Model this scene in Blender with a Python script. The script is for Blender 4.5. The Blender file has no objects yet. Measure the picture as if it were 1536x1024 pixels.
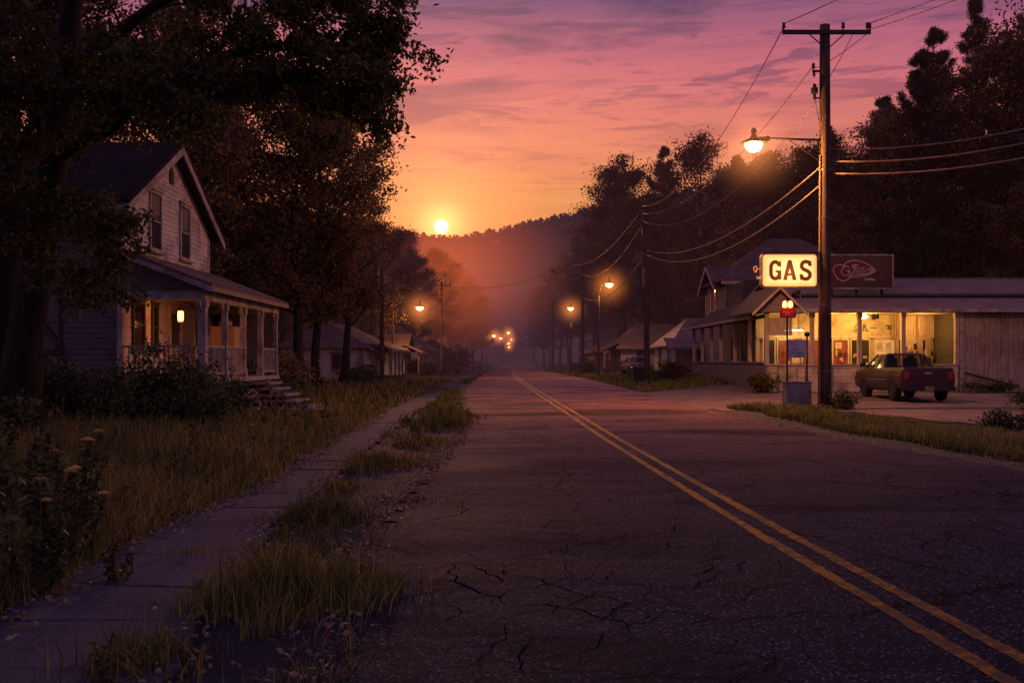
import bpy, math, random
import numpy as np
from mathutils import Vector, Matrix

sc = bpy.context.scene
COL = sc.collection
R = math.radians
F, CAM_H, CX, HY = 1408.0, 1.6, 768.0, 540.0

def at(px, py, Y):
    """a point of the place seen at photograph pixel px, py at distance Y"""
    return ((px - CX) * Y / F, Y, CAM_H + (HY - py) * Y / F)

def ss(a, b, x):
    t = min(1.0, max(0.0, (x - a) / (b - a)))
    return t * t * (3 - 2 * t)

def nss(a, b, x):
    t = np.clip((x - a) / (b - a), 0, 1)
    return t * t * (3 - 2 * t)

def gz(x, y):
    return 0.62 * ss(6.5, 11.5, x) * ss(30, 60, y) + 0.10 * ss(-4.2, -7.5, x) * ss(8, 22, y) * 1.0

def ngz(x, y):
    return 0.62 * nss(6.5, 11.5, x) * nss(30, 60, y) + 0.10 * nss(4.2, 7.5, -x) * nss(8, 22, y)

# ---------------------------------------------------------------- mesh builder
ORG = {}

class MB:
    def __init__(s):
        s.v = []; s.f = []
    def add(s, vs, fs):
        o = len(s.v)
        s.v.extend([tuple(p) for p in vs])
        s.f.extend([tuple(i + o for i in q) for q in fs])
    def box(s, x0, y0, z0, x1, y1, z1):
        if x0 > x1: x0, x1 = x1, x0
        if y0 > y1: y0, y1 = y1, y0
        if z0 > z1: z0, z1 = z1, z0
        s.add([(x0,y0,z0),(x1,y0,z0),(x1,y1,z0),(x0,y1,z0),(x0,y0,z1),(x1,y0,z1),(x1,y1,z1),(x0,y1,z1)],
              [(0,3,2,1),(4,5,6,7),(0,1,5,4),(1,2,6,5),(2,3,7,6),(3,0,4,7)])
    def hexa(s, p):
        s.add(p, [(0,3,2,1),(4,5,6,7),(0,1,5,4),(1,2,6,5),(2,3,7,6),(3,0,4,7)])
    def cbox(s, c, size, rz=0, rx=0, ry=0):
        m = Matrix.Rotation(rz, 3, 'Z') @ Matrix.Rotation(ry, 3, 'Y') @ Matrix.Rotation(rx, 3, 'X')
        h = [k / 2 for k in size]
        ps = [(-h[0],-h[1],-h[2]),(h[0],-h[1],-h[2]),(h[0],h[1],-h[2]),(-h[0],h[1],-h[2]),
              (-h[0],-h[1],h[2]),(h[0],-h[1],h[2]),(h[0],h[1],h[2]),(-h[0],h[1],h[2])]
        s.hexa([Vector(c) + m @ Vector(p) for p in ps])
    def bar(s, a, b, w, h, up=(0,0,1)):
        a = Vector(a); b = Vector(b); d = (b - a).normalized(); u = Vector(up)
        if abs(d.dot(u)) > 0.98: u = Vector((1, 0, 0))
        r = d.cross(u).normalized() * (w / 2); u = r.cross(d).normalized() * (h / 2)
        s.hexa([a - r - u, b - r - u, b + r - u, a + r - u, a - r + u, b - r + u, b + r + u, a + r + u])
    def tube(s, pts, rad, n=8, cap=True):
        pts = [Vector(p) for p in pts]
        if not hasattr(rad, '__len__'): rad = [rad] * len(pts)
        o = len(s.v); ref = None
        for i, p in enumerate(pts):
            d = (pts[min(i + 1, len(pts) - 1)] - pts[max(i - 1, 0)])
            if d.length < 1e-9: d = Vector((0, 0, 1))
            d.normalize()
            if ref is None:
                ref = Vector((1, 0, 0)) if abs(d.x) < 0.8 else Vector((0, 1, 0))
            u = (ref - d * ref.dot(d)).normalized(); ref = u; w = d.cross(u)
            for k in range(n):
                a = 2 * math.pi * k / n
                q = p + (u * math.cos(a) + w * math.sin(a)) * rad[i]
                s.v.append((q.x, q.y, q.z))
        for i in range(len(pts) - 1):
            for k in range(n):
                k2 = (k + 1) % n
                s.f.append((o + i*n + k, o + i*n + k2, o + (i+1)*n + k2, o + (i+1)*n + k))
        if cap:
            s.f.append(tuple(o + k for k in reversed(range(n))))
            s.f.append(tuple(o + (len(pts)-1)*n + k for k in range(n)))
    def cyl(s, a, b, r0, r1=None, n=16):
        s.tube([a, b], [r0, r0 if r1 is None else r1], n)
    def ring(s, c, axis, R_, r, n=24, m=6):
        ax = Vector(axis).normalized(); u = ax.orthogonal().normalized(); w = ax.cross(u); c = Vector(c)
        o = len(s.v)
        for i in range(n):
            a = 2*math.pi*i/n; d = u*math.cos(a) + w*math.sin(a)
            for k in range(m):
                b = 2*math.pi*k/m
                q = c + d*(R_ + r*math.cos(b)) + ax*(r*math.sin(b)); s.v.append(tuple(q))
        for i in range(n):
            for k in range(m):
                s.f.append((o+i*m+k, o+((i+1)%n)*m+k, o+((i+1)%n)*m+(k+1)%m, o+i*m+(k+1)%m))
    def lathe(s, c, prof, n=20, axis=None):
        c = Vector(c); o = len(s.v)
        if axis is None:
            u, w, ax = Vector((1,0,0)), Vector((0,1,0)), Vector((0,0,1))
        else:
            ax = Vector(axis).normalized(); u = ax.orthogonal().normalized(); w = ax.cross(u)
        for (r, z) in prof:
            for k in range(n):
                a = 2*math.pi*k/n
                q = c + u*(r*math.cos(a)) + w*(r*math.sin(a)) + ax*z; s.v.append(tuple(q))
        for i in range(len(prof)-1):
            for k in range(n):
                s.f.append((o+i*n+k, o+i*n+(k+1)%n, o+(i+1)*n+(k+1)%n, o+(i+1)*n+k))
        s.f.append(tuple(o+k for k in reversed(range(n))))
        s.f.append(tuple(o+(len(prof)-1)*n+k for k in range(n)))
    def quad(s, a, b, c, d): s.add([a, b, c, d], [(0, 1, 2, 3)])
    def poly(s, ps): s.add(ps, [tuple(range(len(ps)))])
    def prism(s, poly, off):
        """closed solid: polygon (3-D points) swept by the vector off"""
        n = len(poly); off = Vector(off)
        vs = [Vector(p) for p in poly] + [Vector(p) + off for p in poly]
        fs = [tuple(reversed(range(n))), tuple(range(n, 2*n))]
        fs += [(i, (i+1) % n, n + (i+1) % n, n + i) for i in range(n)]
        s.add(vs, fs)
    def slab(s, a, b, c, d, t):
        """roof slab: four top corners, thickness t straight down"""
        ps = [Vector(p) for p in (a, b, c, d)]; dn = Vector((0, 0, -t))
        s.hexa([p + dn for p in ps] + ps)
    def build(s, name, mat, parent=None, smooth=False, bevel=0, seg=1):
        me = bpy.data.meshes.new(name)
        o3 = Vector(ORG.get(parent.name, (0,0,0))) if parent is not None else Vector((0,0,0))
        me.from_pydata([(x-o3.x, y-o3.y, z-o3.z) for x, y, z in s.v], [], s.f)
        return finish(name, me, mat, parent, smooth, bevel, seg)

def finish(name, me, mat, parent=None, smooth=False, bevel=0, seg=1):
    me.update(); me.validate()
    ob = bpy.data.objects.new(name, me); COL.objects.link(ob)
    if mat is not None: me.materials.append(mat)
    if smooth:
        me.polygons.foreach_set('use_smooth', [True] * len(me.polygons))
    if bevel:
        m = ob.modifiers.new('bevel', 'BEVEL'); m.width = bevel; m.segments = seg; m.limit_method = 'ANGLE'; m.angle_limit = R(40)
    if parent is not None:
        ob.parent = parent; ORG[ob.name] = ORG.get(parent.name, (0,0,0))
    else:
        ORG[ob.name] = (0,0,0)
    return ob

def arr_mesh(name, V, Fq, mat, parent=None, smooth=False):
    """V (n,3) float array, Fq list of index arrays (m,k)"""
    me = bpy.data.meshes.new(name)
    V = np.asarray(V, dtype=np.float32)
    if parent is not None: V = V - np.array(ORG.get(parent.name, (0,0,0)), dtype=np.float32)
    if not isinstance(Fq, list): Fq = [Fq]
    Fq = [np.asarray(f, dtype=np.int32) for f in Fq if len(f)]
    loops = np.concatenate([f.ravel() for f in Fq])
    tot = np.concatenate([np.full(len(f), f.shape[1], dtype=np.int32) for f in Fq])
    start = np.concatenate([[0], np.cumsum(tot)[:-1]]).astype(np.int32)
    me.vertices.add(len(V)); me.vertices.foreach_set('co', V.ravel())
    me.loops.add(len(loops)); me.loops.foreach_set('vertex_index', loops)
    me.polygons.add(len(tot)); me.polygons.foreach_set('loop_start', start); me.polygons.foreach_set('loop_total', tot)
    if smooth: me.polygons.foreach_set('use_smooth', np.ones(len(tot), dtype=bool))
    return finish(name, me, mat, parent)

def tag(o, label=None, cat=None, group=None, kind=None):
    if label: o['label'] = label
    if cat: o['category'] = cat
    if group: o['group'] = group
    if kind: o['kind'] = kind
    return o

def thing(name, label, cat, loc=(0,0,0), group=None):
    o = bpy.data.objects.new(name, None); COL.objects.link(o)
    o.empty_display_size = 0.2; o.location = loc; ORG[o.name] = tuple(loc)
    return tag(o, label, cat, group)

def struct(o): return tag(o, kind='structure')

def copy_tree(root, loc, rz=0.0, scale=1.0, label=None, group=None):
    def cp(o, parent):
        c = o.copy(); COL.objects.link(c); c.parent = parent
        for ch in o.children: cp(ch, c)
        return c
    r = cp(root, None)
    r.location = loc; r.rotation_euler = (0, 0, rz)
    r.scale = (scale,)*3 if not hasattr(scale, '__len__') else scale
    if label: r['label'] = label
    if group: r['group'] = group
    return r

# ---------------------------------------------------------------- materials
class NT:
    def __init__(s, m):
        s.nt = m.node_tree; s.n = s.nt.nodes; s.l = s.nt.links
    def new(s, t, **kw):
        n = s.n.new(t)
        for k, v in kw.items():
            if k in n.inputs: n.inputs[k].default_value = v
            else: setattr(n, k, v)
        return n
    def link(s, a, b): s.l.new(a, b)
    def ramp(s, fac, stops, interp='LINEAR'):
        r = s.n.new('ShaderNodeValToRGB'); r.color_ramp.interpolation = interp
        el = r.color_ramp.elements
        while len(el) < len(stops): el.new(0.5)
        for e, (p, c) in zip(el, stops):
            e.position = p; e.color = (c, c, c, 1) if not hasattr(c, '__len__') else (*c[:3], 1)
        s.l.new(fac, r.inputs[0]); return r.outputs[0]
    def math(s, op, a, b=None, c=None, clamp=False):
        n = s.n.new('ShaderNodeMath'); n.operation = op; n.use_clamp = clamp
        for i, x in enumerate((a, b, c)):
            if x is None: continue
            if isinstance(x, (int, float)): n.inputs[i].default_value = x
            else: s.l.new(x, n.inputs[i])
        return n.outputs[0]
    def mix(s, fac, a, b, blend='MIX'):
        n = s.n.new('ShaderNodeMix'); n.data_type = 'RGBA'; n.blend_type = blend; n.clamp_factor = True
        for sock, x in ((n.inputs[0], fac), (n.inputs[6], a), (n.inputs[7], b)):
            if isinstance(x, (int, float)): sock.default_value = x
            elif hasattr(x, '__len__'): sock.default_value = (*x[:3], 1)
            else: s.l.new(x, sock)
        return n.outputs[2]
    def coords(s, scale=(1,1,1), kind='Object'):
        t = s.n.new('ShaderNodeTexCoord'); m = s.n.new('ShaderNodeMapping')
        m.inputs['Scale'].default_value = scale
        s.l.new(t.outputs[kind], m.inputs[0]); return m.outputs[0]
    def noise(s, vec, scale, detail=4, rough=0.55, dist=0.0):
        n = s.n.new('ShaderNodeTexNoise'); n.inputs['Scale'].default_value = scale
        n.inputs['Detail'].default_value = detail; n.inputs['Roughness'].default_value = rough
        n.inputs['Distortion'].default_value = dist
        s.l.new(vec, n.inputs['Vector']); return n.outputs['Fac']

def base_mat(name):
    m = bpy.data.materials.new(name); m.use_nodes = True
    t = NT(m); t.n.clear()
    out = t.new('ShaderNodeOutputMaterial'); b = t.new('ShaderNodeBsdfPrincipled')
    t.link(b.outputs[0], out.inputs[0])
    return m, t, b, out

def M(name, c1, c2=None, scale=3.0, stretch=(1,1,1), rough=0.8, bump=0.0, bscale=None, spec=0.3, metal=0.0,
      lo=0.35, hi=0.65, grime=None, gscale=0.6, emit=None, estr=0.0, coat=0.0):
    m, t, b, out = base_mat(name)
    b.inputs['Roughness'].default_value = rough; b.inputs['Metallic'].default_value = metal
    b.inputs['Specular IOR Level'].default_value = spec
    if coat: b.inputs['Coat Weight'].default_value = coat; b.inputs['Coat Roughness'].default_value = 0.08
    vec = t.coords(stretch)
    if c2 is None: c2 = tuple(k * 0.7 for k in c1)
    f = t.noise(vec, scale, 6, 0.6)
    col = t.ramp(f, [(lo, c1), (hi, c2)])
    if grime:
        g = t.noise(t.coords((1,1,1)), gscale, 5, 0.6)
        col = t.mix(t.ramp(g, [(0.45, 0.0), (0.72, 0.85)]), col, grime)
    t.link(col, b.inputs['Base Color'])
    if bump:
        bn = t.new('ShaderNodeBump'); bn.inputs['Strength'].default_value = bump; bn.inputs['Distance'].default_value = 0.02
        t.link(t.noise(vec, bscale or scale * 4, 5, 0.65), bn.inputs['Height']); t.link(bn.outputs[0], b.inputs['Normal'])
    if emit:
        b.inputs['Emission Color'].default_value = (*emit, 1); b.inputs['Emission Strength'].default_value = estr
    return m

def emissive(name, c, strength):
    m, t, b, out = base_mat(name)
    b.inputs['Base Color'].default_value = (0.1, 0.08, 0.05, 1)
    b.inputs['Emission Color'].default_value = (*c, 1); b.inputs['Emission Strength'].default_value = strength
    return m

def leaf_mat(name, c_dark, c_mid, c_light, transl=0.35, rough=0.65):
    m, t, b, out = base_mat(name)
    geo = t.new('ShaderNodeNewGeometry')
    oi = t.new('ShaderNodeObjectInfo')
    r = t.math('ADD', t.math('MULTIPLY', geo.outputs['Random Per Island'], 0.5), t.math('MULTIPLY', t.noise(t.coords(), 0.7, 4), 0.55))
    col = t.ramp(r, [(0.3, c_dark), (0.5, c_mid), (0.74, c_light)])
    hs = t.new('ShaderNodeHueSaturation')
    t.link(t.math('MULTIPLY_ADD', oi.outputs['Random'], 0.6, 0.7), hs.inputs['Value']); t.link(col, hs.inputs['Color'])
    col = hs.outputs[0]
    t.link(col, b.inputs['Base Color']); b.inputs['Roughness'].default_value = rough
    b.inputs['Specular IOR Level'].default_value = 0.25
    tr = t.new('ShaderNodeBsdfTranslucent'); t.link(col, tr.inputs[0])
    mx = t.new('ShaderNodeMixShader'); mx.inputs[0].default_value = transl
    t.link(b.outputs[0], mx.inputs[1]); t.link(tr.outputs[0], mx.inputs[2]); t.link(mx.outputs[0], out.inputs[0])
    return m

MAT = {}
MAT['leaf_maple'] = leaf_mat('maple leaves', (0.024,0.028,0.012), (0.070,0.072,0.024), (0.170,0.140,0.040), .35)
MAT['leaf_broad'] = leaf_mat('broad leaves', (.06,.046,.026), (.16,.108,.05), (.32,.185,.07), .35)
MAT['leaf_pine'] = leaf_mat('pine needles', (0.036,0.034,0.026), (0.078,0.068,0.047), (0.143,0.109,0.078), .2)
MAT['leaf_bush'] = leaf_mat('bush leaves', (0.020,0.028,0.014), (0.056,0.072,0.028), (0.140,0.150,0.056), .25)
MAT['leaf_gold'] = leaf_mat('yellowing leaves', (.05,.045,.012), (.12,.09,.022), (.2,.13,.03), .3)
MAT['grass_lawn'] = leaf_mat('lawn grass', (.045,.06,.015), (.15,.14,.036), (.38,.27,.075), .3)
MAT['grass_green'] = leaf_mat('verge grass', (.045,.062,.018), (.13,.14,.036), (.32,.25,.07), .3)
MAT['litter'] = leaf_mat('fallen leaves', (.14,.08,.04), (.28,.17,.09), (.45,.33,.2), .2)
MAT['flower'] = leaf_mat('yellow flower', (.5,.33,.08), (.7,.5,.13), (.8,.62,.2), .3)
MAT['bark'] = M('bark', (.03,.024,.02), (.012,.01,.009), 6, (1,1,.25), .95, .8, 14)
MAT['bark_warm'] = M('forest bark', (.04,.028,.022), (.018,.013,.011), 5, (1,1,.25), .95, .5)
MAT['stem'] = M('stem', (.05,.05,.02), (.03,.03,.012), 6)
MAT['pole'] = M('creosoted pole wood', (.16,.095,.06), (.05,.032,.022), 9, (1,1,.06), .85, .7, 30, grime=(.02,.014,.01), gscale=.8)
MAT['steel'] = M('galvanised steel', (.22,.21,.2), (.12,.11,.1), 5, rough=.5, metal=.8, spec=.4)
MAT['dark_steel'] = M('dark steel', (.035,.033,.033), (.02,.018,.018), 5, rough=.55, metal=.4)
MAT['insul'] = M('insulator', (.06,.045,.04), rough=.3)
MAT['wire'] = M('wire', (.26,.17,.15), (.16,.105,.095), 3, rough=.6)
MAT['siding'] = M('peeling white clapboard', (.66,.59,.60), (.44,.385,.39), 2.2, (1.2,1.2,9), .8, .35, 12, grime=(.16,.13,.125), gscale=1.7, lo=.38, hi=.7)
MAT['siding_shaded'] = M('clapboard with shade in its grey', (.14,.13,.13), (.085,.078,.076), 2.2, (1.2,1.2,9), .85, .3, 12)  # shade put into the colour of the boards facing the camera
MAT['siding_tan'] = M('tan clapboard', (.78,.60,.42), (.55,.42,.29), 2.4, (1.1,1.1,9), .8, .3, 12, grime=(.15,.11,.08), gscale=1.2)
MAT['boards'] = M('weathered vertical boards', (.50,.36,.27), (.27,.19,.145), 3.2, (5,5,.35), .85, .4, 12, grime=(.08,.06,.05), gscale=.7)
MAT['warm_board'] = M('cream porch boards', (.60,.50,.32), (.45,.35,.21), 3.0, (.9,.9,8), .7, .3, 12, grime=(.2,.13,.07), gscale=1.4)
MAT['trim'] = M('grey painted trim', (.46,.39,.39), (.28,.235,.235), 5, (1,1,.5), .75, .3, grime=(.07,.058,.052), gscale=2.0)
MAT['trim_dark'] = M('dark trim', (.07,.06,.058), (.04,.035,.033), 5, rough=.8)
MAT['trim_warm'] = M('tan trim', (.6,.46,.33), (.4,.3,.21), 4, (1,1,.4), .75, .2)
MAT['stone'] = M('rough stone', (.26,.22,.21), (.13,.11,.105), 3.5, rough=.9, bump=.7, bscale=9, grime=(.05,.045,.035), gscale=1.5)
MAT['concrete'] = M('stained concrete', (.27,.25,.25), (.15,.138,.136), 2.5, (1,1,.5), .9, .4, 20, grime=(.09,.075,.065), gscale=1.6)
MAT['shingle'] = None
MAT['glass'] = M('dark window glass', (.02,.02,.025), (.012,.012,.016), 1.5, rough=.12, spec=.6)
MAT['glass_warm'] = M('dim lit window glass', (.16,.09,.04), (.05,.028,.014), 2.2, rough=.25, spec=.5, emit=(1,.5,.17), estr=.10)
MAT['tyre'] = M('tyre rubber', (.02,.02,.02), rough=.85)
MAT['chrome'] = M('dull chrome', (.5,.48,.46), (.35,.33,.32), 4, rough=.25, metal=1.0)
MAT['plastic_black'] = M('black plastic', (.02,.02,.022), rough=.5)
MAT['door'] = M('old door paint', (.36,.27,.2), (.25,.18,.13), 3, rough=.6)
MAT['cupboard'] = M('pale wood cupboard', (.55,.36,.18), (.4,.25,.12), 2, (1,1,.2), .6)
MAT['bag'] = M('plastic bag', (.35,.36,.4), (.2,.21,.25), 3, rough=.4)
MAT['red_enamel'] = M('red enamel', (.28,.02,.016), (.2,.014,.012), 3, rough=.45)
MAT['cream'] = M('cream lettering', (.55,.44,.36), (.42,.32,.26), 5, rough=.6)
MAT['maroon'] = M('faded maroon board', (.10,.047,.042), (.07,.032,.03), 2.5, rough=.7, grime=(.06,.025,.022), gscale=1.1)
MAT['white_board'] = M('faded white board', (.58,.55,.58), (.45,.43,.46), 3.5, rough=.6, grime=(.3,.26,.25), gscale=2.5)
MAT['ink'] = M('dark ink', (.05,.03,.03), rough=.7)

def shingle_mat(name, c1, c2, axis=0, pitch=.18):
    """shingle courses: bands along z plus staggered slots"""
    m, t, b, out = base_mat(name)
    tc = t.new('ShaderNodeTexCoord'); sp = t.new('ShaderNodeSeparateXYZ'); t.link(tc.outputs['Object'], sp.inputs[0])
    z = t.math('DIVIDE', sp.outputs[2], pitch * .55); row = t.math('FLOOR', z); fr = t.math('FRACT', z)
    u = t.math('ADD', sp.outputs[0], sp.outputs[1])
    u = t.math('ADD', t.math('DIVIDE', u, .28), t.math('MULTIPLY', row, .37)); cell = t.math('FLOOR', u); fu = t.math('FRACT', u)
    cmb = t.new('ShaderNodeCombineXYZ'); t.link(cell, cmb.inputs[0]); t.link(row, cmb.inputs[1])
    wn = t.new('ShaderNodeTexWhiteNoise'); t.link(cmb.outputs[0], wn.inputs['Vector'])
    col = t.mix(t.math('MULTIPLY', wn.outputs['Value'], .8), c1, c2)
    big = t.noise(t.coords(), .8, 5)
    col = t.mix(t.ramp(big, [(.45, 0.), (.75, .7)]), col, tuple(k*.45 for k in c1))
    edge = t.math('MAXIMUM', t.math('LESS_THAN', fr, .14), t.math('LESS_THAN', fu, .06))
    col = t.mix(t.math('MULTIPLY', edge, .55), col, (.008,.007,.007))
    t.link(col, b.inputs['Base Color']); b.inputs['Roughness'].default_value = .85; b.inputs['Specular IOR Level'].default_value = .06
    bn = t.new('ShaderNodeBump'); bn.inputs['Strength'].default_value = .6; bn.inputs['Distance'].default_value = .02
    t.link(t.math('SUBTRACT', fr, t.math('MULTIPLY', edge, .5)), bn.inputs['Height']); t.link(bn.outputs[0], b.inputs['Normal'])
    return m
MAT['shingle'] = shingle_mat('dark shingles', (.042,.030,.026), (.024,.018,.016))
MAT['shingle_grey'] = shingle_mat('grey shingles', (.22,.145,.125), (.14,.092,.08))

def metal_roof(name, c1, c2, axis):
    """standing-seam or corrugated tin, ribs spaced along one axis"""
    m, t, b, out = base_mat(name)
    tc = t.new('ShaderNodeTexCoord'); sp = t.new('ShaderNodeSeparateXYZ'); t.link(tc.outputs['Object'], sp.inputs[0])
    w = t.math('SINE', t.math('MULTIPLY', sp.outputs[axis], 2*math.pi/.22))
    st = [.4,.4,.4]; st[axis] = 5
    streak = t.noise(t.coords(tuple(st)), 1.5, 6)
    col = t.mix(t.ramp(streak, [(.35, 0.), (.68, 1.)]), c1, c2)
    rust = t.noise(t.coords(), .9, 6)
    col = t.mix(t.ramp(rust, [(.5, 0.), (.72, .8)]), col, (.22,.11,.075))
    t.link(col, b.inputs['Base Color']); b.inputs['Roughness'].default_value = .65; b.inputs['Metallic'].default_value = .0; b.inputs['Specular IOR Level'].default_value = .18
    bn = t.new('ShaderNodeBump'); bn.inputs['Strength'].default_value = .8; bn.inputs['Distance'].default_value = .03
    t.link(w, bn.inputs['Height']); t.link(bn.outputs[0], b.inputs['Normal'])
    return m
MAT['tin_x'] = metal_roof('corrugated tin', (.40,.25,.195), (.26,.155,.12), 0)
MAT['tin_y'] = metal_roof('corrugated tin along the street', (.40,.25,.195), (.26,.155,.12), 1)

def asphalt_mat():
    m, t, b, out = base_mat('cracked asphalt')
    co = t.coords()
    warp = t.new('ShaderNodeTexNoise'); warp.inputs['Scale'].default_value = 1.6; warp.inputs['Detail'].default_value = 7; warp.inputs['Roughness'].default_value = .62
    t.link(co, warp.inputs['Vector'])
    vm = t.new('ShaderNodeVectorMath', operation='MULTIPLY_ADD'); vm.inputs[1].default_value = (.8,.8,0)
    t.link(warp.outputs['Color'], vm.inputs[0]); t.link(co, vm.inputs[2])
    def cracks(scale, w):
        v = t.new('ShaderNodeTexVoronoi', feature='DISTANCE_TO_EDGE'); v.inputs['Scale'].default_value = scale
        t.link(vm.outputs[0], v.inputs['Vector'])
        return t.ramp(v.outputs['Distance'], [(0.0, 1.0), (w, 0.0)])
    tc = t.new('ShaderNodeTexCoord'); sp = t.new('ShaderNodeSeparateXYZ'); t.link(tc.outputs['Object'], sp.inputs[0])
    zone = t.ramp(t.noise(co, .33, 4), [(.43, 0.), (.52, 1.)])
    leftz = t.math('MULTIPLY', t.ramp(t.math('MULTIPLY_ADD', sp.outputs[0], -.25, .5), [(.02, 0.), (.40, 1.)]), zone)
    c1 = t.math('MULTIPLY', cracks(.38, .010), t.ramp(t.noise(co, .5, 3), [(.40, 0.), (.52, .9)]))
    c2 = t.math('MULTIPLY', t.math('MAXIMUM', cracks(1.5, .030), t.math('MULTIPLY', cracks(4.2, .065), t.ramp(t.noise(co, .9, 3), [(.5, 0.), (.6, .8)]))), leftz)
    ck = t.math('MAXIMUM', c1, c2)
    big = t.noise(t.coords((.5, 1.3, 1)), .45, 6, .6)
    mid = t.noise(co, 3.5, 6, .65)
    fine = t.noise(co, 42, 4, .75)
    sv = t.new('ShaderNodeTexVoronoi'); sv.inputs['Scale'].default_value = 40; t.link(co, sv.inputs['Vector'])
    col = t.ramp(big, [(.3, (.026,.028,.046)), (.5, (.044,.045,.066)), (.7, (.068,.066,.090))])
    col = t.mix(t.ramp(mid, [(.35, .6), (.65, 0.)]), col, (.014,.014,.019))
    col = t.mix(t.ramp(fine, [(.40, .85), (.60, 0.)]), col, (.008,.008,.011))
    far = t.ramp(t.math('MULTIPLY', sp.outputs[1], .01), [(.06, 0.), (.13, .10), (.25, .42), (.5, 1.)])  # sky and sun sheen put into the colour: paler and pinker far off
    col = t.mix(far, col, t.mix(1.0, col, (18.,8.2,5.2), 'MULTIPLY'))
    spk = t.math('MULTIPLY', t.ramp(sv.outputs['Distance'], [(.20, 1.), (.42, 0.)]), t.ramp(sv.outputs['Color'], [(.40, 0.), (.8, 1.)]))
    col = t.mix(spk, col, (.24,.22,.245))
    st = t.noise(t.coords((.28, .8, 1)), .7, 9, .68, .6)
    stm = t.ramp(st, [(.50, 0.), (.62, 1.)])
    col = t.mix(t.math('MULTIPLY', stm, .45), col, (.016,.015,.02))
    pat = t.noise(t.coords((.22, .5, 1)), .55, 2, .4, .3)
    col = t.mix(t.ramp(pat, [(.60, 0.), (.615, .5)]), col, (.02,.017,.02))
    col = t.mix(t.math('MULTIPLY', ck, .92), col, (.006,.0055,.006))
    t.link(col, b.inputs['Base Color'])
    t.link(t.math('ADD', t.ramp(big, [(.3, .66), (.7, .8)]), t.math('MULTIPLY', stm, .08)), b.inputs['Roughness'])
    b.inputs['Specular IOR Level'].default_value = .05
    bn = t.new('ShaderNodeBump'); bn.inputs['Strength'].default_value = .30; bn.inputs['Distance'].default_value = .008
    h = t.math('SUBTRACT', t.math('ADD', t.math('MULTIPLY', fine, .8), t.math('MULTIPLY', sv.outputs['Distance'], -.5)), t.math('MULTIPLY', ck, .6))
    t.link(h, bn.inputs['Height']); t.link(bn.outputs[0], b.inputs['Normal'])
    df = t.new('ShaderNodeBsdfDiffuse'); t.link(col, df.inputs[0]); t.link(bn.outputs[0], df.inputs['Normal'])
    mx = t.new('ShaderNodeMixShader'); mx.inputs[0].default_value = .30; t.link(df.outputs[0], mx.inputs[1]); t.link(b.outputs[0], mx.inputs[2]); t.link(mx.outputs[0], out.inputs[0])
    return m
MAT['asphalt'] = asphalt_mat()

def paint_mat():
    m, t, b, out = base_mat('worn yellow road paint')
    co = t.coords()
    w = t.noise(co, 9, 8, .72); g = t.noise(co, 70, 3, .7); l = t.noise(co, .7, 4)
    wear = t.ramp(t.math('ADD', w, t.math('MULTIPLY', t.math('SUBTRACT', l, .5), .5)), [(.42, 0.), (.53, 1.)])
    col = t.ramp(g, [(.3, (.26,.115,.012)), (.7, (.44,.205,.022))])
    sp = t.new('ShaderNodeSeparateXYZ'); t.link(co, sp.inputs[0])
    col = t.mix(t.math('MULTIPLY', wear, .8), col, (.04,.036,.044))
    col = t.mix(t.ramp(t.math('MULTIPLY', sp.outputs[1], .01), [(.10, 0.), (.5, 1.)]), col, t.mix(1.0, col, (2.6,2.6,2.6), 'MULTIPLY'))  # lines lightened with distance too, matching the sheen painted into the road
    t.link(col, b.inputs['Base Color']); b.inputs['Roughness'].default_value = .75; b.inputs['Specular IOR Level'].default_value = .06
    return m
MAT['paint'] = paint_mat()

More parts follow.
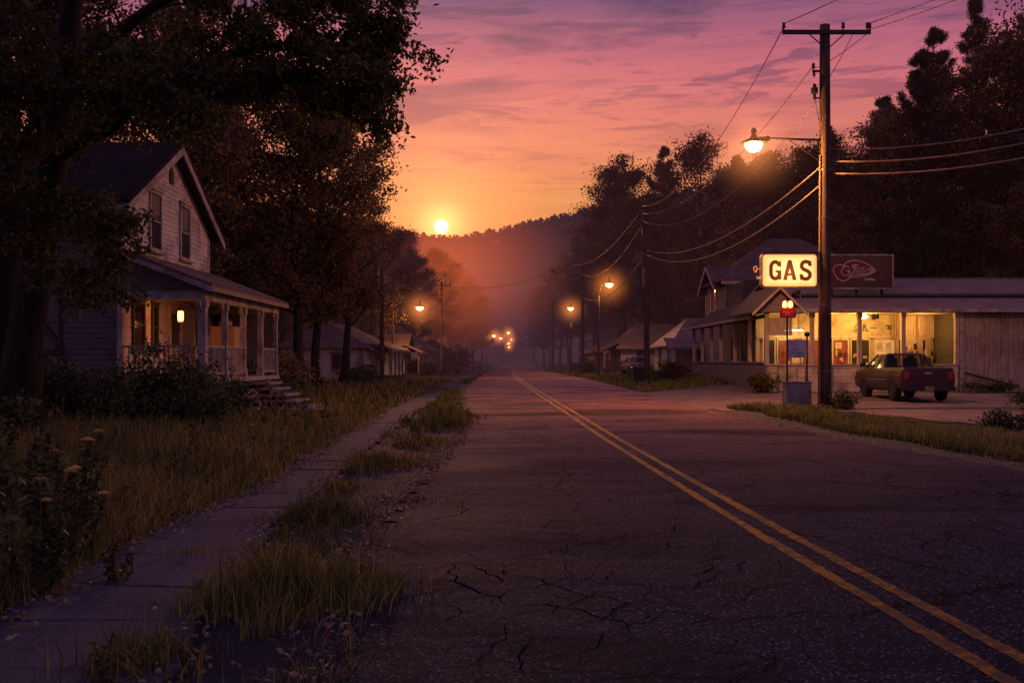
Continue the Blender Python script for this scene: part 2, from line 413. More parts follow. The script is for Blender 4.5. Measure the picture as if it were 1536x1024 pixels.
def soil_mat(name, c1, c2, c3, s=1.0):
    m, t, b, out = base_mat(name)
    co = t.coords()
    col = t.ramp(t.noise(co, .8*s, 6, .65), [(.35, c1), (.55, c2), (.75, c3)])
    col = t.mix(t.ramp(t.noise(co, 30, 4, .7), [(.35, .6), (.65, 0.)]), col, tuple(k*.35 for k in c1))
    t.link(col, b.inputs['Base Color']); b.inputs['Roughness'].default_value = .9; b.inputs['Specular IOR Level'].default_value = .2
    bn = t.new('ShaderNodeBump'); bn.inputs['Strength'].default_value = .7; bn.inputs['Distance'].default_value = .03
    t.link(t.noise(co, 18, 5, .7), bn.inputs['Height']); t.link(bn.outputs[0], b.inputs['Normal'])
    return m
MAT['soil'] = soil_mat('soil and thatch', (.035,.03,.016), (.055,.042,.02), (.08,.055,.028))
MAT['lot'] = None
def slab_mat(name, c1, c2, c3):
    m, t, b, out = base_mat(name)
    co = t.coords()
    warp = t.new('ShaderNodeTexNoise'); warp.inputs['Scale'].default_value = 1.0; t.link(co, warp.inputs['Vector'])
    vm = t.new('ShaderNodeVectorMath', operation='MULTIPLY_ADD'); vm.inputs[1].default_value = (.7,.7,0)
    t.link(warp.outputs['Color'], vm.inputs[0]); t.link(co, vm.inputs[2])
    v = t.new('ShaderNodeTexVoronoi', feature='DISTANCE_TO_EDGE'); v.inputs['Scale'].default_value = .55; t.link(vm.outputs[0], v.inputs['Vector'])
    ck = t.math('MULTIPLY', t.ramp(v.outputs['Distance'], [(0., 1.), (.012, 0.)]), t.ramp(t.noise(co, .6, 3), [(.45, 0.), (.55, 1.)]))
    col = t.ramp(t.noise(co, .9, 6, .62), [(.3, c1), (.5, c2), (.72, c3)])
    col = t.mix(t.ramp(t.noise(co, 55, 4, .7), [(.35, .5), (.65, 0.)]), col, tuple(k*.5 for k in c1))
    col = t.mix(t.ramp(t.noise(co, 4, 5, .7), [(.55, 0.), (.72, .6)]), col, tuple(k*.4 for k in c1))
    col = t.mix(t.math('MULTIPLY', ck, .9), col, (.012,.01,.01))
    t.link(col, b.inputs['Base Color']); b.inputs['Roughness'].default_value = .85; b.inputs['Specular IOR Level'].default_value = .02
    bn = t.new('ShaderNodeBump'); bn.inputs['Strength'].default_value = .4; bn.inputs['Distance'].default_value = .01
    t.link(t.math('SUBTRACT', t.noise(co, 40, 5, .7), t.math('MULTIPLY', ck, 2.)), bn.inputs['Height']); t.link(bn.outputs[0], b.inputs['Normal'])
    return m
MAT['walk'] = slab_mat('old pavement slabs', (.062,.055,.070), (.105,.092,.11), (.155,.133,.15))
MAT['lot'] = slab_mat('dusty cracked forecourt', (.17,.11,.095), (.27,.18,.155), (.36,.25,.22))
MAT['shoulder'] = soil_mat('gravel shoulder', (.07,.055,.05), (.11,.088,.08), (.15,.12,.11), 2.5)
MAT['verge'] = slab_mat('broken edge of asphalt and dirt', (.034,.03,.037), (.06,.052,.06), (.10,.085,.09))
# ---------------------------------------------------------------- camera, sky, sun
cam = bpy.data.cameras.new('camera'); cam.sensor_width = 36; cam.lens = F / 1536 * 36
cam.shift_y = 28 / 1536; cam.clip_start = 0.1; cam.clip_end = 5000
co_ = bpy.data.objects.new('camera', cam); COL.objects.link(co_)
co_.location = (0, 0, CAM_H); co_.rotation_euler = (R(90), 0, 0); sc.camera = co_

SUN_AZ = math.atan2(662 - CX, F)                  # negative: left of the street
SUN_EL = math.atan2((HY - 340), math.hypot(F, 662 - CX))
SUN = Vector((math.sin(SUN_AZ) * math.cos(SUN_EL), math.cos(SUN_AZ) * math.cos(SUN_EL), math.sin(SUN_EL)))

def lin(r, g, b):
    return tuple(((k / 255 + .055) / 1.055) ** 2.4 if k > 10 else k / 255 / 12.92 for k in (r, g, b))

w = bpy.data.worlds.new('World'); sc.world = w; w.use_nodes = True
t = NT(w); t.n.clear()
out = t.new('ShaderNodeOutputWorld')
tc = t.new('ShaderNodeTexCoord'); sp = t.new('ShaderNodeSeparateXYZ'); t.link(tc.outputs['Generated'], sp.inputs[0])
X, Y, Z = sp.outputs
west = t.ramp(Z, [(0.0, lin(200,90,72)), (.115, lin(250,132,60)), (.15, lin(255,158,76)), (.185, lin(255,152,88)), (.225, lin(248,138,106)),
                  (.27, lin(228,118,116)), (.31, lin(194,98,118)), (.36, lin(118,76,116)), (.5, lin(106,84,136)), (1.0, lin(100,92,146))])
east = t.ramp(Z, [(0.0, lin(118,84,114)), (.2, lin(140,102,142)), (.5, lin(114,98,150)), (1.0, lin(100,92,146))])
side = t.ramp(Z, [(0.0, lin(150,72,88)), (.14, lin(210,104,106)), (.22, lin(218,114,120)), (.28, lin(188,98,124)), (.36, lin(122,76,116)), (.5, lin(106,84,136)), (1.0, lin(100,92,146))])
hx, hy = math.sin(SUN_AZ), math.cos(SUN_AZ)
hl = t.math('SQRT', t.math('ADD', t.math('ADD', t.math('MULTIPLY', X, X), t.math('MULTIPLY', Y, Y)), 1e-5))
az = t.math('DIVIDE', t.math('ADD', t.math('MULTIPLY', X, hx), t.math('MULTIPLY', Y, hy)), hl)   # 1 toward the sun, -1 away
sky = t.mix(t.ramp(az, [(.80, 0.), (.985, 1.)]), side, west)
sky = t.mix(t.ramp(az, [(0., 1.), (.85, 0.)]), sky, east)
# streaks of cloud, long and flat
mp = t.new('ShaderNodeMapping'); mp.inputs['Scale'].default_value = (1.9, 1.9, 13); mp.inputs['Location'].default_value = (5.3, 1.4, .9)
t.link(tc.outputs['Generated'], mp.inputs[0])
n1 = t.noise(mp.outputs[0], 1.5, 8, .6, .5)
mp2 = t.new('ShaderNodeMapping'); mp2.inputs['Scale'].default_value = (3.2, 3.2, 46); mp2.inputs['Location'].default_value = (1.7, 2.2, .15)
t.link(tc.outputs['Generated'], mp2.inputs[0])
n2 = t.noise(mp2.outputs[0], 1.2, 7, .58, .4)
dark = t.ramp(n1, [(.50, 0.), (.62, 1.)])
up = t.ramp(Z, [(.15, .12), (.24, .45), (.31, .95), (.5, .6)])
cloudcol = t.ramp(Z, [(.12, lin(205,92,72)), (.2, lin(196,92,92)), (.28, lin(118,66,98)), (.36, lin(80,54,90)), (.6, lin(56,46,78))])
sky = t.mix(t.math('MULTIPLY', t.math('MULTIPLY', dark, up), .95), sky, cloudcol)
thin = t.math('MULTIPLY', t.ramp(n2, [(.55, 0.), (.66, 1.)]), t.ramp(Z, [(.13, .2), (.17, .8), (.27, .55), (.36, .2)]))
sky = t.mix(t.math('MULTIPLY', thin, .7), sky, cloudcol)
mp3 = t.new('ShaderNodeMapping'); mp3.inputs['Scale'].default_value = (4.5, 4.5, 30); mp3.inputs['Location'].default_value = (7.7, .3, 2.9)
t.link(tc.outputs['Generated'], mp3.inputs[0])
n3 = t.noise(mp3.outputs[0], 1.6, 9, .66, .7)
brk = t.math('MULTIPLY', t.ramp(n3, [(.52, 0.), (.60, 1.)]), t.ramp(Z, [(.16, .15), (.22, .6), (.30, .8), (.40, .5)]))
sky = t.mix(t.math('MULTIPLY', brk, .85), sky, cloudcol)
lit = t.math('MULTIPLY', t.ramp(n2, [(.36, 1.), (.48, 0.)]), t.ramp(Z, [(.11, .0), (.15, .75), (.21, .35), (.32, .14)]))
sky = t.mix(t.math('MULTIPLY', lit, .75), sky, t.ramp(Z, [(.14, lin(255,186,96)), (.22, lin(255,160,110)), (.32, lin(226,130,140))]))
dp = t.new('ShaderNodeVectorMath', operation='DOT_PRODUCT'); dp.inputs[1].default_value = SUN
t.link(tc.outputs['Generated'], dp.inputs[0]); d = t.math('MAXIMUM', dp.outputs['Value'], 0.0)
def addc(a, fac, col):
    return t.mix(1.0, a, t.mix(1.0, fac, col, 'MULTIPLY'), 'ADD')
g1 = t.math('MULTIPLY', t.math('POWER', d, 60.), .26); g2 = t.math('MULTIPLY', t.math('POWER', d, 500.), .55)
g3 = t.math('MULTIPLY', t.math('POWER', d, 4500.), 1.7)
sub = t.new('ShaderNodeVectorMath', operation='DISTANCE'); sub.inputs[1].default_value = SUN
t.link(tc.outputs['Generated'], sub.inputs[0])
disc = t.math('MULTIPLY', t.math('SUBTRACT', R(.43), sub.outputs['Value']), 1 / R(.13), None, True)
sky = addc(sky, g1, (1., .28, .05)); sky = addc(sky, g2, (1., .45, .12)); sky = addc(sky, g3, (1., .5, .14))
sky = addc(sky, t.math('MULTIPLY', disc, 14.), (1., .78, .42))
bg = t.new('ShaderNodeBackground', Strength=1.0); t.link(sky, bg.inputs[0])
ns = t.new('ShaderNodeTexSky'); ns.sky_type = 'NISHITA'; ns.sun_disc = False; ns.sun_elevation = SUN_EL; ns.sun_rotation = SUN_AZ
bg2 = t.new('ShaderNodeBackground', Strength=0.004); t.link(ns.outputs[0], bg2.inputs[0])
ad = t.new('ShaderNodeAddShader'); t.link(bg.outputs[0], ad.inputs[0]); t.link(bg2.outputs[0], ad.inputs[1]); t.link(ad.outputs[0], out.inputs[0])

sl = bpy.data.lights.new('sun', 'SUN'); sl.energy = 1.15; sl.angle = R(2.5); sl.color = (1., .40, .22)
so = bpy.data.objects.new('sun', sl); COL.objects.link(so); so.rotation_euler = (SUN + Vector((0, 0, math.tan(R(2.6))))).to_track_quat('Z', 'Y').to_euler()

sc.render.engine = 'CYCLES'
sc.view_settings.view_transform = 'Standard'; sc.view_settings.look = 'None'; sc.view_settings.exposure = 0; sc.view_settings.gamma = 1
sc.cycles.use_denoising = True
try: sc.cycles.denoiser = 'OPENIMAGEDENOISE'; sc.cycles.denoising_input_passes = 'RGB_ALBEDO_NORMAL'; sc.cycles.denoising_prefilter = 'ACCURATE'
except Exception: pass
sc.cycles.max_bounces = 5; sc.cycles.diffuse_bounces = 2; sc.cycles.glossy_bounces = 2; sc.cycles.transmission_bounces = 3
sc.cycles.transparent_max_bounces = 6; sc.cycles.volume_bounces = 0; sc.cycles.caustics_reflective = False; sc.cycles.caustics_refractive = False
sc.cycles.sample_clamp_indirect = 3.0

def lamp(name, loc, energy, color, size=.1, parent=None, kind='POINT', rot=None):
    l = bpy.data.lights.new(name, kind); l.energy = energy; l.color = color
    if kind == 'POINT': l.shadow_soft_size = size
    if kind == 'AREA': l.size = size
    o = bpy.data.objects.new(name, l); COL.objects.link(o)
    org = ORG.get(parent.name, (0,0,0)) if parent is not None else (0,0,0)
    o.location = [a - b for a, b in zip(loc, org)]
    if rot: o.rotation_euler = rot
    if parent is not None: o.parent = parent
    return o

# ---------------------------------------------------------------- street frame
def interp(tab):
    ys = [a for a, _ in tab]; xs = [b for _, b in tab]
    return lambda y: np.interp(y, ys, xs)
mid_x = interp([(-30,3.2),(2,2.72),(5,2.60),(8.6,2.41),(12.7,2.25),(20,2.0),(28,1.8),(45,1.34),(75,.62),(110,.16),(150,.3),(194,.9),(260,2.2),(420,7)])
edge_l = interp([(-30,-1.3),(2,-1.15),(5,-.95),(8,-1.3),(12,-1.2),(20,-1.0),(30,-1.6),(45,-2.3),(58,-2.75),(107,-3.3),(194,-3.2),(260,-2.4),(420,2)])
edge_r = interp([(-30,11),(2,9.3),(14,7.5),(19,6.75),(30,6.45),(45,6.4),(75,6.5),(98,6.0),(140,5.1),(173,4.5),(260,6),(420,11)])
walk_l = interp([(-10,-2.9),(2,-2.98),(4.8,-3.05),(8,-3.38),(12,-3.22),(17,-3.45),(27,-3.85),(43,-4.15),(60,-4.5),(107,-5.2),(160,-5.6)])
walk_r = interp([(-10,-1.7),(2,-1.7),(4.8,-1.75),(8,-2.2),(12,-2.42),(17,-2.55),(27,-2.9),(43,-3.1),(60,-3.45),(107,-4.15),(160,-4.6)])
rng = np.random.default_rng(11)

def cuts(*segs):
    o = []
    for a, b, s in segs:
        k = max(1, int(round((b - a) / s))); o += list(np.linspace(a, b, k, endpoint=False))
    o.append(segs[-1][1]); return np.array(o)

def sheet(name, xs, ys, zf, mat, parent=None):
    XX, YY = np.meshgrid(xs, ys); ZZ = zf(XX, YY)
    V = np.stack([XX.ravel(), YY.ravel(), ZZ.ravel()], 1)
    nx, ny = len(xs), len(ys); i = np.arange(nx * ny).reshape(ny, nx)
    Fq = np.stack([i[:-1,:-1].ravel(), i[:-1,1:].ravel(), i[1:,1:].ravel(), i[1:,:-1].ravel()], 1)
    return arr_mesh(name, V, Fq, mat, parent, True)

def vnoise(x, y, seed=0):
    """cheap smooth value noise"""
    r = np.random.default_rng(seed); a = 0
    for k in range(6):
        fx, fy, p, q = r.normal(0, 1), r.normal(0, 1), r.uniform(0, 6.28), r.uniform(.6, 1.6)
        a = a + np.sin(x * fx * q + y * fy * q + p) / 6
    return a

gx = cuts((-900,-120,60),(-120,-40,8),(-40,-12,1.5),(-12,14,.6),(14,40,2),(40,120,8),(120,900,60))
gy = cuts((-60,0,6),(0,40,.7),(40,130,2.5),(130,400,15),(400,1600,80))
def ground_z(x, y):
    g = ngz(x, y) + .03 * vnoise(x * 1.3, y * 1.3, 3) * nss(3.6, 6, -x) - .035
    on = (x > edge_l(y) - .25) & (x < edge_r(y) + .25)
    return np.where(on, -.06, g)
struct(sheet('ground', gx, gy, ground_z, MAT['soil']))

def strip(name, fl, fr, ys, z, mat, nx=8, jl=0., jr=0., seed=1, zf=None):
    r = np.random.default_rng(seed); V = []
    for y in ys:
        s = min(1., max(.25, y / 12.))
        a = float(fl(y)) + r.normal(0, jl); b = float(fr(y)) + r.normal(0, jr)
        for k in range(nx + 1):
            x = a + (b - a) * k / nx; V.append((x, y, z + (zf(x, y) if zf else 0)))
    n = nx + 1; Fq = []
    for j in range(len(ys) - 1):
        for k in range(nx): Fq.append((j*n+k, j*n+k+1, (j+1)*n+k+1, (j+1)*n+k))
    return arr_mesh(name, np.array(V), np.array(Fq), mat, None, True)

ry = cuts((-30,2,1.2),(2,30,.16),(30,80,.5),(80,420,4))
crown = lambda x, y: .02 * (1 - ((x - float(mid_x(y))) / 5.) ** 2) - .02
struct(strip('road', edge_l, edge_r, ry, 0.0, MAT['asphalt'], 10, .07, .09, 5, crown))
struct(strip('road_shoulder', lambda y: edge_r(y) - .5, lambda y: edge_r(y) + 1.5, cuts((-10,60,.5),(60,200,4)), -.026, MAT['shoulder'], 6, .1, .25, 6, lambda x, y: gz(x, y)))
# two parallel worn lines, broken on one by a patched hole
def line(off, y0, y1, sd):
    return strip('road_marking', lambda y: mid_x(y) + off - .055, lambda y: mid_x(y) + off + .055, cuts((y0, min(y1, 40), .12),(min(y1,40), y1, 1.2)) if y1 > 40 else cuts((y0, y1, .12)),
                 .004, MAT['paint'], 2, .006, .006, sd, crown)
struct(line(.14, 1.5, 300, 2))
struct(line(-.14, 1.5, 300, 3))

# cracks that run through the asphalt (thin sunken dark seams)
crk = MB(); rr = random.Random(4)
def seam(p, q, w, jit, depth=0, zo=0.):
    L = math.dist(p, q); n = max(6, int(L / .045)); dx, dy = (q[0]-p[0])/L, (q[1]-p[1])/L; nx_, ny_ = -dy, dx
    ph = [(rr.uniform(.8, 1.3) * f, rr.uniform(0, 6.28), a) for f, a in ((1.1, .10), (2.7, .055), (6.5, .028), (15, .014), (31, .008))]
    pts = []
    for i in range(n + 1):
        s = i / n; e = min(1, 6 * s, 6 * (1 - s)); k = e * sum(a * math.sin(f * s * L + b) for f, b, a in ph) * (jit / .012) + rr.gauss(0, .004)
        pts.append((p[0] + dx*L*s + nx_*k, p[1] + dy*L*s + ny_*k))
    if depth:
        for k in range(int(L * 1.1) + 1):
            i = rr.randrange(1, n); an = math.atan2(dy, dx) + rr.choice((-1, 1)) * rr.uniform(.5, 1.5); l = rr.uniform(.15, .8)
            seam(pts[i], (pts[i][0] + l*math.cos(an), pts[i][1] + l*math.sin(an)), w * .65, jit, depth - 1, zo)
    o = len(crk.v); wl = 1.
    for i, (x, y) in enumerate(pts):
        s = i / n; wl = .8 * wl + .2 * rr.uniform(.1, 1.9); ww = w * .42 * wl * min(1, .25 + 5 * s, .25 + 5 * (1 - s)) * (.55 + .45 * min(1.6, y / 9))
        z = (.0035 + crown(x, y)) if not zo else zo
        crk.v += [(x - nx_*ww, y - ny_*ww, z), (x + nx_*ww, y + ny_*ww, z)]
    for i in range(n): crk.f.append((o+2*i, o+2*i+1, o+2*i+3, o+2*i+2))
def G(px, py): Yd = F * CAM_H / (py - HY); return ((px - CX) * Yd / F, Yd)
for a, b, w_, j in [((560,870),(985,801),.012,.012),((600,800),(1400,842),.007,.012),((690,842),(760,905),.018,.018),((760,905),(945,948),.016,.016),((700,842),(945,905),.014,.016),
                    ((745,875),(690,850),.014,.016),((840,950),(800,1015),.014,.016),((945,905),(870,1000),.009,.014),((870,1015),(1105,1020),.01,.012),
                    ((940,898),(1220,902),.006,.01),((770,930),(720,1000),.01,.014),((860,770),(845,700),.008,.012),((845,700),(868,660),.007,.012),((1010,765),(1490,785),.008,.012),
                    ((590,905),(690,880),.012,.014),((660,790),(900,805),.008,.01),((1440,810),(1535,840),.008,.01),((950,726),(1300,742),.008,.012),((830,668),(1010,650),.01,.012),((1200,718),(1530,738),.018,.014),
                    ((1290,700),(1520,715),.01,.012),((620,690),(700,700),.012,.012),((930,620),(1090,655),.01,.012),((700,612),(850,606),.012,.012),((900,600),(1080,618),.012,.015),((720,585),(850,583),.014,.015)]:
    seam(G(*a), G(*b), w_, j, 2)
def network(x0, x1, y0, y1, c, w, keep, jit=.012):
    nx_, ny_ = int((x1 - x0) / c) + 1, int((y1 - y0) / c) + 1; P = {}
    for i in range(nx_ + 1):
        for j in range(ny_ + 1): P[i, j] = (x0 + (i + (.5 if j % 2 else 0) + rr.uniform(-.34, .34)) * c, y0 + (j + rr.uniform(-.34, .34)) * c)
    for (i, j), p in list(P.items()):
        for q in (((i + 1, j), (i, j + 1)) if j % 2 == 0 else ((i + 1, j), (i + 1, j + 1))):
            if q in P and rr.random() < keep and vnoise(p[0] * 1.1, p[1] * .8, 55) > -.12: seam(p, P[q], w * rr.uniform(.5, 1.3), jit)
network(-.9, 1.2, 4.6, 9.4, .42, .009, .62); network(-.5, 1.0, 3.4, 5.2, .5, .008, .5); network(-.8, 1.4, 9.4, 24., 1.1, .010, .5, .02); network(1.4, 2.4, 4., 12., .9, .006, .3); network(3.2, 7., 7., 30., 2.1, .010, .42, .025); network(-1.4, 1.2, 24., 60., 2.6, .016, .5, .03)
for y in np.arange(3.2, 24., .9):
    if rr.random() < .75:
        a, b = float(walk_l(y)), float(walk_r(y)); k = rr.random()
        if k < .5: seam((a + .05, y), (b - .05, y + rr.uniform(-.5, .5)), .006, .014, 1, .046)
        else: seam((rr.uniform(a + .2, b - .2), y), (rr.uniform(a + .2, b - .2), y + rr.uniform(.7, 1.5)), .006, .016, 1, .046)
MAT['crack'] = M('open crack', (.005,.0045,.006), rough=1., spec=0.)
struct(crk.build('road_crack', MAT['crack']))

struct(strip('verge', lambda y: walk_r(y) - .1, lambda y: edge_l(y) + .25, cuts((2,40,.4),(40,120,2)), -.022, MAT['verge'], 6, .0, .0, 9, lambda x, y: .012 * math.sin(3*x + 5*y) * math.sin(2.3*y)))
# pavement of cast slabs, each settled a little differently
wm = MB(); yj = [-6., -4.8, -3.6, -2.4, -1.2, .0, 1.2, 2.4, 3.6, 4.79, 5.7, 6.53, 7.64, 8.87, 10.06, 11.2, 12.3, 13.5]
while yj[-1] < 110: yj.append(yj[-1] + rr.uniform(1.1, 1.35))
for a, b in zip(yj, yj[1:]):
    g = rr.uniform(.003, .012); e = .05
    z = [(.028 + rr.gauss(0, .006)) + 0 for _ in range(4)]
    ps = [(float(walk_l(a)) + rr.gauss(0, e), a + g), (float(walk_r(a)) + rr.gauss(0, e), a + g + rr.gauss(0, .015)), (float(walk_r(b)) + rr.gauss(0, e), b - g + rr.gauss(0, .015)), (float(walk_l(b)) + rr.gauss(0, e), b - g)]
    gzk = [gz(x, y) for x, y in ps]
    wm.hexa([(x, y, -.12) for x, y in ps] + [(x, y, zz + k) for (x, y), zz, k in zip(ps, z, gzk)])
struct(wm.build('sidewalk', MAT['walk'], bevel=.008))

# forecourt in front of the filling station
def lot_sheet(name, poly, z, mat, step):
    xs = np.arange(min(p[0] for p in poly), max(p[0] for p in poly) + step, step); ys = np.arange(min(p[1] for p in poly), max(p[1] for p in poly) + step, step)
    def inside(x, y):
        c = False
        for (x0, y0), (x1, y1) in zip(poly, poly[1:] + poly[:1]):
            if (y0 > y) != (y1 > y) and x < (x1 - x0) * (y - y0) / (y1 - y0) + x0: c = not c
        return c
    m = MB(); idx = {}
    for i, x in enumerate(xs[:-1]):
        for j, y in enumerate(ys[:-1]):
            if inside(x + step/2, y + step/2):
                q = []
                for di, dj in ((0,0),(1,0),(1,1),(0,1)):
                    k = (i+di, j+dj)
                    if k not in idx:
                        idx[k] = len(m.v); xx = xs[0] + k[0]*step; yy = ys[0] + k[1]*step; m.v.append((xx, yy, z + gz(xx, yy)))
                    q.append(idx[k])
                m.f.append(tuple(q))
    return struct(m.build(name, mat, smooth=True))
lot_sheet('forecourt', [(6.2,31.6),(6.9,30.2),(8.6,30.5),(10.6,29.2),(11.3,25),(12.2,21.6),(14,20.5),(16.5,22.5),(21,23),(27,26),(27,41.2),(11.2,41.2),(11.0,58),(8.6,58),(8.0,50),(6.2,48)], -.012, MAT['lot'], .5)
# ---------------------------------------------------------------- foliage
def leaf_cards(C, L, W, rg, droop=0.0, flat=0.0, asp=None):
    """one leaf-shaped quad (pointed at both ends) per centre; returns V, F"""
    n = len(C)
    u = rg.normal(0, 1, (n, 3)); u[:, 2] = u[:, 2] * (1 - flat) - droop; u /= np.linalg.norm(u, axis=1, keepdims=True) + 1e-9
    a = rg.normal(0, 1, (n, 3)); a[:, 2] *= 1.0
    v = np.cross(u, a); v /= np.linalg.norm(v, axis=1, keepdims=True) + 1e-9
    L = np.asarray(L) * rg.uniform(.65, 1.25, n); W = np.asarray(W) * rg.uniform(.65, 1.25, n)
    V = np.empty((n, 4, 3))
    V[:, 0] = C - u * (L * .5)[:, None]; V[:, 1] = C - v * (W * .5)[:, None] - u * (L * .06)[:, None]
    V[:, 2] = C + u * (L * .5)[:, None]; V[:, 3] = C + v * (W * .5)[:, None] - u * (L * .06)[:, None]
    return V.reshape(-1, 3), np.arange(n * 4).reshape(n, 4)

def blades(P, H, Wd, rg, lean=.35, wind=(0, 0)):
    """grass blades rooted at P: tapering bent strips; returns V, [quads, tris]"""
    n = len(P); az = rg.uniform(0, 2*np.pi, n); ln = np.abs(rg.normal(0, lean, n)) * H
    d = np.stack([np.cos(az), np.sin(az)], 1); d2 = np.stack([-np.sin(az), np.cos(az)], 1)
    ph = rg.uniform(0, 2*np.pi, n); w2 = np.stack([np.cos(ph), np.sin(ph)], 1)
    V = np.empty((n, 7, 3))
    for k, (s, wv) in enumerate(((0., 1.), (.38, .85), (.74, .55))):
        c = P[:, :2] + d * (ln * s * s)[:, None]; z = P[:, 2] + H * (s - .18 * s * s)
        V[:, 2*k, :2] = c - w2 * (Wd * wv * .5)[:, None]; V[:, 2*k+1, :2] = c + w2 * (Wd * wv * .5)[:, None]
        V[:, 2*k, 2] = z; V[:, 2*k+1, 2] = z
    V[:, 6, :2] = P[:, :2] + d * ln[:, None]; V[:, 6, 2] = P[:, 2] + H * .84
    b = np.arange(n)[:, None] * 7
    q = np.concatenate([b + np.array([[0,1,3,2]]), b + np.array([[2,3,5,4]])]); tr = b + np.array([[4,5,6]])
    return V.reshape(-1, 3), [q, tr]

def tree(root, seed, H, r0, base, prof, nl, leaves, lsize, clump, leafmat, barkmat, elev=.5, wander=.03, subs=5, droop=.15, aspect=.45, flat=.0, zs=.55, top=.96, curve=.35, org=(0,0,0), lean=(0,0)):
    """trunk with limbs and branches, and a crown of leaves hung on the branch ends"""
    rd = random.Random(seed); rg = np.random.default_rng(seed)
    ox, oy, oz = org; wood = MB(); tp = []; x = y = 0.
    nT = 12
    for i in range(nT + 1):
        s = i / nT; tp.append(Vector((ox + x + lean[0]*H*s*s, oy + y + lean[1]*H*s*s, oz - .15 + H * top * s))); x += rd.gauss(0, wander) * H / nT * 3; y += rd.gauss(0, wander) * H / nT * 3
    tr = [r0 * (1.25 if i == 0 else 1.0) * (1 - .93 * (i / nT) ** .85) + .012 for i in range(nT + 1)]
    wood.tube(tp, tr, 9)
    def trunk(s):
        k = s * nT; i = min(nT - 1, int(k)); return tp[i].lerp(tp[i+1], k - i), tr[i] * (1 - (k - i)) + tr[i+1] * (k - i)
    anch = []; wt = []
    ga = rd.uniform(0, 6.28)
    for i in range(nl):
        s = base + (.99 - base) * ((i + rd.uniform(.1, .9)) / nl); p0, rt = trunk(s)
        L = prof((s - base) / (1 - base)) * rd.uniform(.7, 1.2)
        ga += 2.4 + rd.gauss(0, .35); e = elev + rd.gauss(0, .18) + .25 * (s - base)
        d = Vector((math.cos(ga) * math.cos(e), math.sin(ga) * math.cos(e), math.sin(e)))
        pts = [p0]; dd = d.copy()
        for k in range(5):
            dd = (dd + Vector((rd.gauss(0,.13), rd.gauss(0,.13), curve * .12 + rd.gauss(0,.1)))).normalized(); pts.append(pts[-1] + dd * (L / 5))
        rl = min(rt * .55, .03 + L * .022); wood.tube(pts, [rl * (1 - .85 * k / 5) + .006 for k in range(6)], 5, False)
        for k in range(subs):
            q = rd.uniform(.25, 1.0); j = min(4, int(q * 5)); p = pts[j].lerp(pts[j+1], q * 5 - j)
            an = rd.choice((-1, 1)) * rd.uniform(.5, 1.15); c, s_ = math.cos(an), math.sin(an); dv = (pts[j+1] - pts[j]).normalized()
            b = Vector((dv.x * c - dv.y * s_, dv.x * s_ + dv.y * c, dv.z + rd.gauss(.1, .25))).normalized(); l2 = L * rd.uniform(.22, .42)
            m = p + b * l2 * .5 + Vector((0, 0, rd.gauss(0, .04) * L)); en = p + b * l2 + Vector((0, 0, -.03 * L))
            wood.tube([p, m, en], [rl * .4 + .004, rl * .25 + .003, .004], 4, False)
            anch += [m, en, en]; wt += [.7, 1., 1.]
        anch += [pts[5], pts[4]]; wt += [1.2, .8]
    A = np.array([tuple(a) for a in anch]); W = np.array(wt) * rg.uniform(.35, 1.5, len(wt)); W /= W.sum()
    pick = rg.choice(len(A), leaves, p=W)
    sc_ = clump * rg.uniform(.6, 1.35, len(A))[pick]
    C = A[pick] + np.clip(rg.normal(0, 1, (leaves, 3)), -2.2, 2.2) * sc_[:, None] * np.array([1, 1, zs])
    V, Fq = leaf_cards(C, lsize, lsize * aspect, rg, droop, flat)
    wood.build('trunk', barkmat, root, smooth=True)
    arr_mesh('crown', V, Fq, leafmat, root)

def bush(root, seed, c, rx, ry_, h, leaves, lsize, mat, stems=14, spike=.0):
    rd = random.Random(seed); rg = np.random.default_rng(seed); st = MB(); A = []
    for i in range(stems):
        a = rd.uniform(0, 6.28); q = math.sqrt(rd.random()); hh = h * (1 - .45 * q * q) * rd.uniform(.65, 1.1)
        b = (c[0] + rx * .25 * math.cos(a), c[1] + ry_ * .25 * math.sin(a), c[2] - .05); e = (c[0] + rx * q * math.cos(a), c[1] + ry_ * q * math.sin(a), c[2] + hh)
        m = ((b[0]*.45 + e[0]*.55), (b[1]*.45 + e[1]*.55), c[2] + hh * .6)
        st.tube([b, m, e], [.016, .011, .004], 4, False)
        for k in range(9):
            s = rd.uniform(.2, 1.); p = Vector(m).lerp(Vector(e), (s - .5) * 2) if s > .5 else Vector(b).lerp(Vector(m), s * 2)
            A.append((p.x + rd.gauss(0, rx * .16), p.y + rd.gauss(0, ry_ * .16), max(c[2] + .05, p.z + rd.gauss(0, h * .07))))
    A = np.array(A); pick = rg.integers(0, len(A), leaves)
    C = A[pick] + rg.normal(0, 1, (leaves, 3)) * np.array([rx, ry_, h * .6]) * .13
    C[:, 2] = np.maximum(C[:, 2], c[2] + .03)
    V, Fq = leaf_cards(C, lsize, lsize * .5, rg, .1)
    st.build('stem', MAT['stem'], root); arr_mesh('foliage', V, Fq, mat, root)

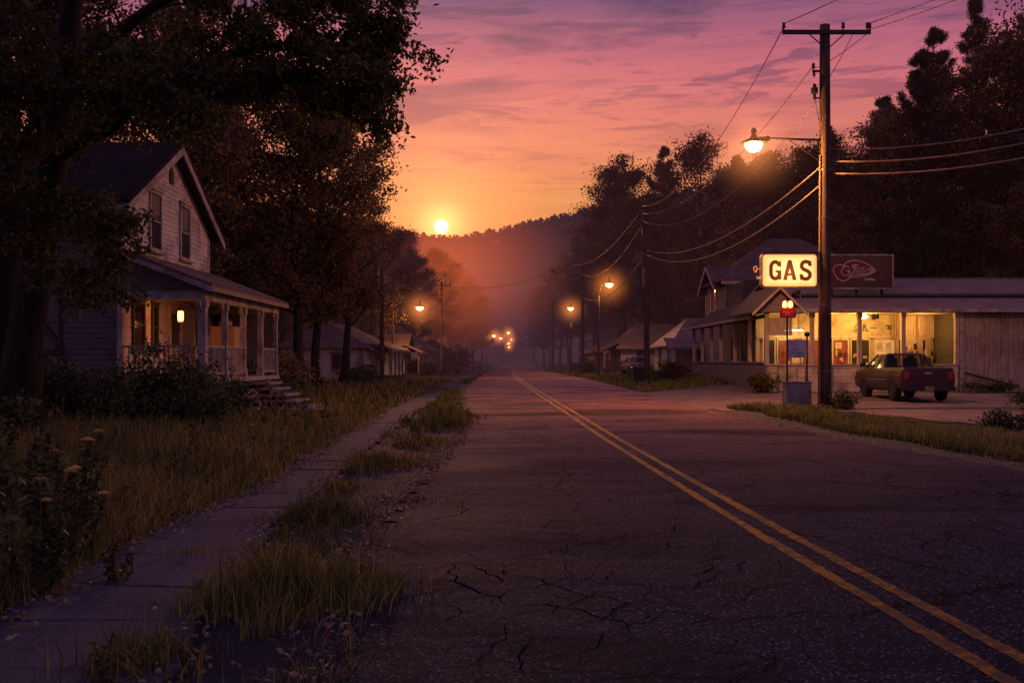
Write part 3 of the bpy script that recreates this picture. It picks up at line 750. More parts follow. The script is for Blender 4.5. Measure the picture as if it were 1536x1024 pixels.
def weed(root, seed, c, h, leaves, lsize, stems=6, mat=None, flowers=0, spread=.25):
    """leafy upright plant: stems, pointed leaves and, if any, flat yellow flower heads (each a part)"""
    rd = random.Random(seed); rg = np.random.default_rng(seed); st = MB(); C = []; tips = []
    for i in range(stems):
        a = rd.uniform(0, 6.28); q = rd.uniform(.1, 1) * spread; hh = h * rd.uniform(.6, 1.)
        e = (c[0] + q * math.cos(a) * 1.6, c[1] + q * math.sin(a) * 1.6, c[2] + hh); b = (c[0] + q * .4 * math.cos(a), c[1] + q * .4 * math.sin(a), c[2] - .03)
        m = tuple((x + y_) / 2 + rd.gauss(0, .02) for x, y_ in zip(b, e)); st.tube([b, m, e], [.006, .005, .003], 5, False); tips.append(e)
        for k in range(leaves // stems):
            s = rd.uniform(.12, 1.); p = Vector(b).lerp(Vector(e), s); r = lsize * rd.uniform(.2, .7) * (1.15 - .6 * s); an = rd.uniform(0, 6.28)
            C.append((p.x + r * math.cos(an), p.y + r * math.sin(an), p.z + rd.gauss(0, .01)))
    V, Fq = leaf_cards(np.array(C), lsize, lsize * .38, rg, .05, .45)
    st.build('stem', MAT['stem'], root); arr_mesh('foliage', V, Fq, mat or MAT['leaf_bush'], root)
    for k in range(flowers):
        e = tips[k % len(tips)]; n = 90
        a = rg.uniform(0, 6.28, n); q = np.sqrt(rg.uniform(0, 1, n)) * .042
        P = np.stack([e[0] + q*np.cos(a), e[1] + q*np.sin(a), e[2] + .02 + .022*np.sqrt(np.maximum(0, 1-(q/.043)**2)) * rg.uniform(.2, 1, n)], 1)
        V, Fq = leaf_cards(P, .018, .015, rg); arr_mesh('flower', V, Fq, MAT['flower'], root)

# ---- lawn: tall grass between the pavement and the house
def scatter(n, y0, y1, p, xl, xr, rg):
    u = rg.uniform(0, 1, n); Ys = (y0 ** (1-p) + u * (y1 ** (1-p) - y0 ** (1-p))) ** (1 / (1-p))
    a, b = xl(Ys), xr(Ys); return a + (b - a) * rg.uniform(0, 1, n), Ys
rg = np.random.default_rng(21)
xs, ys = scatter(125000, 2.6, 75, 1.55, lambda y: -.62 * y - 2.8, lambda y: walk_l(y) + .10 + .16 * vnoise(y * 2.1, y * .7, 77) + .1 * vnoise(y * 6, y, 78), rg)
pat = vnoise(xs * .9, ys * .9, 8) * .5 + vnoise(xs * 3, ys * 3, 9) * .5
keep = (rg.uniform(-.75, .6, len(xs)) < pat + .45) & ~((xs < -8.2) & (xs > -20) & (ys > 24.6) & (ys < 31.6))
xs, ys, pat = xs[keep], ys[keep], pat[keep]
edge = np.clip((walk_l(ys) + .1 - xs) / 1.3, 0, 1)
H = (.13 + .40 * edge ** .7 * (1 - .45 * nss(9, 26, ys))) * rg.uniform(.45, 1.3, len(xs)) * (1 + .75 * pat)
P = np.stack([xs, ys, ngz(xs, ys) - .02], 1)
V, Fq = blades(P, H, np.maximum(.008, .0012 * ys) * rg.uniform(.6, 1.4, len(xs)), rg, .46)
tag(arr_mesh('lawn_grass', V, Fq, MAT['grass_lawn']), 'unmown brownish grass filling the yard beside the pavement', 'grass', kind='stuff')
# ---- thin grass and weeds along both road edges further off
xs1, ys1 = scatter(26000, 30, 150, 1.3, lambda y: edge_r(y) + .2, lambda y: edge_r(y) + 4.2 + .03*y, rg)
k1 = (ys1 > 47.5) & (xs1 < 11.6 + .02 * (ys1 - 45))
xs2, ys2 = scatter(15000, 22, 130, 1.3, lambda y: walk_r(y) - .03, lambda y: edge_l(y) - .25, rg)
k2 = (vnoise(xs2*.7, ys2*.28, 31) > .12) & (ys2 > 38)
xs3, ys3 = scatter(30000, 12.5, 31.5, 1.1, lambda y: edge_r(y) + .75 + .0*y, lambda y: edge_r(y) + 3.4 - .035 * (y - 14), rg)
k3 = vnoise(xs3 * 1.1, ys3 * 1.1, 44) + .55 * (1 - 2*np.abs((xs3 - edge_r(ys3) - 1.9) / 2.2)) > -.1
xs = np.concatenate([xs1[k1], xs2[k2], xs3[k3]]); ys = np.concatenate([ys1[k1], ys2[k2], ys3[k3]])
H = rg.uniform(.1, .34, len(xs)) * (1 + .5 * vnoise(xs*1.5, ys*1.5, 5)); P = np.stack([xs, ys, ngz(xs, ys) - .03], 1)
V, Fq = blades(P, H, np.maximum(.008, .0011 * ys) * rg.uniform(.7, 1.3, len(xs)), rg, .5)
tag(arr_mesh('verge_grass', V, Fq, MAT['grass_green']), 'low weedy grass growing along the road edges', 'grass', kind='stuff')
# ---- sparse short growth over the broken strip itself
xs, ys = scatter(9000, 3.2, 40, 1.2, lambda y: walk_r(y) - .1, lambda y: edge_l(y) + .15, rg)
k = vnoise(xs * 2.2, ys * 1.6, 12) + rg.normal(0, .22, len(xs)) > .22; xs, ys = xs[k], ys[k]
V, Fq = blades(np.stack([xs, ys, np.full(len(xs), -.02)], 1), rg.uniform(.04, .16, len(xs)), np.maximum(.006, .0011 * ys), rg, .8)
tag(arr_mesh('strip_grass', V, Fq, MAT['grass_lawn']), 'thin short grass scattered over the broken strip between the clumps', 'grass', kind='stuff')
# ---- broad-leaved weeds and seed stalks mixed into the near lawn
xs, ys = scatter(420, 3.6, 26, 1.3, lambda y: -.60 * y - 2.2, lambda y: walk_l(y) - .1, rg); CL = []; SV = []; SF = []; HD = []
for x, y in zip(xs, ys):
    if y > 24.4 and x < -8: continue
    h = rg.uniform(.25, .85); zg = gz(x, y); lx, ly = rg.normal(0, .12, 2)
    n = int(h * 34); q = rg.uniform(.1, 1, n); a = rg.uniform(0, 6.28, n); rr_ = .09 * (1.1 - .7 * q) * rg.uniform(.4, 1.2, n)
    if rg.uniform() < .6: CL.append(np.stack([x + lx*q + rr_*np.cos(a), y + ly*q + rr_*np.sin(a), zg + h*q], 1))
    else: m_ = 26; q2 = rg.uniform(.72, 1.12, m_); HD.append(np.stack([x + lx*q2*1.3 + rg.normal(0,.012,m_), y + ly*q2*1.3 + rg.normal(0,.012,m_), zg + h*1.25*q2], 1)); h *= 1.25; lx *= 1.3; ly *= 1.3
    b = len(SV); w_ = .0035 + .0003*y; SV += [(x-w_, y, zg-.03), (x+w_, y, zg-.03), (x+lx+w_*.6, y+ly, zg+h), (x+lx-w_*.6, y+ly, zg+h)]; SF.append((b, b+1, b+2, b+3))
C1 = np.concatenate(CL); C2 = np.concatenate(HD); V1, F1 = leaf_cards(C1, .095, .04, rg, .05, .35); V2, F2 = leaf_cards(C2, .03, .009, rg, -.4); V3 = np.array(SV); F3 = np.array(SF)
tag(arr_mesh('undergrowth', np.concatenate([V1, V3]), np.concatenate([F1, F3 + len(V1)]), MAT['leaf_bush']), 'broad-leaved weeds mixed through the tall yard grass', 'weeds', kind='stuff')
tag(arr_mesh('seed_grass', V2, F2, MAT['leaf_gold']), 'dry seed heads standing above the yard grass', 'grass', kind='stuff')
# ---- tufts one can count, in the broken strip between pavement and road and in the joints
def tuft(name, label, c, rx, ry_, n, h, seed, mat='grass_green', lean=.45, rot=0., group=None):
    r = thing(name, label, 'grass', (c[0], c[1], gz(*c)), group); g = np.random.default_rng(seed)
    # several root crowns inside the clump, each throwing its own spray of blades
    k = max(3, int(n / 55)); a0 = g.uniform(0, 6.28, k); q0 = np.minimum(1.05, np.abs(g.normal(0, .52, k))); w0 = g.uniform(.25, 1.6, k) * (1.2 - .5 * q0); pk = g.choice(k, n, p=w0 / w0.sum())
    sp = g.uniform(.06, .2, k)[pk]
    x = (q0*np.cos(a0))[pk] * rx + g.normal(0, 1, n) * sp; y = (q0*np.sin(a0))[pk] * ry_ + g.normal(0, 1, n) * sp
    P = np.stack([c[0] + x*math.cos(rot) - y*math.sin(rot), c[1] + x*math.sin(rot) + y*math.cos(rot), np.full(n, gz(*c) - .02)], 1)
    hk = (g.uniform(.45, 1.25, k) * (1.1 - .5 * q0))[pk]
    Hh = h * hk * g.uniform(.3, 1.15, n)
    V, Fq = blades(P, Hh, np.maximum(.0085, .0011*P[:,1]) * g.uniform(.5, 1.4, n), g, lean)
    tag(arr_mesh('blade', V, Fq, MAT[mat], r), kind='stuff')
    return r
T_ = [((-1.55,6.2),.58,1.0,3000,.46,'large green grass clump nearest in the strip beside the pavement'),
      ((-1.02,6.6),.26,.5,700,.24,'lower grass fringe on the road side of the nearest clump'),
      ((-1.95,4.9),.35,.55,1000,.30,'ragged grass clump at the near end of the broken strip'),
      ((-1.85,9.3),.40,1.0,1700,.36,'thick grass clump second along the strip beside the pavement'),
      ((-2.2,11.8),.26,.7,500,.16,'thin grass patch between the second and third clumps of the strip'),
      ((-2.0,14.3),.50,1.3,1500,.30,'broad brownish grass clump third along the strip beside the pavement'),
      ((-1.85,18.2),.42,1.2,800,.24,'small grass clump just before the tall rounded one in the strip'),
      ((-1.8,24.2),.85,3.0,4200,.50,'tall rounded grass clump far along the strip beside the pavement'),
      ((-2.4,33.),.55,3.0,1100,.3,'low grass clump behind the tall rounded one in the strip'),
      ((-.98,10.9),.22,.14,150,.10,'tiny grass tuft growing alone through the asphalt'),
      ((-2.55,7.62),.40,.07,330,.15,'small grass tuft in the pavement joint nearest the big clump'),
      ((-2.15,8.9),.42,.06,300,.08,'sparse moss-like grass in the pavement joint beside the second clump')]
for i, (c, a, b, n, h, lb) in enumerate(T_): tuft('grass_tuft', lb, c, a, b, n, h, 60 + i, 'grass_lawn' if i in (4,5,6) else 'grass_green')
# ---- fallen leaves along the edges
n = 5200
ysL = rg.uniform(3.2, 26, n) ** 1.0; which = rg.integers(0, 4, n)
xb = np.where(which == 0, walk_l(ysL) + np.abs(rg.normal(0, .18, n)), np.where(which == 1, walk_r(ysL) - rg.normal(0, .12, n), np.where(which == 2, edge_l(ysL) + rg.normal(-.12, .15, n), edge_r(ysL) + rg.normal(.5, .4, n))))
C = np.stack([xb, ysL, np.where((xb < walk_r(ysL)), .045, .018) + ngz(xb, ysL)], 1)
V, Fq = leaf_cards(C, .055, .03, rg, 0, .88)
tag(arr_mesh('leaf_litter', V, Fq, MAT['litter']), 'dry fallen leaves scattered along the pavement and road edges', 'leaves', kind='stuff')
# loose grit on the road edge
n = 2600; ysL = 3 + 22 * rg.uniform(0, 1, n) ** 1.5; xb = edge_l(ysL) + rg.normal(-.1, .3, n)
C = np.stack([xb, ysL, np.full(n, .012)], 1); V, Fq = leaf_cards(C, .014, .012, rg, 0, .3)
tag(arr_mesh('gravel', V, Fq, MAT['shoulder']), 'loose grit crumbled from the broken road edge', 'gravel', kind='stuff')

# ---- weeds in the near yard
for i, (x, y, h, nl_, ls, st_, fl, lb) in enumerate([
    (-3.42,7.2,.86,620,.085,9,5,'flowering weed with flat yellow heads nearest the pavement'),
    (-3.80,8.1,.98,620,.09,9,4,'taller flowering weed with pale yellow heads further into the yard'),
    (-3.2,6.35,.55,480,.09,7,0,'dark leafy weed spilling onto the pavement edge below the yellow flowers'),
    (-2.82,6.7,.34,120,.07,4,0,'small seedling standing on the pavement beside the leafy weed'),
    (-1.98,4.55,.30,70,.055,2,0,'little upright seedling at the near end of the broken strip'),
    (-4.45,8.6,1.0,640,.1,9,0,'broad leafy weed without flowers behind the yellow flowered ones'),
    (-5.9,10.5,1.25,700,.11,10,0,'tall dark weed clump in the yard in front of the big tree')]):
    r = thing('weed', lb, 'weed', (x, y, gz(x, y))); weed(r, 300 + i, (x, y, gz(x, y)), h, nl_, ls, st_, MAT['leaf_gold'] if i in (3, 4) else None, fl, .22 if h > .5 else .06)

# ---- bushes around the house and the forecourt
B_ = [(-8.0,22.9,1.5,1.0,1.75,5200,.13,'leaf_bush','rounded dark bush in front of the house porch railing'),
      (-9.6,21.6,1.3,1.0,1.5,4200,.13,'leaf_bush','dark bush at the house corner left of the porch'),
      (-11.6,21.8,1.5,1.1,1.6,4200,.13,'leaf_bush','dark bush under the side wall of the house'),
      (-7.3,21.4,1.0,.8,.9,2400,.12,'leaf_bush','low spreading bush in front of the rounded porch bush'),
      (-7.45,25.3,.5,.8,1.0,1700,.12,'leaf_bush','small bush between the porch and the bicycle'),
      (-9.9,16.6,1.3,.9,1.1,3200,.12,'leaf_bush','bush at the foot of the big tree'),
      (-12.8,24.,1.3,1.,1.9,3200,.14,'leaf_bush','tall bush against the darkest part of the house wall'),
      (-9.6,35.0,1.6,1.6,1.5,3200,.16,'leaf_bush','bush just beyond the far end of the house porch'),
      (-10.8,42.,2.2,2.2,2.0,3600,.2,'leaf_broad','large bush beside the trees past the house'),
      (11.0,41.0,.75,.65,.95,1700,.12,'leaf_gold','yellowish bush at the station corner beside the drive'),
      (10.75,30.6,.55,.5,.62,1500,.09,'leaf_bush','weedy bush at the foot of the near utility pole'),
      (9.7,57.5,1.1,2.2,1.2,2600,.17,'leaf_gold','yellowish bush between the dark bin and the porch house'),
      (17.0,29.6,1.3,1.1,.85,2600,.11,'leaf_bush','low bush at the edge of the forecourt right of the pickup'),
      (19.2,31.5,1.2,1.,.7,1800,.11,'leaf_bush','smaller bush behind the low one right of the pickup'),
      (11.7,21.9,.7,.5,.45,1500,.08,'leaf_bush','ragged weed bush at the road end of the grassy verge'),
      (20.8,41.0,1.4,.4,.6,1200,.12,'leaf_bush','weeds against the foot of the plank wall'),
      (9.2,66.,1.0,2.5,.9,1500,.18,'leaf_bush','dark bush behind the bin at the foot of the second utility pole'),
      (-10.3,62.,1.2,1.4,1.2,1600,.2,'leaf_bush','dark bush beside the left utility pole near the small porch house'),
      (-9.9,93.,1.5,1.8,1.5,1300,.28,'leaf_bush','round bush in front of the long grey house'),
      (-9.0,101.,1.2,2.2,1.2,1100,.28,'leaf_bush','low bush further along the long grey house'),
      (-7.6,128.,2.2,2.2,3.6,1800,.4,'leaf_broad','big dark bush beyond the end of the long grey house'),
      (8.2,101.,1.3,2.5,1.6,1300,.3,'leaf_bush','dark bush beside the third utility pole on the station side')]
for i, (x, y, rx, ry_, h, n, ls, mt, lb) in enumerate(B_):
    r = thing('bush', lb, 'bush', (x, y, gz(x, y))); bush(r, 400 + i, (x, y, gz(x, y)), rx, ry_, h, n, ls, MAT[mt], 16)
# ---------------------------------------------------------------- the big tree over the yard
def grow(wood, anch, rd, pts, rl, subs, L):
    pts = [Vector(p) for p in pts]; n = len(pts) - 1
    sm = []
    for i in range(n):                                    # a little crookedness between the given points
        for k in range(3):
            s = k / 3; p = pts[i].lerp(pts[i+1], s)
            if k: p = p + Vector((rd.gauss(0,.07), rd.gauss(0,.07), rd.gauss(0,.07)))
            sm.append(p)
    sm.append(pts[-1]); N = len(sm) - 1
    wood.tube(sm, [rl * (1 - .9 * (i / N)) + .008 for i in range(N + 1)], 7, False)
    for k in range(subs):
        q = rd.uniform(.18, 1.) ; j = min(N - 1, int(q * N)); p = sm[j].lerp(sm[j+1], q * N - j); dv = (sm[j+1] - sm[j]).normalized()
        a = Vector((rd.gauss(0,1), rd.gauss(0,1), rd.gauss(0,.7))); b = (dv * .8 + a * .6).normalized(); l = L * rd.uniform(.5, 1.1)
        m = p + b * l * .5 + Vector((0,0,rd.gauss(.03,.05)*l)); e = p + b * l + Vector((0,0,-.10 * l))
        r = rl * .22 * (1 - .6 * q) + .006
        wood.tube([p, m, e], [r, r*.6, .005], 5, False); anch += [m, e, e]
        for h in range(6):
            b2 = (b + Vector((rd.gauss(0,.6), rd.gauss(0,.6), rd.gauss(-.1,.4)))).normalized(); s = m.lerp(e, rd.random()); e2 = s + b2 * l * .42
            wood.tube([s, e2], [.007, .003], 4, False); anch += [e2, s.lerp(e2, .6), s.lerp(e2, .3)]
def big_tree():
    r = thing('maple_tree', 'huge dark broadleaf tree leaning over the yard and the two-storey house', 'tree', (-9.5, 18, .1))
    rd = random.Random(77); rg = np.random.default_rng(77); wood = MB(); A = []
    def P(px, py, Y): return Vector(at(px, py, Y))
    tr = [Vector((-9.55,18,-.1)), P(36,520,18), P(56,400,18), P(78,260,17.8), P(96,120,17.6), P(112,-40,17.4), P(125,-200,17.2)]
    wood.tube(tr, [.48,.34,.29,.26,.22,.17,.1], 12)
    tr2 = [Vector((-10.4,18.6,-.1)), P(10,420,18.6), P(18,250,18.8), P(2,60,19), P(-20,-120,19)]
    wood.tube(tr2, [.34,.25,.22,.17,.1], 10)
    limbs = [([P(84,235,17.8), P(180,178,17.2), P(270,118,16.8), P(350,80,16.5), P(430,68,16.3), P(510,74,16.1), P(570,84,16.)], .15, 48, 1.05),
             ([P(270,118,16.8), P(350,40,16.6), P(430,6,16.4), P(510,14,16.2), P(575,40,16.1)], .08, 38, 1.0),
             ([P(96,120,17.6), P(190,40,17.2), P(300,-30,16.8), P(420,-60,16.4), P(520,-50,16.)], .13, 40, 1.3),
             ([P(350,80,16.5), P(430,105,16.3), P(500,130,16.2), P(555,160,16.1)], .05, 26, .85),
             ([P(180,178,17.2), P(250,140,16.8), P(320,140,16.5), P(390,132,16.3), P(450,120,16.2)], .07, 28, .9),
             ([P(74,290,17.9), P(100,300,16.8), P(130,318,15.9), P(168,350,15.3)], .06, 22, .7),
             ([P(60,380,18), P(90,400,16.6), P(115,405,15.6), P(140,412,15.)], .05, 14, .75),
             ([P(78,260,17.8), P(120,190,19), P(180,140,20.5), P(250,100,22)], .1, 30, 1.3),
             ([P(112,0,17.4), P(60,-60,16), P(10,-90,15), P(-60,-100,14)], .11, 30, 1.6),
             ([P(18,250,18.8), P(-40,180,18), P(-110,120,17)], .1, 26, 1.4), ([P(18,250,18.8), P(60,150,20.), P(120,90,21), P(200,60,22)], .1, 30, 1.4),
             ([P(2,60,19), P(40,20,20), P(100,-20,21)], .08, 22, 1.5), ([P(56,400,18), P(10,330,17), P(-40,290,16)], .07, 20, 1.2),
             ([P(84,235,17.8), P(60,200,16.6), P(30,150,15.6), P(0,110,15)], .07, 24, 1.2), ([P(96,120,17.6), P(140,110,16.4), P(190,120,15.5), P(250,140,15)], .07, 26, 1.1)]
    for pts, rl, subs, L in limbs: grow(wood, A, rd, pts, rl, subs, L)
    A = np.array([tuple(a) for a in A]); n = 70000
    w_ = rg.uniform(.15, 1.6, len(A)); pick = rg.choice(len(A), n, p=w_ / w_.sum())
    C = A[pick] + np.clip(rg.normal(0, 1, (n, 3)), -1.6, 1.6) * np.array([.13,.13,.10])
    V, Fq = leaf_cards(C, .13 * rg.uniform(.6, 1.35, n), .06, rg, .45)
    wood.build('trunk', MAT['bark'], r, smooth=True); arr_mesh('crown', V, Fq, MAT['leaf_maple'], r)
big_tree()

# ---------------------------------------------------------------- kinds of trees, then every tree by itself
def broad(name, seed, H, rad, n, ls, mat='leaf_broad', **k):
    r = thing(name, 'x', 'tree'); prof = lambda q: rad * (.55 + 1.1 * q * (1 - q) * 1.6) * (1 - .55 * q ** 3)
    tree(r, seed, H, .24, k.pop('base', .22), prof, k.pop('nl', 26), n, ls, k.pop('clump', .42), MAT[mat], MAT['bark_warm'], elev=.55, subs=6, **k); return r
def pine(name, seed, H, rad, n, ls, base=.2, whorls=15, gap=.5, sag=.0):
    """conifer with layered whorls of limbs and needle plumes strung along them, gaps of sky between the layers"""
    r = thing(name, 'x', 'tree'); rd = random.Random(seed); rg = np.random.default_rng(seed); wood = MB(); A = []; S = []
    tp = []; x = y = 0.
    for i in range(13): tp.append(Vector((x, y, -.15 + H * i / 12))); x += rd.gauss(0, .05); y += rd.gauss(0, .05)
    tr = [.27 * (1 - .94 * (i / 12) ** .9) + .012 for i in range(13)]; wood.tube(tp, tr, 8)
    def at_(s): k = min(11, int(s * 12)); return tp[k].lerp(tp[k+1], s * 12 - k)
    for w_ in range(whorls):
        s0 = base + (1 - base) * (1 - (1 - (w_ + rd.uniform(.2, .8)) / whorls) ** 1.2); q = (s0 - base) / (1 - base)
        Lw = rad * (.03 + (1 - q) ** .9) * rd.uniform(.6, 1.25) * (.6 + .4 * min(1, q * 5 + .3)); k0 = rd.randint(4, 6); a0 = rd.uniform(0, 6.28)
        for b in range(k0):
            if rd.random() < .12: continue
            s = min(.985, s0 + rd.uniform(-.012, .012)); p0 = at_(s); a = a0 + 6.28 * b / k0 + rd.gauss(0, .25); e = .0 + .85 * q ** 1.6 + rd.gauss(0, .12); L = Lw * rd.uniform(.35, 1.3)
            d = Vector((math.cos(a)*math.cos(e), math.sin(a)*math.cos(e), math.sin(e))); pts = [p0]; dd = d.copy()
            for m in range(5): dd = (dd + Vector((rd.gauss(0,.07), rd.gauss(0,.07), .09 - sag))).normalized(); pts.append(pts[-1] + dd * L / 5)
            wood.tube(pts, [(.016 + .012 * L) * (1 - .17 * m) + .004 for m in range(6)], 4, False)
            for m in range(int(6 + L * 4.5)):
                u = rd.uniform(.22, 1.) ** .8; k = min(4, int(u * 5)); p = pts[k].lerp(pts[k+1], u * 5 - k); dv = (pts[k+1] - pts[k]).normalized()
                an = rd.choice((-1, 1)) * rd.uniform(.3, 1.2); c, s_ = math.cos(an), math.sin(an); l = (.25 + .30 * L * (1.1 - u)) * rd.uniform(.5, 1.1)
                bb = Vector((dv.x*c - dv.y*s_, dv.x*s_ + dv.y*c, dv.z + rd.uniform(-.05, .35))).normalized(); e2 = p + bb * l; wood.tube([p, e2], [.008, .003], 3, False)
                A += [e2, p.lerp(e2, .75), p.lerp(e2, .5)]; S += [.15, .14, .13]
            A += [pts[5], pts[4]]; S += [.15, .15]
    for m in range(10): A.append(at_(1 - .035 * rd.random() ** 2)); S.append(.06)
    A = np.array([tuple(a) for a in A]); S = np.array(S) * rg.uniform(.7, 1.3, len(S)); W = rg.uniform(.3, 1.6, len(A)) * S; pick = rg.choice(len(A), n, p=W / W.sum())
    C = A[pick] + np.clip(rg.normal(0, 1, (n, 3)), -1.8, 1.8) * (S[pick] * gap / .5)[:, None] * np.array([1, 1, .75])
    V, Fq = leaf_cards(C, ls, ls * .2, rg, -.35); wood.build('trunk', MAT['bark_warm'], r, smooth=True); arr_mesh('crown', V, Fq, MAT['leaf_pine'], r); return r
KIND = {'b1': broad('broadleaf_tree', 1, 14., 3.6, 23000, .20, clump=.36, nl=36), 'b2': broad('broadleaf_tree', 2, 16., 4.2, 21000, .22, base=.22, clump=.42, nl=36), 'b3': broad('broadleaf_tree', 3, 12., 3.2, 14000, .18, base=.15, clump=.32, nl=32),
        'p1': pine('pine_tree', 4, 24., 6.2, 70000, .27, .18, 22), 'p2': pine('pine_tree', 5, 22., 6.6, 66000, .28, .26, 18, .55), 'p3': pine('pine_tree', 6, 24., 5.6, 64000, .27, .10, 24)}
HT = {'b1': 14., 'b2': 16., 'b3': 12., 'p1': 24., 'p2': 22., 'p3': 24.}
TREES = [  # kind, x, y, height, label, group
 ('b2',-13.6,39.,16.5,'leafy tree rising directly behind the gable of the two-storey house','L'),
 ('b1',-18.5,37.,18.,'dense tree behind the ridge of the two-storey house','L'),
 ('b2',-24.,34.,19.,'dense tree behind the dark back end of the two-storey house','L'),
 ('b1',-29.5,40.,20.,'tall tree furthest from the street behind the two-storey house','L'),
 ('b1',-10.3,45.,15.6,'bare-limbed tree beyond the far end of the house porch','L'),
 ('b1',-15.2,48.,15.5,'tall tree between the two-storey house and the small porch house, nearer one','L'),
 ('b2',-10.4,57.,16.4,'spreading tree between the two-storey house and the small porch house, farther one','L'),
 ('b1',-10.6,51.5,15.4,'slender tree in the middle of the wood edge past the house porch','L'),
 ('b3',-13.0,87.,16.5,'orange-edged tree rising between the porch cottage and the low shed-like house','L'),
 ('b1',-18.5,60.,17.,'tall tree in the second row behind the small porch house','L'),
 ('b2',-24.,52.,19.,'tall tree deep in the wood left of the house chimney line','L'),
 ('b1',-18.6,76.,14.5,'tree growing behind the roof of the small porch house','L'),
 ('b3',-19.,92.,15.5,'hazy tree behind the low shed-like house','M'), ('b2',-20.,112.,18.,'hazy tree behind the near end of the long grey house','M'),
 ('b1',-16.,134.,20.5,'hazy red-lit tree under the setting sun','M'), ('b2',-11.8,150.,19.,'hazy tree directly right of the setting sun','M'),
 ('b1',-9.6,168.,17.8,'hazy tree above the far end of the left house row','M'), ('b3',-7.6,186.,16.,'last hazy tree of the left row before the valley opens','M'),
 ('b2',-22.,150.,22.,'hazy tree left of the setting sun','M'),
 ('b1',-13.4,128.,16.5,'hazy tree behind the dark little house beyond the long grey house','M'), ('b2',-10.2,158.,18.5,'second hazy tree right of the setting sun, fuller crown','M'),
 ('b1',-8.4,178.,17.,'hazy tree third from the valley in the left row','M'), ('b2',-6.4,200.,15.5,'slim hazy tree hanging over the left distant lamps','M'), ('b1',-17.8,142.,21.,'hazy tree whose crown touches the setting sun from below','M'),
 ('b2',-14.5,172.,20.,'hazy tree in the second row right of the setting sun','M'), ('b1',-11.5,196.,18.,'hazy tree in the second row nearest the valley','M'), ('b2',-25.,132.,22.,'hazy tree in the second row left of the setting sun','M'),
 ('b1',7.0,212.,18.5,'fuller hazy tree beside the smallest pine of the station side','R'), ('b2',9.4,186.,20.,'full hazy tree between the two hazy pines of the station side','R'), ('b1',11.8,156.,22.,'full hazy tree behind the faint far utility pole','R'),
 ('b2',14.2,128.,24.,'full tree behind the faint low house beyond the hip-roofed one','R'), ('b1',16.4,146.,25.,'full tree in the second row behind the third utility pole','R'), ('b2',13.,178.,22.,'full tree in the second row toward the valley on the station side','R'),
 ('p2',5.4,232.,17.5,'smallest hazy pine on the station side nearest the valley','R'), ('p1',8.,200.,19.,'second hazy pine on the station side of the valley','R'),
 ('b2',10.6,172.,20.5,'hazy tree standing above the farthest street lamp of the station side','R'), ('b1',12.6,142.,22.5,'hazy tree behind the third utility pole','R'),
 ('b1',13.4,114.,25.5,'tall tree behind the lit street lamp between the third and second utility poles','R'), ('p1',17.8,110.,26.,'tallest pine of the group above the grey hip-roofed house','R'),
 ('b2',20.4,102.,24.5,'broad tree directly behind the second utility pole','R'), ('p2',25.,104.,23.5,'pine beneath the near street lamp, first of the middle row','R'),
 ('b1',29.,108.,25.,'tree beneath the near street lamp, second of the middle row','R'), ('b2',22.6,86.,19.,'broad tree behind the roof of the tall porch house','R'),
 ('b1',27.,84.,20.5,'broad tree behind the lit filling station sign','R'), ('p1',32.4,96.,25.,'pine just left of the near utility pole, in the second row','R'),
 ('p2',27.6,70.,20.5,'pine just right of the near utility pole','R'), ('p1',27.2,62.,21.5,'tall pine with feathery limbs standing clear against the sky behind the rooftop sign','R'),
 ('p3',32.6,66.,26.5,'very tall pine second from the near utility pole above the tin roof','R'), ('p2',34.,57.,27.5,'very tall pine above the plank wall','R'),
 ('p1',39.,68.,30.,'very tall pine behind the plank wall in the second row','R'), ('b1',25.4,66.,13.,'dark broad tree filling the gap behind the rooftop sign','R'),
 ('b2',30.4,60.,14.,'dark broad tree behind the middle of the tin roof','R'), ('b1',35.,62.,15.,'dark broad tree behind the right part of the tin roof','R'),
 ('b2',29.4,53.,11.,'low dark tree close behind the plank wall','R'), ('p2',43.,60.,31.,'giant pine at the outer edge of the wood behind the plank wall','R'),
 ('b1',26.4,64.5,18.5,'ragged broad tree between the near utility pole and the tall feathery pines','R'), ('b2',29.6,63.,20.,'ragged broad tree at the foot of the tall feathery pines','R'),
 ('b1',33.2,61.5,22.5,'ragged broad tree under the giant pines above the plank wall','R'), ('b2',37.4,63.,26.,'tall ragged broad tree at the outer edge above the plank wall','R'), ('b2',24.,72.,17.5,'ragged broad tree close behind the near utility pole','R'),
 ('p1',29.8,66.5,24.5,'pine second to rise against the sky from the near utility pole','R'), ('p3',36.,60.,28.5,'pine leaning over the outer end of the plank wall','R'),
 ('b1',20.5,76.,13.,'low dark tree close behind the tall porch house','R'), ('b3',33.,82.,19.,'dark tree deep in the wood behind the near utility pole','R'), ('p3',38.,84.,27.,'pine deep in the wood above the tin roof','R'),
 ('b2',24.,92.,19.5,'broad tree between the lit filling station sign and the near street lamp','R'),
]
GRP = {'L': None, 'M': None, 'R': None}
used = set(); rd = random.Random(5)
for k, x, y, h, lb, g in TREES:
    s = h / HT[k]; rz = rd.uniform(0, 6.28)
    grp = {'L': 'trees around the left houses', 'M': 'hazy trees far along the left side', 'R': 'trees of the wood behind the filling station'}[g]
    if k not in used:
        used.add(k); r = KIND[k]; r.location = (x, y, gz(x, y) - .05); r.rotation_euler = (0, 0, rz); r.scale = (s,)*3; r['label'] = lb; r['group'] = grp
    else:
        copy_tree(KIND[k], (x, y, gz(x, y) - .05), rz, s, lb, grp)

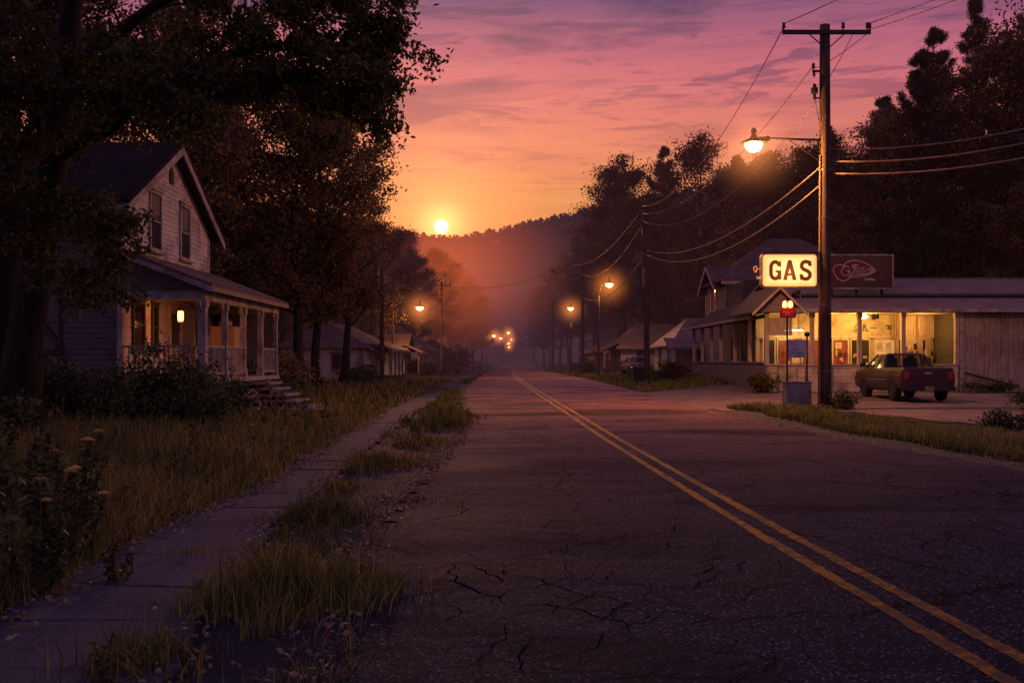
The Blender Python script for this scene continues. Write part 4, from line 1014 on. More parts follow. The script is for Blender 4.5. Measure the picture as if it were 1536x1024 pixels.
# ---------------------------------------------------------------- hills and the wood that covers them
def ridge1(x):   # far ridge, at about 560 m
    return np.interp(x, [-900,-330,-200,-120,-70,-48,-28,-7,18,34,60,120,260,900], [95,92,86,78,71,69.5,69.5,73.5,78.5,81.5,87,100,112,125])
def ridge2(x):   # nearer shoulder, at about 400 m
    return np.interp(x, [-600,-200,-90,-60,-38,-12,10,30,60,140,600], [80,66,56,44,24,12,24,44,56,72,90])
def hill(name, y0, yr, y1, rf, seed):
    xs = np.arange(-620, 621, 12.); ys = np.concatenate([np.linspace(y0, yr, 14), np.linspace(yr, y1, 6)[1:]])
    def zf(x, y):
        a = np.where(y < yr, nss(y0, yr, y) ** .8, 1 - .5 * nss(yr, y1, y)); return rf(x) * a - 1.2 + vnoise(x*.05, y*.05, seed) * 3 * a - 3 * (1 - a)
    struct(sheet(name, xs, ys, zf, MAT['hill'])); return zf
MAT['hill'] = M('wooded hillside', (.03,.024,.018), (.018,.015,.011), .05, rough=.95)
z1 = hill('hill', 420, 560, 760, ridge1, 1); z2 = hill('hill', 325, 400, 480, ridge2, 2)
rg = np.random.default_rng(91)
def cover(n, x0, x1, y0, y1, zf, hmin, hmax, cards, mat, name, label, mask=None, cs=.26):
    x = rg.uniform(x0, x1, n); y = rg.uniform(y0, y1, n)
    if mask is not None: k = mask(x, y); x, y = x[k], y[k]
    n = len(x); z = zf(x, y); h = rg.uniform(hmin, hmax, n); q = rg.uniform(0, 1, (n, cards)) ** .8
    r = (.10 + .20 * (1 - q) ** .7) * h[:, None] * rg.uniform(.3, 1., (n, cards)); a = rg.uniform(0, 6.28, (n, cards))
    C = np.stack([x[:, None] + r*np.cos(a), y[:, None] + r*np.sin(a), z[:, None] + h[:, None] * (.08 + .92 * q)], 2).reshape(-1, 3)
    sz = np.repeat(h * cs, cards); V, Fq = leaf_cards(C, sz, sz * .5, rg, .1)
    tag(arr_mesh(name, V, Fq, MAT[mat]), label, 'forest', kind='stuff')
cover(8500, -360, 360, 450, 575, z1, 5, 9, 34, 'leaf_pine', 'forest', 'wood covering the far hazy ridge')
cover(2600, -220, 220, 340, 408, z2, 8, 14, 34, 'leaf_pine', 'forest', 'wood covering the nearer hazy shoulder of the hill')
flatz = lambda x, y: ngz(x, y)
cover(420, 20, 110, 88, 235, flatz, 13, 20, 900, 'leaf_pine', 'forest', 'dark wood stretching back behind the station side houses', lambda x, y: x > 14 + (y - 88) * .03, .075)
cover(230, -120, -19, 95, 235, flatz, 12, 18, 800, 'leaf_broad', 'forest', 'dark wood stretching back behind the left houses', lambda x, y: x < -16 - (y-95)*.02, .075)
cover(120, -75, -24, 40, 95, flatz, 12, 18, 1500, 'leaf_broad', 'forest', 'dark wood far behind the two-storey house', None, .05)
cover(90, 32, 90, 62, 92, flatz, 13, 20, 1800, 'leaf_pine', 'forest', 'dark wood beyond the plank wall', None, .05)
# ---------------------------------------------------------------- clapboard and windows
def clap(mb, o, u, n, half, z0, z1, pitch=.14, cut=None, proud=.028):
    """lapped boards on a wall: o start point (x,y), u unit direction along, n outward, half = length; cut(z) -> (u0,u1)"""
    z = z0
    while z < z1 - 1e-4:
        zt = min(z1, z + pitch + .012); a, b = (0, half) if cut is None else cut(z + .001); a2, b2 = (0, half) if cut is None else cut(min(zt, z1))
        if b2 - a2 < .03: a2 = (a+b)/2 - .015; b2 = (a+b)/2 + .015
        if b - a > .05:
            p = lambda s, d, zz: (o[0] + u[0]*s + n[0]*d, o[1] + u[1]*s + n[1]*d, zz)
            mb.hexa([p(a,-.02,z), p(b,-.02,z), p(b,proud,z), p(a,proud,z), p(a2,-.02,zt), p(b2,-.02,zt), p(b2,.006,zt), p(a2,.006,zt)])
        z += pitch

def window(parent, o, u, n, w, z0, z1, frame, glass, fw=.09, bars=(1,1), sill=True, depth=.075, name='window', pane2=None):
    """framed sash on a wall face; o is the wall point under its middle"""
    P = lambda s, d, z: (o[0] + u[0]*s + n[0]*d, o[1] + u[1]*s + n[1]*d, z)
    def bx(mb, s0, s1, d0, d1, za, zb): mb.hexa([P(s0,d0,za), P(s1,d0,za), P(s1,d1,za), P(s0,d1,za), P(s0,d0,zb), P(s1,d0,zb), P(s1,d1,zb), P(s0,d1,zb)])
    m = MB(); h = w / 2
    bx(m, -h-fw, -h, .0, depth, z0-fw, z1+fw); bx(m, h, h+fw, .0, depth, z0-fw, z1+fw); bx(m, -h, h, 0, depth, z1, z1+fw); bx(m, -h, h, 0, depth, z0-fw, z0)
    bx(m, -h-fw-.04, h+fw+.04, 0, depth+.04, z1+fw, z1+fw+.06)
    for k in range(1, bars[0]): s = -h + w*k/bars[0]; bx(m, s-.015, s+.015, .03, depth-.012, z0, z1)
    for k in range(1, bars[1] + 0): z = z0 + (z1-z0)*k/bars[1]; bx(m, -h, h, .032, depth-.008, z-.022, z+.022)
    f = m.build(name, frame, parent)
    g = MB(); bx(g, -h, h, .02, .04, z0, z1); g.build('pane', glass, f)
    if sill: s = MB(); bx(s, -h-fw-.06, h+fw+.06, 0, depth+.07, z0-fw-.06, z0-fw); s.build('sill', frame, f)
    return f

# ---------------------------------------------------------------- two-storey clapboard house on the left
def farmhouse():
    r = thing('farmhouse', 'two-storey white clapboard house with steep gable and lantern-lit porch', 'house', (-14., 28., 0))
    HX, Y0, Y1, YM = -10.2, 24.5, 31.5, 28.
    ZR, SL = 8.1, .59
    gz_ = lambda y: ZR - abs(y - YM) * SL - .16
    m = MB(); m.box(-20.5, Y0+.03, .75, HX-.03, Y1, 5.7); m.prism([(HX-.03, Y0+.03, 5.7), (HX-.03, Y1, 5.7), (HX-.03, YM, 7.75)], (-10.3,0,0)); m.build('wall_core', MAT['trim_dark'], r)
    g = MB()
    clap(g, (HX, Y0), (0,1), (1,0), 7., 1.1, 5.86); clap(g, (HX, Y0), (0,1), (1,0), 7., 5.86, 7.86, cut=lambda z: (max(0, 3.5 - (7.94 - z)/SL), min(7, 3.5 + (7.94 - z)/SL)))
    g.build('gable_wall', MAT['siding'], r)
    g = MB(); clap(g, (-20.5, Y0), (1,0), (0,-1), 10.3, .78, 5.7); g.build('side_wall', MAT['siding_shaded'], r)
    c = MB(); c.box(HX-.10, Y0-.045, .75, HX+.045, Y0+.10, 5.66); c.build('corner_board', MAT['trim'], r); c = MB(); c.box(HX-.1, Y1-.1, .75, HX+.045, Y1+.045, 5.66); c.build('corner_board', MAT['trim'], r)
    f = MB(); f.box(-20.4, Y0+.08, -.2, HX-.08, Y1-.05, .76); f.build('foundation', MAT['stone'], r)
    # roof
    for s in (-1, 1):
        m = MB(); e = 4.05; yz = YM + s*e; zz = ZR - e*SL
        m.slab((-21, YM, ZR), (HX+.42, YM, ZR), (HX+.42, yz, zz), (-21, yz, zz), .12); rf = m.build('roof', MAT['shingle'], r)
        b = MB(); b.prism([(HX+.36, YM, ZR-.14), (HX+.36, yz, zz-.14), (HX+.36, yz, zz-.36), (HX+.36, YM, ZR-.38)], (.05,0,0)); b.build('bargeboard', MAT['trim'], rf)
        b = MB(); b.prism([(HX+.03, YM, ZR-.13), (HX+.03, yz - s*.02, zz-.115), (HX+.355, yz - s*.02, zz-.115), (HX+.355, YM, ZR-.13)], (0,0,-.02)); b.build('soffit', MAT['trim_dark'], rf)
        b = MB(); b.box(-21, yz - .02, zz-.3, HX+.40, yz + s*.03, zz-.11); b.build('fascia', MAT['trim'], rf)
    m = MB(); m.box(-17.2, 27.6, 7.6, -16.4, 28.4, 9.3); m.build('chimney', MAT['stone'], r)
    v = MB(); v.prism([(HX+.03, YM+.55-.16, 6.92), (HX+.03, YM+.55+.16, 6.92), (HX+.03, YM+.55+.16, 7.28), (HX+.03, YM+.55, 7.44), (HX+.03, YM+.55-.16, 7.28)], (.04,0,0)) if False else v.prism([(HX+.02, YM-.14, 6.85), (HX+.02, YM+.14, 6.85), (HX+.02, YM+.14, 7.2), (HX+.02, YM, 7.36), (HX+.02, YM-.14, 7.2)], (.05,0,0))
    v.build('gable_vent', MAT['trim_dark'], r)
    for y in (26.75, 29.15):
        window(r, (HX, y), (0,1), (1,0), .72, 4.78, 6.32, MAT['trim'], MAT['glass_sky'], bars=(1,2))
        cu = MB(); cu.quad((HX+.045, y-.3, 5.62), (HX+.045, y+.3, 5.62), (HX+.045, y+.3, 6.3), (HX+.045, y-.3, 6.3)); cu.build('curtain', MAT['curtain'], r)
    window(r, (-12.3, Y0), (1,0), (0,-1), .95, 1.9, 3.3, MAT['trim_dark'], MAT['glass'], bars=(2,2))
    window(r, (-15.6, Y0), (1,0), (0,-1), .95, 1.9, 3.3, MAT['trim_dark'], MAT['glass'], bars=(2,2))
    bd = MB(); bd.bar((-12.9, Y0-.1, 3.35), (-11.7, Y0-.1, 1.85), .16, .03, (0,1,0)); bd.build('brace_board', MAT['trim_dark'], r)
    # porch floor, steps' upper edge, posts, beam, roof, rail
    PX = -8.0
    m = MB(); m.box(HX+.04, Y0-.3, .98, PX+.12, Y1+.35, 1.10); m.build('porch_floor', MAT['trim'], r)
    m = MB()
    y = Y0 - .25
    while y < Y1 + .3: m.box(PX-.02, y, .02, PX+.03, y + .17, .97); y += .2
    m.box(PX-.06, Y0-.28, .02, PX-.03, Y1+.32, .97); m.build('porch_skirt', MAT['trim_dark'], r)
    posts = [24.28, 26.15, 27.95, 29.85, 31.72]; wd = [.13,.10,.10,.10,.09]
    for y, h in zip(posts, wd):
        p = MB(); p.box(PX-h*.75, y-h*.75, 1.10, PX+h*.75, y+h*.75, 3.16); p.box(PX-h, y-h, 1.10, PX+h, y+h, 1.34); p.box(PX-h, y-h, 2.98, PX+h, y+h, 3.16)
        po = p.build('porch_post', MAT['trim'], r)
        for s in (-1, 1):
            b = MB(); b.prism([(PX-.02, y+s*h*.75, 3.14), (PX-.02, y+s*(h*.75+.26), 3.14), (PX-.02, y+s*h*.75, 2.82)], (.04,0,0)); b.build('bracket', MAT['trim'], po)
    p = MB(); p.box(HX+.02, Y0-.28, 1.1, HX+.14, Y0-.12, 3.16); p.build('porch_post', MAT['trim'], r)
    b = MB(); b.box(PX-.08, Y0-.3, 3.16, PX+.08, Y1+.36, 3.40); b.box(HX+.02, Y0-.3, 3.16, PX-.085, Y0-.14, 3.38); b.box(HX+.02, Y1+.18, 3.16, PX-.085, Y1+.34, 3.38); b.build('porch_beam', MAT['trim'], r)
    b = MB(); b.prism([(HX+.04, Y0-.2, 3.39), (PX-.02, Y0-.2, 3.39), (PX+.1, Y0-.2, 3.46), (HX+.04, Y0-.2, 4.3)], (0,.05,0)); b.build('porch_gable_end', MAT['siding_shaded'], r)
    m = MB(); m.slab((HX+.03, Y0-.55, 4.52), (PX+.34, Y0-.55, 3.56), (PX+.34, Y1+.65, 3.56), (HX+.03, Y1+.65, 4.52), .07); pr = m.build('porch_roof', MAT['shingle_grey'], r)
    b = MB(); b.box(PX+.31, Y0-.55, 3.36, PX+.36, Y1+.65, 3.485); b.build('fascia', MAT['trim_rose'], pr)
    b = MB(); b.prism([(HX+.03, Y0-.58, 4.44), (PX+.34, Y0-.58, 3.48), (PX+.34, Y0-.58, 3.34), (HX+.03, Y0-.58, 4.30)], (0,.03,0)); b.build('bargeboard', MAT['trim'], pr)
    c = MB(); c.box(HX+.04, Y0-.12, 3.40, PX-.09, Y1+.17, 3.43); c.build('porch_ceiling', MAT['trim_warm'], r)
    def rail(p, q):
        m = MB(); p = Vector((*p, 0)); q = Vector((*q, 0)); d = q - p; L = d.length
        for z, h in ((1.96,.06),(1.24,.05)): m.bar((p.x,p.y,z), (q.x,q.y,z), .07, h)
        rl = m.build('porch_rail', MAT['trim'], r); m = MB(); k = int(L/.125)
        for i in range(1, k): c = p + d*(i/k); m.box(c.x-.017, c.y-.017, 1.25, c.x+.017, c.y+.017, 1.95)
        m.build('baluster', MAT['trim'], rl)
    for a, b_ in ((0,1),(1,2),(3,4)): rail((PX, posts[a]+.1), (PX, posts[b_]-.1))
    rail((HX+.15, Y0-.2), (PX-.1, Y0-.2)); rail((HX+.05, Y1+.25), (PX-.1, Y1+.25))
    # porch wall: window, doors, lantern
    window(r, (HX, 25.55), (0,1), (1,0), .66, 2.0, 3.12, MAT['trim_dark'], MAT['glass'], bars=(1,2))
    window(r, (HX, 26.7), (0,1), (1,0), .30, 1.95, 3.1, MAT['trim_dark'], MAT['glass'], bars=(1,2))
    HX_ = HX
    def door(y, w_, mt):
        m = MB(); m.box(HX+.02, y-w_/2-.1, 1.1, HX+.09, y-w_/2, 3.2); m.box(HX+.02, y+w_/2, 1.1, HX+.09, y+w_/2+.1, 3.2); m.box(HX+.02, y-w_/2, 3.1, HX+.09, y+w_/2, 3.2)
        d = m.build('door', MAT['trim_warm'], r)
        m = MB(); m.box(HX+.02, y-w_/2, 1.1, HX+.055, y+w_/2, 3.1); m.box(HX+.055, y-w_/2+.1, 1.25, HX+.07, y+w_/2-.1, 1.85); m.build('door_leaf', mt, d)
        m = MB(); m.box(HX+.056, y-w_/2+.14, 2.05, HX+.066, y+w_/2-.14, 2.98); m.build('pane', MAT['glass'], d)
        m = MB(); m.lathe((HX+.06, y-w_/2+.06, 2.0), [(.012,0),(.03,.03),(.03,.05),(.012,.065)], 10, (1,0,0)); m.build('handle', MAT['steel'], d)
    door(28.3, .9, MAT['door']); door(30.35, .78, MAT['trim_warm'])
    L = Vector((-9.32, 26.4, 2.84))
    m = MB(); m.tube([(L.x, L.y, 3.41), (L.x, L.y, L.z+.24)], .01, 5); m.lathe((L.x, L.y, L.z+.14), [(.10,0),(.11,.02),(.03,.10),(.012,.11)], 8); m.lathe((L.x, L.y, L.z-.19), [(.05,0),(.09,.02),(.09,.035)], 8)
    for k in range(4): a = R(45+90*k); m.tube([(L.x+.09*math.cos(a), L.y+.09*math.sin(a), L.z-.16), (L.x+.10*math.cos(a), L.y+.10*math.sin(a), L.z+.15)], .008, 4)
    ln = m.build('porch_lantern', MAT['dark_steel'], r)
    m = MB(); m.lathe((L.x, L.y, L.z-.155), [(.06,0),(.078,.1),(.08,.2),(.07,.29)], 12); m.build('lantern_glass', emissive('lantern glow', (1,.5,.12), 6.), ln, smooth=True)
    lamp('lantern_light', (L.x+.16, L.y-.14, L.z-.05), 26., (1,.25,.05), .08, ln); lamp('lantern_light', (L.x-.2, L.y+.3, L.z-.22), 4., (1,.25,.05), .08, ln)
    return r
MAT['glass_sky'] = M('old upper window glass', (.05,.045,.05), (.02,.02,.025), 1.2, rough=.08, spec=.8)
MAT['curtain'] = M('yellowed curtain', (.22,.17,.15), (.13,.10,.09), 6, (1,6,.6), .9)
MAT['trim_rose'] = M('old pinkish trim', (.30,.22,.2), (.2,.15,.14), 5, (1,1,.5), .7, .2)
farmhouse()

def steps():
    r = thing('stone_stairs', 'broad stone stairs leading down from the house porch', 'stairs', (-7.2, 28.9, 0))
    for k, (x1, z) in enumerate(((-7.25,.93),(-7.0,.76),(-6.72,.58),(-6.4,.40),(-6.05,.22))):
        m = MB(); m.box(-7.85 + .0*k, 28.08 - .07*k, z-.075, x1, 29.7 + .05*k, z); st = m.build('step', MAT['step'], r, bevel=.015)
    m = MB()
    for x1, z in ((-7.32,.85),(-7.07,.68),(-6.8,.5),(-6.48,.32)): m.box(-7.84, 28.2, 0, x1, 29.6, z)
    m.box(-7.84, 28.2, 0., -6.12, 29.6, .14); m.build('riser', MAT['trim_dark'], r)
    m = MB(); m.hexa([(-6.6,27.2,.1),(-5.5,27.3,.1),(-5.35,28.2,.1),(-6.3,28.3,.1),(-6.6,27.2,.19),(-5.5,27.3,.17),(-5.35,28.2,.18),(-6.3,28.3,.2)]); 
    m.build('stepping_slab', MAT['step'], r, bevel=.02)
MAT['step'] = M('worn step stone', (.32,.27,.28), (.2,.17,.175), 3, rough=.75, bump=.4, grime=(.1,.085,.08), gscale=2)
steps()

def porch_things():
    r = thing('cupboard', 'pale wooden cupboard standing on the house porch behind the railing', 'cupboard', (-8.9, 29.2, 1.1))
    m = MB(); m.box(-9.3, 28.95, 1.16, -8.6, 29.9, 2.60); m.box(-9.33, 28.92, 2.60, -8.57, 29.93, 2.64); m.box(-9.25, 29., 1.102, -8.65, 29.85, 1.16); m.build('carcass', MAT['cupboard'], r, bevel=.006)
    for y0, y1 in ((28.98,29.41),(29.44,29.87)):
        m = MB(); m.box(-8.6, y0, 1.2, -8.575, y1, 2.56); d = m.build('door', MAT['cupboard'], r)
        m = MB(); m.lathe((-8.575, (29.36 if y0 < 29.2 else 29.49), 1.9), [(.01,0),(.02,.02),(.006,.03)], 8, (1,0,0)); m.build('handle', MAT['dark_steel'], d)
    g = np.random.default_rng(3); m = MB(); prof = [(.10,0),(.19,.03),(.21,.10),(.17,.17),(.07,.21),(.05,.27),(.08,.31)]
    m.lathe((-8.95, 29.35, 2.642), prof, 14); m.v = [(x + g.normal(0,.018), y + g.normal(0,.018), z + (g.normal(0,.012) if z > 2.66 else 0)) for x, y, z in m.v]
    tag(m.build('bag', MAT['bag'], smooth=True), 'crumpled pale plastic bag on top of the porch cupboard', 'bag')
    # loose stone blocks by the railing
    r = thing('stone_slab', 'broken grey stone slabs piled at the foot of the porch beside the bicycle', 'slabs', (-7.5, 26.6, .1))
    for c, s, a in (((-7.75,26.2,.30),(.5,.9,.34),.2),((-7.6,26.9,.55),(.42,.8,.12),-.3),((-7.72,26.3,.56),(.5,.6,.13),.4),((-7.35,26.0,.22),(.5,.5,.2),.7)):
        m = MB(); m.cbox(c, s, a); m.build('slab', MAT['stone'], r, bevel=.03)
porch_things()

def bicycle():
    r = thing('bicycle', 'old bicycle leaning in the weeds beside the porch stairs', 'bicycle', (-6.95, 26.6, .1))
    base = Vector((-6.95, 26.6, gz(-6.95,26.6))); dr = Vector((.42, .9, 0)).normalized(); tilt = Vector((-.18, .085, 1)).normalized()
    P = lambda s, h: tuple(base + dr * s + tilt * h); ax = dr.cross(tilt).normalized(); rw = .335
    for s in (-.52, .52):
        m = MB(); m.ring(P(s, rw), ax, rw-.02, .019, 28, 6); wh = m.build('wheel', MAT['tyre'], r, smooth=True)
        m = MB(); m.ring(P(s, rw), ax, rw-.042, .011, 28, 5); m.build('rim', MAT['chrome'], wh, smooth=True)
        m = MB(); c = Vector(P(s, rw))
        for k in range(14):
            a = 2*math.pi*k/14; m.tube([c, c + (dr*math.cos(a) + tilt*math.sin(a))*(rw-.045)], .0028, 4, False)
        m.cyl(c - ax*.05, c + ax*.05, .022, n=8); m.build('spokes', MAT['steel'], wh)
    m = MB(); bb, st, hd, hb = P(-.06,.29), P(-.24,.78), P(.34,.80), P(.38,.66)
    for a, b, rr_ in ((bb, P(-.21,.70), .017), (bb, hb, .019), (P(-.2,.68), hd, .016), (P(-.52,rw), bb, .011), (P(-.52,rw), P(-.2,.68), .010), (hd, hb, .02), (hb, P(.52,rw), .013), (P(-.21,.70), st, .013)): m.tube([a, b], rr_, 8)
    m.build('frame', MAT['bike_paint'], r, smooth=True)
    m = MB(); m.tube([hd, P(.32,.94)], .014, 8); h = Vector(P(.32,.94)); m.tube([h - ax*.29 - dr*.14, h - ax*.2, h, h + ax*.2, h + ax*.29 - dr*.14], .012, 8); m.build('handlebar', MAT['chrome'], r, smooth=True)
    m = MB(); m.hexa([Vector(P(-.37,.79)) - ax*.09, Vector(P(-.37,.79)) + ax*.09, Vector(P(-.08,.79)) + ax*.02, Vector(P(-.08,.79)) - ax*.02, Vector(P(-.37,.85)) - ax*.08, Vector(P(-.37,.85)) + ax*.08, Vector(P(-.08,.83)) + ax*.018, Vector(P(-.08,.83)) - ax*.018]); m.build('saddle', MAT['plastic_black'], r, bevel=.015)
    m = MB(); c = Vector(bb); m.ring(c, ax, .09, .008, 20, 5); m.tube([c + ax*.05, c + ax*.05 + tilt*.16], .009, 6); m.tube([c - ax*.05, c - ax*.05 - tilt*.16], .009, 6)
    m.cbox(c + ax*.09 + tilt*.16, (.09,.08,.02)); m.cbox(c - ax*.09 - tilt*.16, (.09,.08,.02)); m.build('crank', MAT['steel'], r)
    for s, n0 in ((-.52, 8), (.52, 6)):
        m = MB(); c = Vector(P(s, rw)); pr = []
        for k in range(n0):
            a = R(20 + 150*k/(n0-1)) if s < 0 else R(35 + 95*k/(n0-1)); pr.append(c + (dr*math.cos(a) + tilt*math.sin(a))*(rw+.02))
        m.tube(pr, .014, 5); m.build('mudguard', MAT['chrome'], r, smooth=True)
MAT['bike_paint'] = M('faded red bicycle paint', (.22,.07,.06), (.12,.045,.04), 8, rough=.5)
bicycle()

# ---------------------------------------------------------------- small houses down the street
def small_house(name, label, x0, x1, y0, y1, ze, zr, z0, wall, roof, face, ridge='y', porch=None, wins=(), hip=0., trim='trim', lit=()):
    """face: +1 if the street is on its +x side, -1 if on its -x side"""
    r = thing(name, label, 'house', ((x0+x1)/2, (y0+y1)/2, z0)); xm, ym = (x0+x1)/2, (y0+y1)/2
    m = MB(); m.box(x0, y0, z0-.3, x1, y1, ze)
    if ridge == 'y' and not hip:
        zt = zr - .12
        m.prism([(x0, y0, ze), (x1, y0, ze), (xm, y0, zt)], (0, y1-y0, 0))
    m.build('wall', MAT[wall], r)
    o = .45; k = (zr-ze)/((x1-x0)/2) if ridge == 'y' else (zr-ze)/((y1-y0)/2)
    rm = MB()
    if ridge == 'y':
        h = hip
        for s in (-1, 1):
            xe = x0-o if s < 0 else x1+o; zz = ze - o*k
            a, b = (xm, y0-o+h, zr), (xm, y1+o-h, zr); c, d = (xe, y1+o, zz), (xe, y0-o, zz)
            rm.slab(*( (a, b, c, d) if s < 0 else (b, a, d, c)), .09)
        if h:
            for yy, s in ((y0-o, 1), (y1+o, -1)): rm.prism([(x0-o, yy, ze-o*k), (x1+o, yy, ze-o*k), (xm, yy+s*h, zr)], (0,0,-.09))
    else:
        h = hip
        for s in (-1, 1):
            ye = y0-o if s < 0 else y1+o; zz = ze - o*k
            rm.slab((x0-o+h, ym, zr), (x1+o-h, ym, zr), (x1+o, ye, zz), (x0-o, ye, zz), .09)
        if h:
            for xx, s in ((x0-o, 1), (x1+o, -1)): rm.prism([(xx, y0-o, ze-o*k), (xx, y1+o, ze-o*k), (xx+s*h, ym, zr)], (0,0,-.09))
    rf = rm.build('roof', MAT[roof], r)
    xf = x1 if face > 0 else x0
    fm = MB(); ex = (x1+o if face > 0 else x0-o) if ridge == 'y' else None
    if ex is not None: fm.box(ex-.02, y0-o, ze-o*k-.2, ex+.02, y1+o, ze-o*k-.03)
    fm.box(x0-o, y0-o-.02, ze-.3, x1+o, y0-o+.02, ze-.12) if (hip or ridge == 'x') else None
    if fm.v: fm.build('fascia', MAT[trim], rf)
    for side, c, wd, za, zb, mt in wins:
        gl = MAT[mt]
        if side == 'f': window(r, (xf, c), (0,1), (face,0), wd, za+z0, zb+z0, MAT[trim], gl, bars=(1,2))
        else: window(r, (c, y0), (1,0), (0,-1), wd, za+z0, zb+z0, MAT[trim], gl, bars=(2,1))
    for side, c in lit: 
        m = MB(); P = (lambda s, d, z: (xf + face*d, c+s, z)) if side == 'f' else (lambda s, d, z: (c+s, y0-d, z))
        m.hexa([P(-.5,.0,z0), P(.5,0,z0), P(.5,.06,z0), P(-.5,.06,z0), P(-.5,0,z0+2.15), P(.5,0,z0+2.15), P(.5,.06,z0+2.15), P(-.5,.06,z0+2.15)]); d = m.build('door', MAT[trim], r)
        m = MB(); m.hexa([P(-.4,.06,z0+.05), P(.4,.06,z0+.05), P(.4,.075,z0+.05), P(-.4,.075,z0+.05), P(-.4,.06,z0+2.05), P(.4,.06,z0+2.05), P(.4,.075,z0+2.05), P(-.4,.075,z0+2.05)]); m.build('door_leaf', MAT['door'], d)
    if porch:
        side, a, b, dp, zt, np_, rmat = porch
        if side == 'f':
            xp = xf + face*dp
            m = MB(); m.slab(*([(xf+face*.02, a, zt+.75), (xf+face*.02, b, zt+.75), (xp+face*.3, b, zt), (xp+face*.3, a, zt)]), .07); pr = m.build('porch_roof', MAT[rmat], r)
            m = MB(); m.box(xp+face*.27, a, zt-.2, xp+face*.31, b, zt-.02); m.build('fascia', MAT[trim], pr)
            m = MB(); m.box(xf+face*.01, a+.1, z0-.2, xp, b-.1, z0+.35); m.build('porch_floor', MAT['trim_dark'], r)
            for i in range(np_):
                y = a + .25 + (b-a-.5)*i/(np_-1); m = MB(); m.box(xp-.07, y-.07, z0+.352, xp+.07, y+.07, zt-.03); m.build('porch_post', MAT[trim], r)
        else:
            yp = y0 - dp
            m = MB(); m.slab((a, y0-.02, zt+.7), (b, y0-.02, zt+.7), (b, yp-.3, zt), (a, yp-.3, zt), .07); pr = m.build('porch_roof', MAT[rmat], r)
            m = MB(); m.box(a, yp-.31, zt-.2, b, yp-.27, zt-.02); m.build('fascia', MAT[trim], pr)
            m = MB(); m.box(a+.1, yp, z0-.2, b-.1, y0-.01, z0+.35); m.build('porch_floor', MAT['trim_dark'], r)
            for i in range(np_):
                x = a + .25 + (b-a-.5)*i/(np_-1); m = MB(); m.box(x-.07, yp-.0, z0+.352, x+.07, yp+.14, zt-.03); m.build('porch_post', MAT[trim], r)
    return r
MAT['wall_white'] = M('pale house boards', (.75,.68,.69), (.55,.49,.5), 2.5, (1.2,1.2,8), .8, .3, 12, grime=(.12,.10,.095), gscale=.9)
MAT['wall_grey'] = M('grey upright boards', (.48,.42,.43), (.3,.26,.26), 3, (5,5,.3), .85, .3, 12, grime=(.08,.07,.066), gscale=.7)
MAT['wall_brown'] = M('brown house boards', (.36,.25,.2), (.22,.155,.125), 3, (1,1,8), .85, .3, 12)
small_house('cottage', 'small pale house with a street-side porch behind the left utility pole', -17., -10.6, 68., 84., 2.75, 4.5, .05, 'wall_white', 'shingle_grey', 1, 'y', ('f', 69., 79., 1.7, 2.4, 5, 'tin_y'),
            [('f',71.5,1.,.9,2.,'glass'),('f',76.,1.,.9,2.,'glass_warm'),('f',81.5,1.,.9,2.,'glass'),('e',-12.4,1.2,.9,2.,'glass')], 2.5, 'trim_rose', [('f',73.8)])
small_house('shed_house', 'low house with a bright doorway between the porch cottage and the long grey house', -16.5, -10.2, 88., 95., 2.7, 4.2, .0, 'wall_white', 'shingle_grey', 1, 'x', ('f', 88.2, 94.8, 1.4, 2.35, 3, 'tin_y'), [('f',93.4,.9,.9,2.,'glass')], 0, 'trim_rose', [('f',90.2)])
small_house('long_house', 'long grey board house with a wide hip roof', -17.5, -9.9, 99., 121., 3.2, 5.6, .0, 'wall_grey', 'shingle_grey', 1, 'y', None, [('f',102.+3.6*i,1.,1.0,2.2,'glass') for i in range(5)] + [('e',-12.2,1.3,1.,2.2,'glass')], 4., 'trim', [('f',119.2)])
small_house('far_cottage', 'dark little house beyond the long grey house', -15., -9.0, 136., 150., 2.8, 4.7, .0, 'wall_brown', 'shingle', 1, 'y', None, [('f',139.,1.,.9,2.,'glass'),('f',145.,1.,.9,2.,'glass')], 2.5)
small_house('white_cottage', 'pale cottage with tin porch roof next to the tall porch house', 12.1, 19.5, 69.5, 79.5, 2.9, 4.9, .55, 'wall_white', 'tin_x', -1, 'x', ('e', 11.2, 19.4, 1.6, 2.55, 5, 'tin_x'),
            [('e',14.,1.1,.9,2.,'glass'),('e',17.4,1.1,.9,2.,'glass'),('f',72.2,1.,.9,2.,'glass'),('f',76.6,1.,.9,2.,'glass')], 2.2, 'trim', [('e',15.8)])
small_house('hip_house', 'grey hip-roofed house with posts behind the second utility pole', 10.2, 18., 88., 99., 2.95, 5.2, .45, 'wall_grey', 'shingle_grey', -1, 'x', ('f', 88.2, 98.8, 1.5, 2.55, 6, 'shingle_grey'),
            [('e',12.3,1.2,.9,2.,'glass'),('e',15.6,1.2,.9,2.,'glass_warm'),('f',91.,1.,.9,2.,'glass'),('f',95.4,1.,.9,2.,'glass')], 2.6, 'trim_rose', [('f',93.2)])
small_house('far_house', 'faint low house beyond the grey hip-roofed house', 9.6, 17., 118., 130., 2.8, 4.6, .4, 'wall_brown', 'shingle_grey', -1, 'y', None, [('f',121.,1.,.9,2.,'glass'),('f',126.,1.,.9,2.,'glass'),('e',12.5,1.2,.9,2.,'glass')], 2.4)
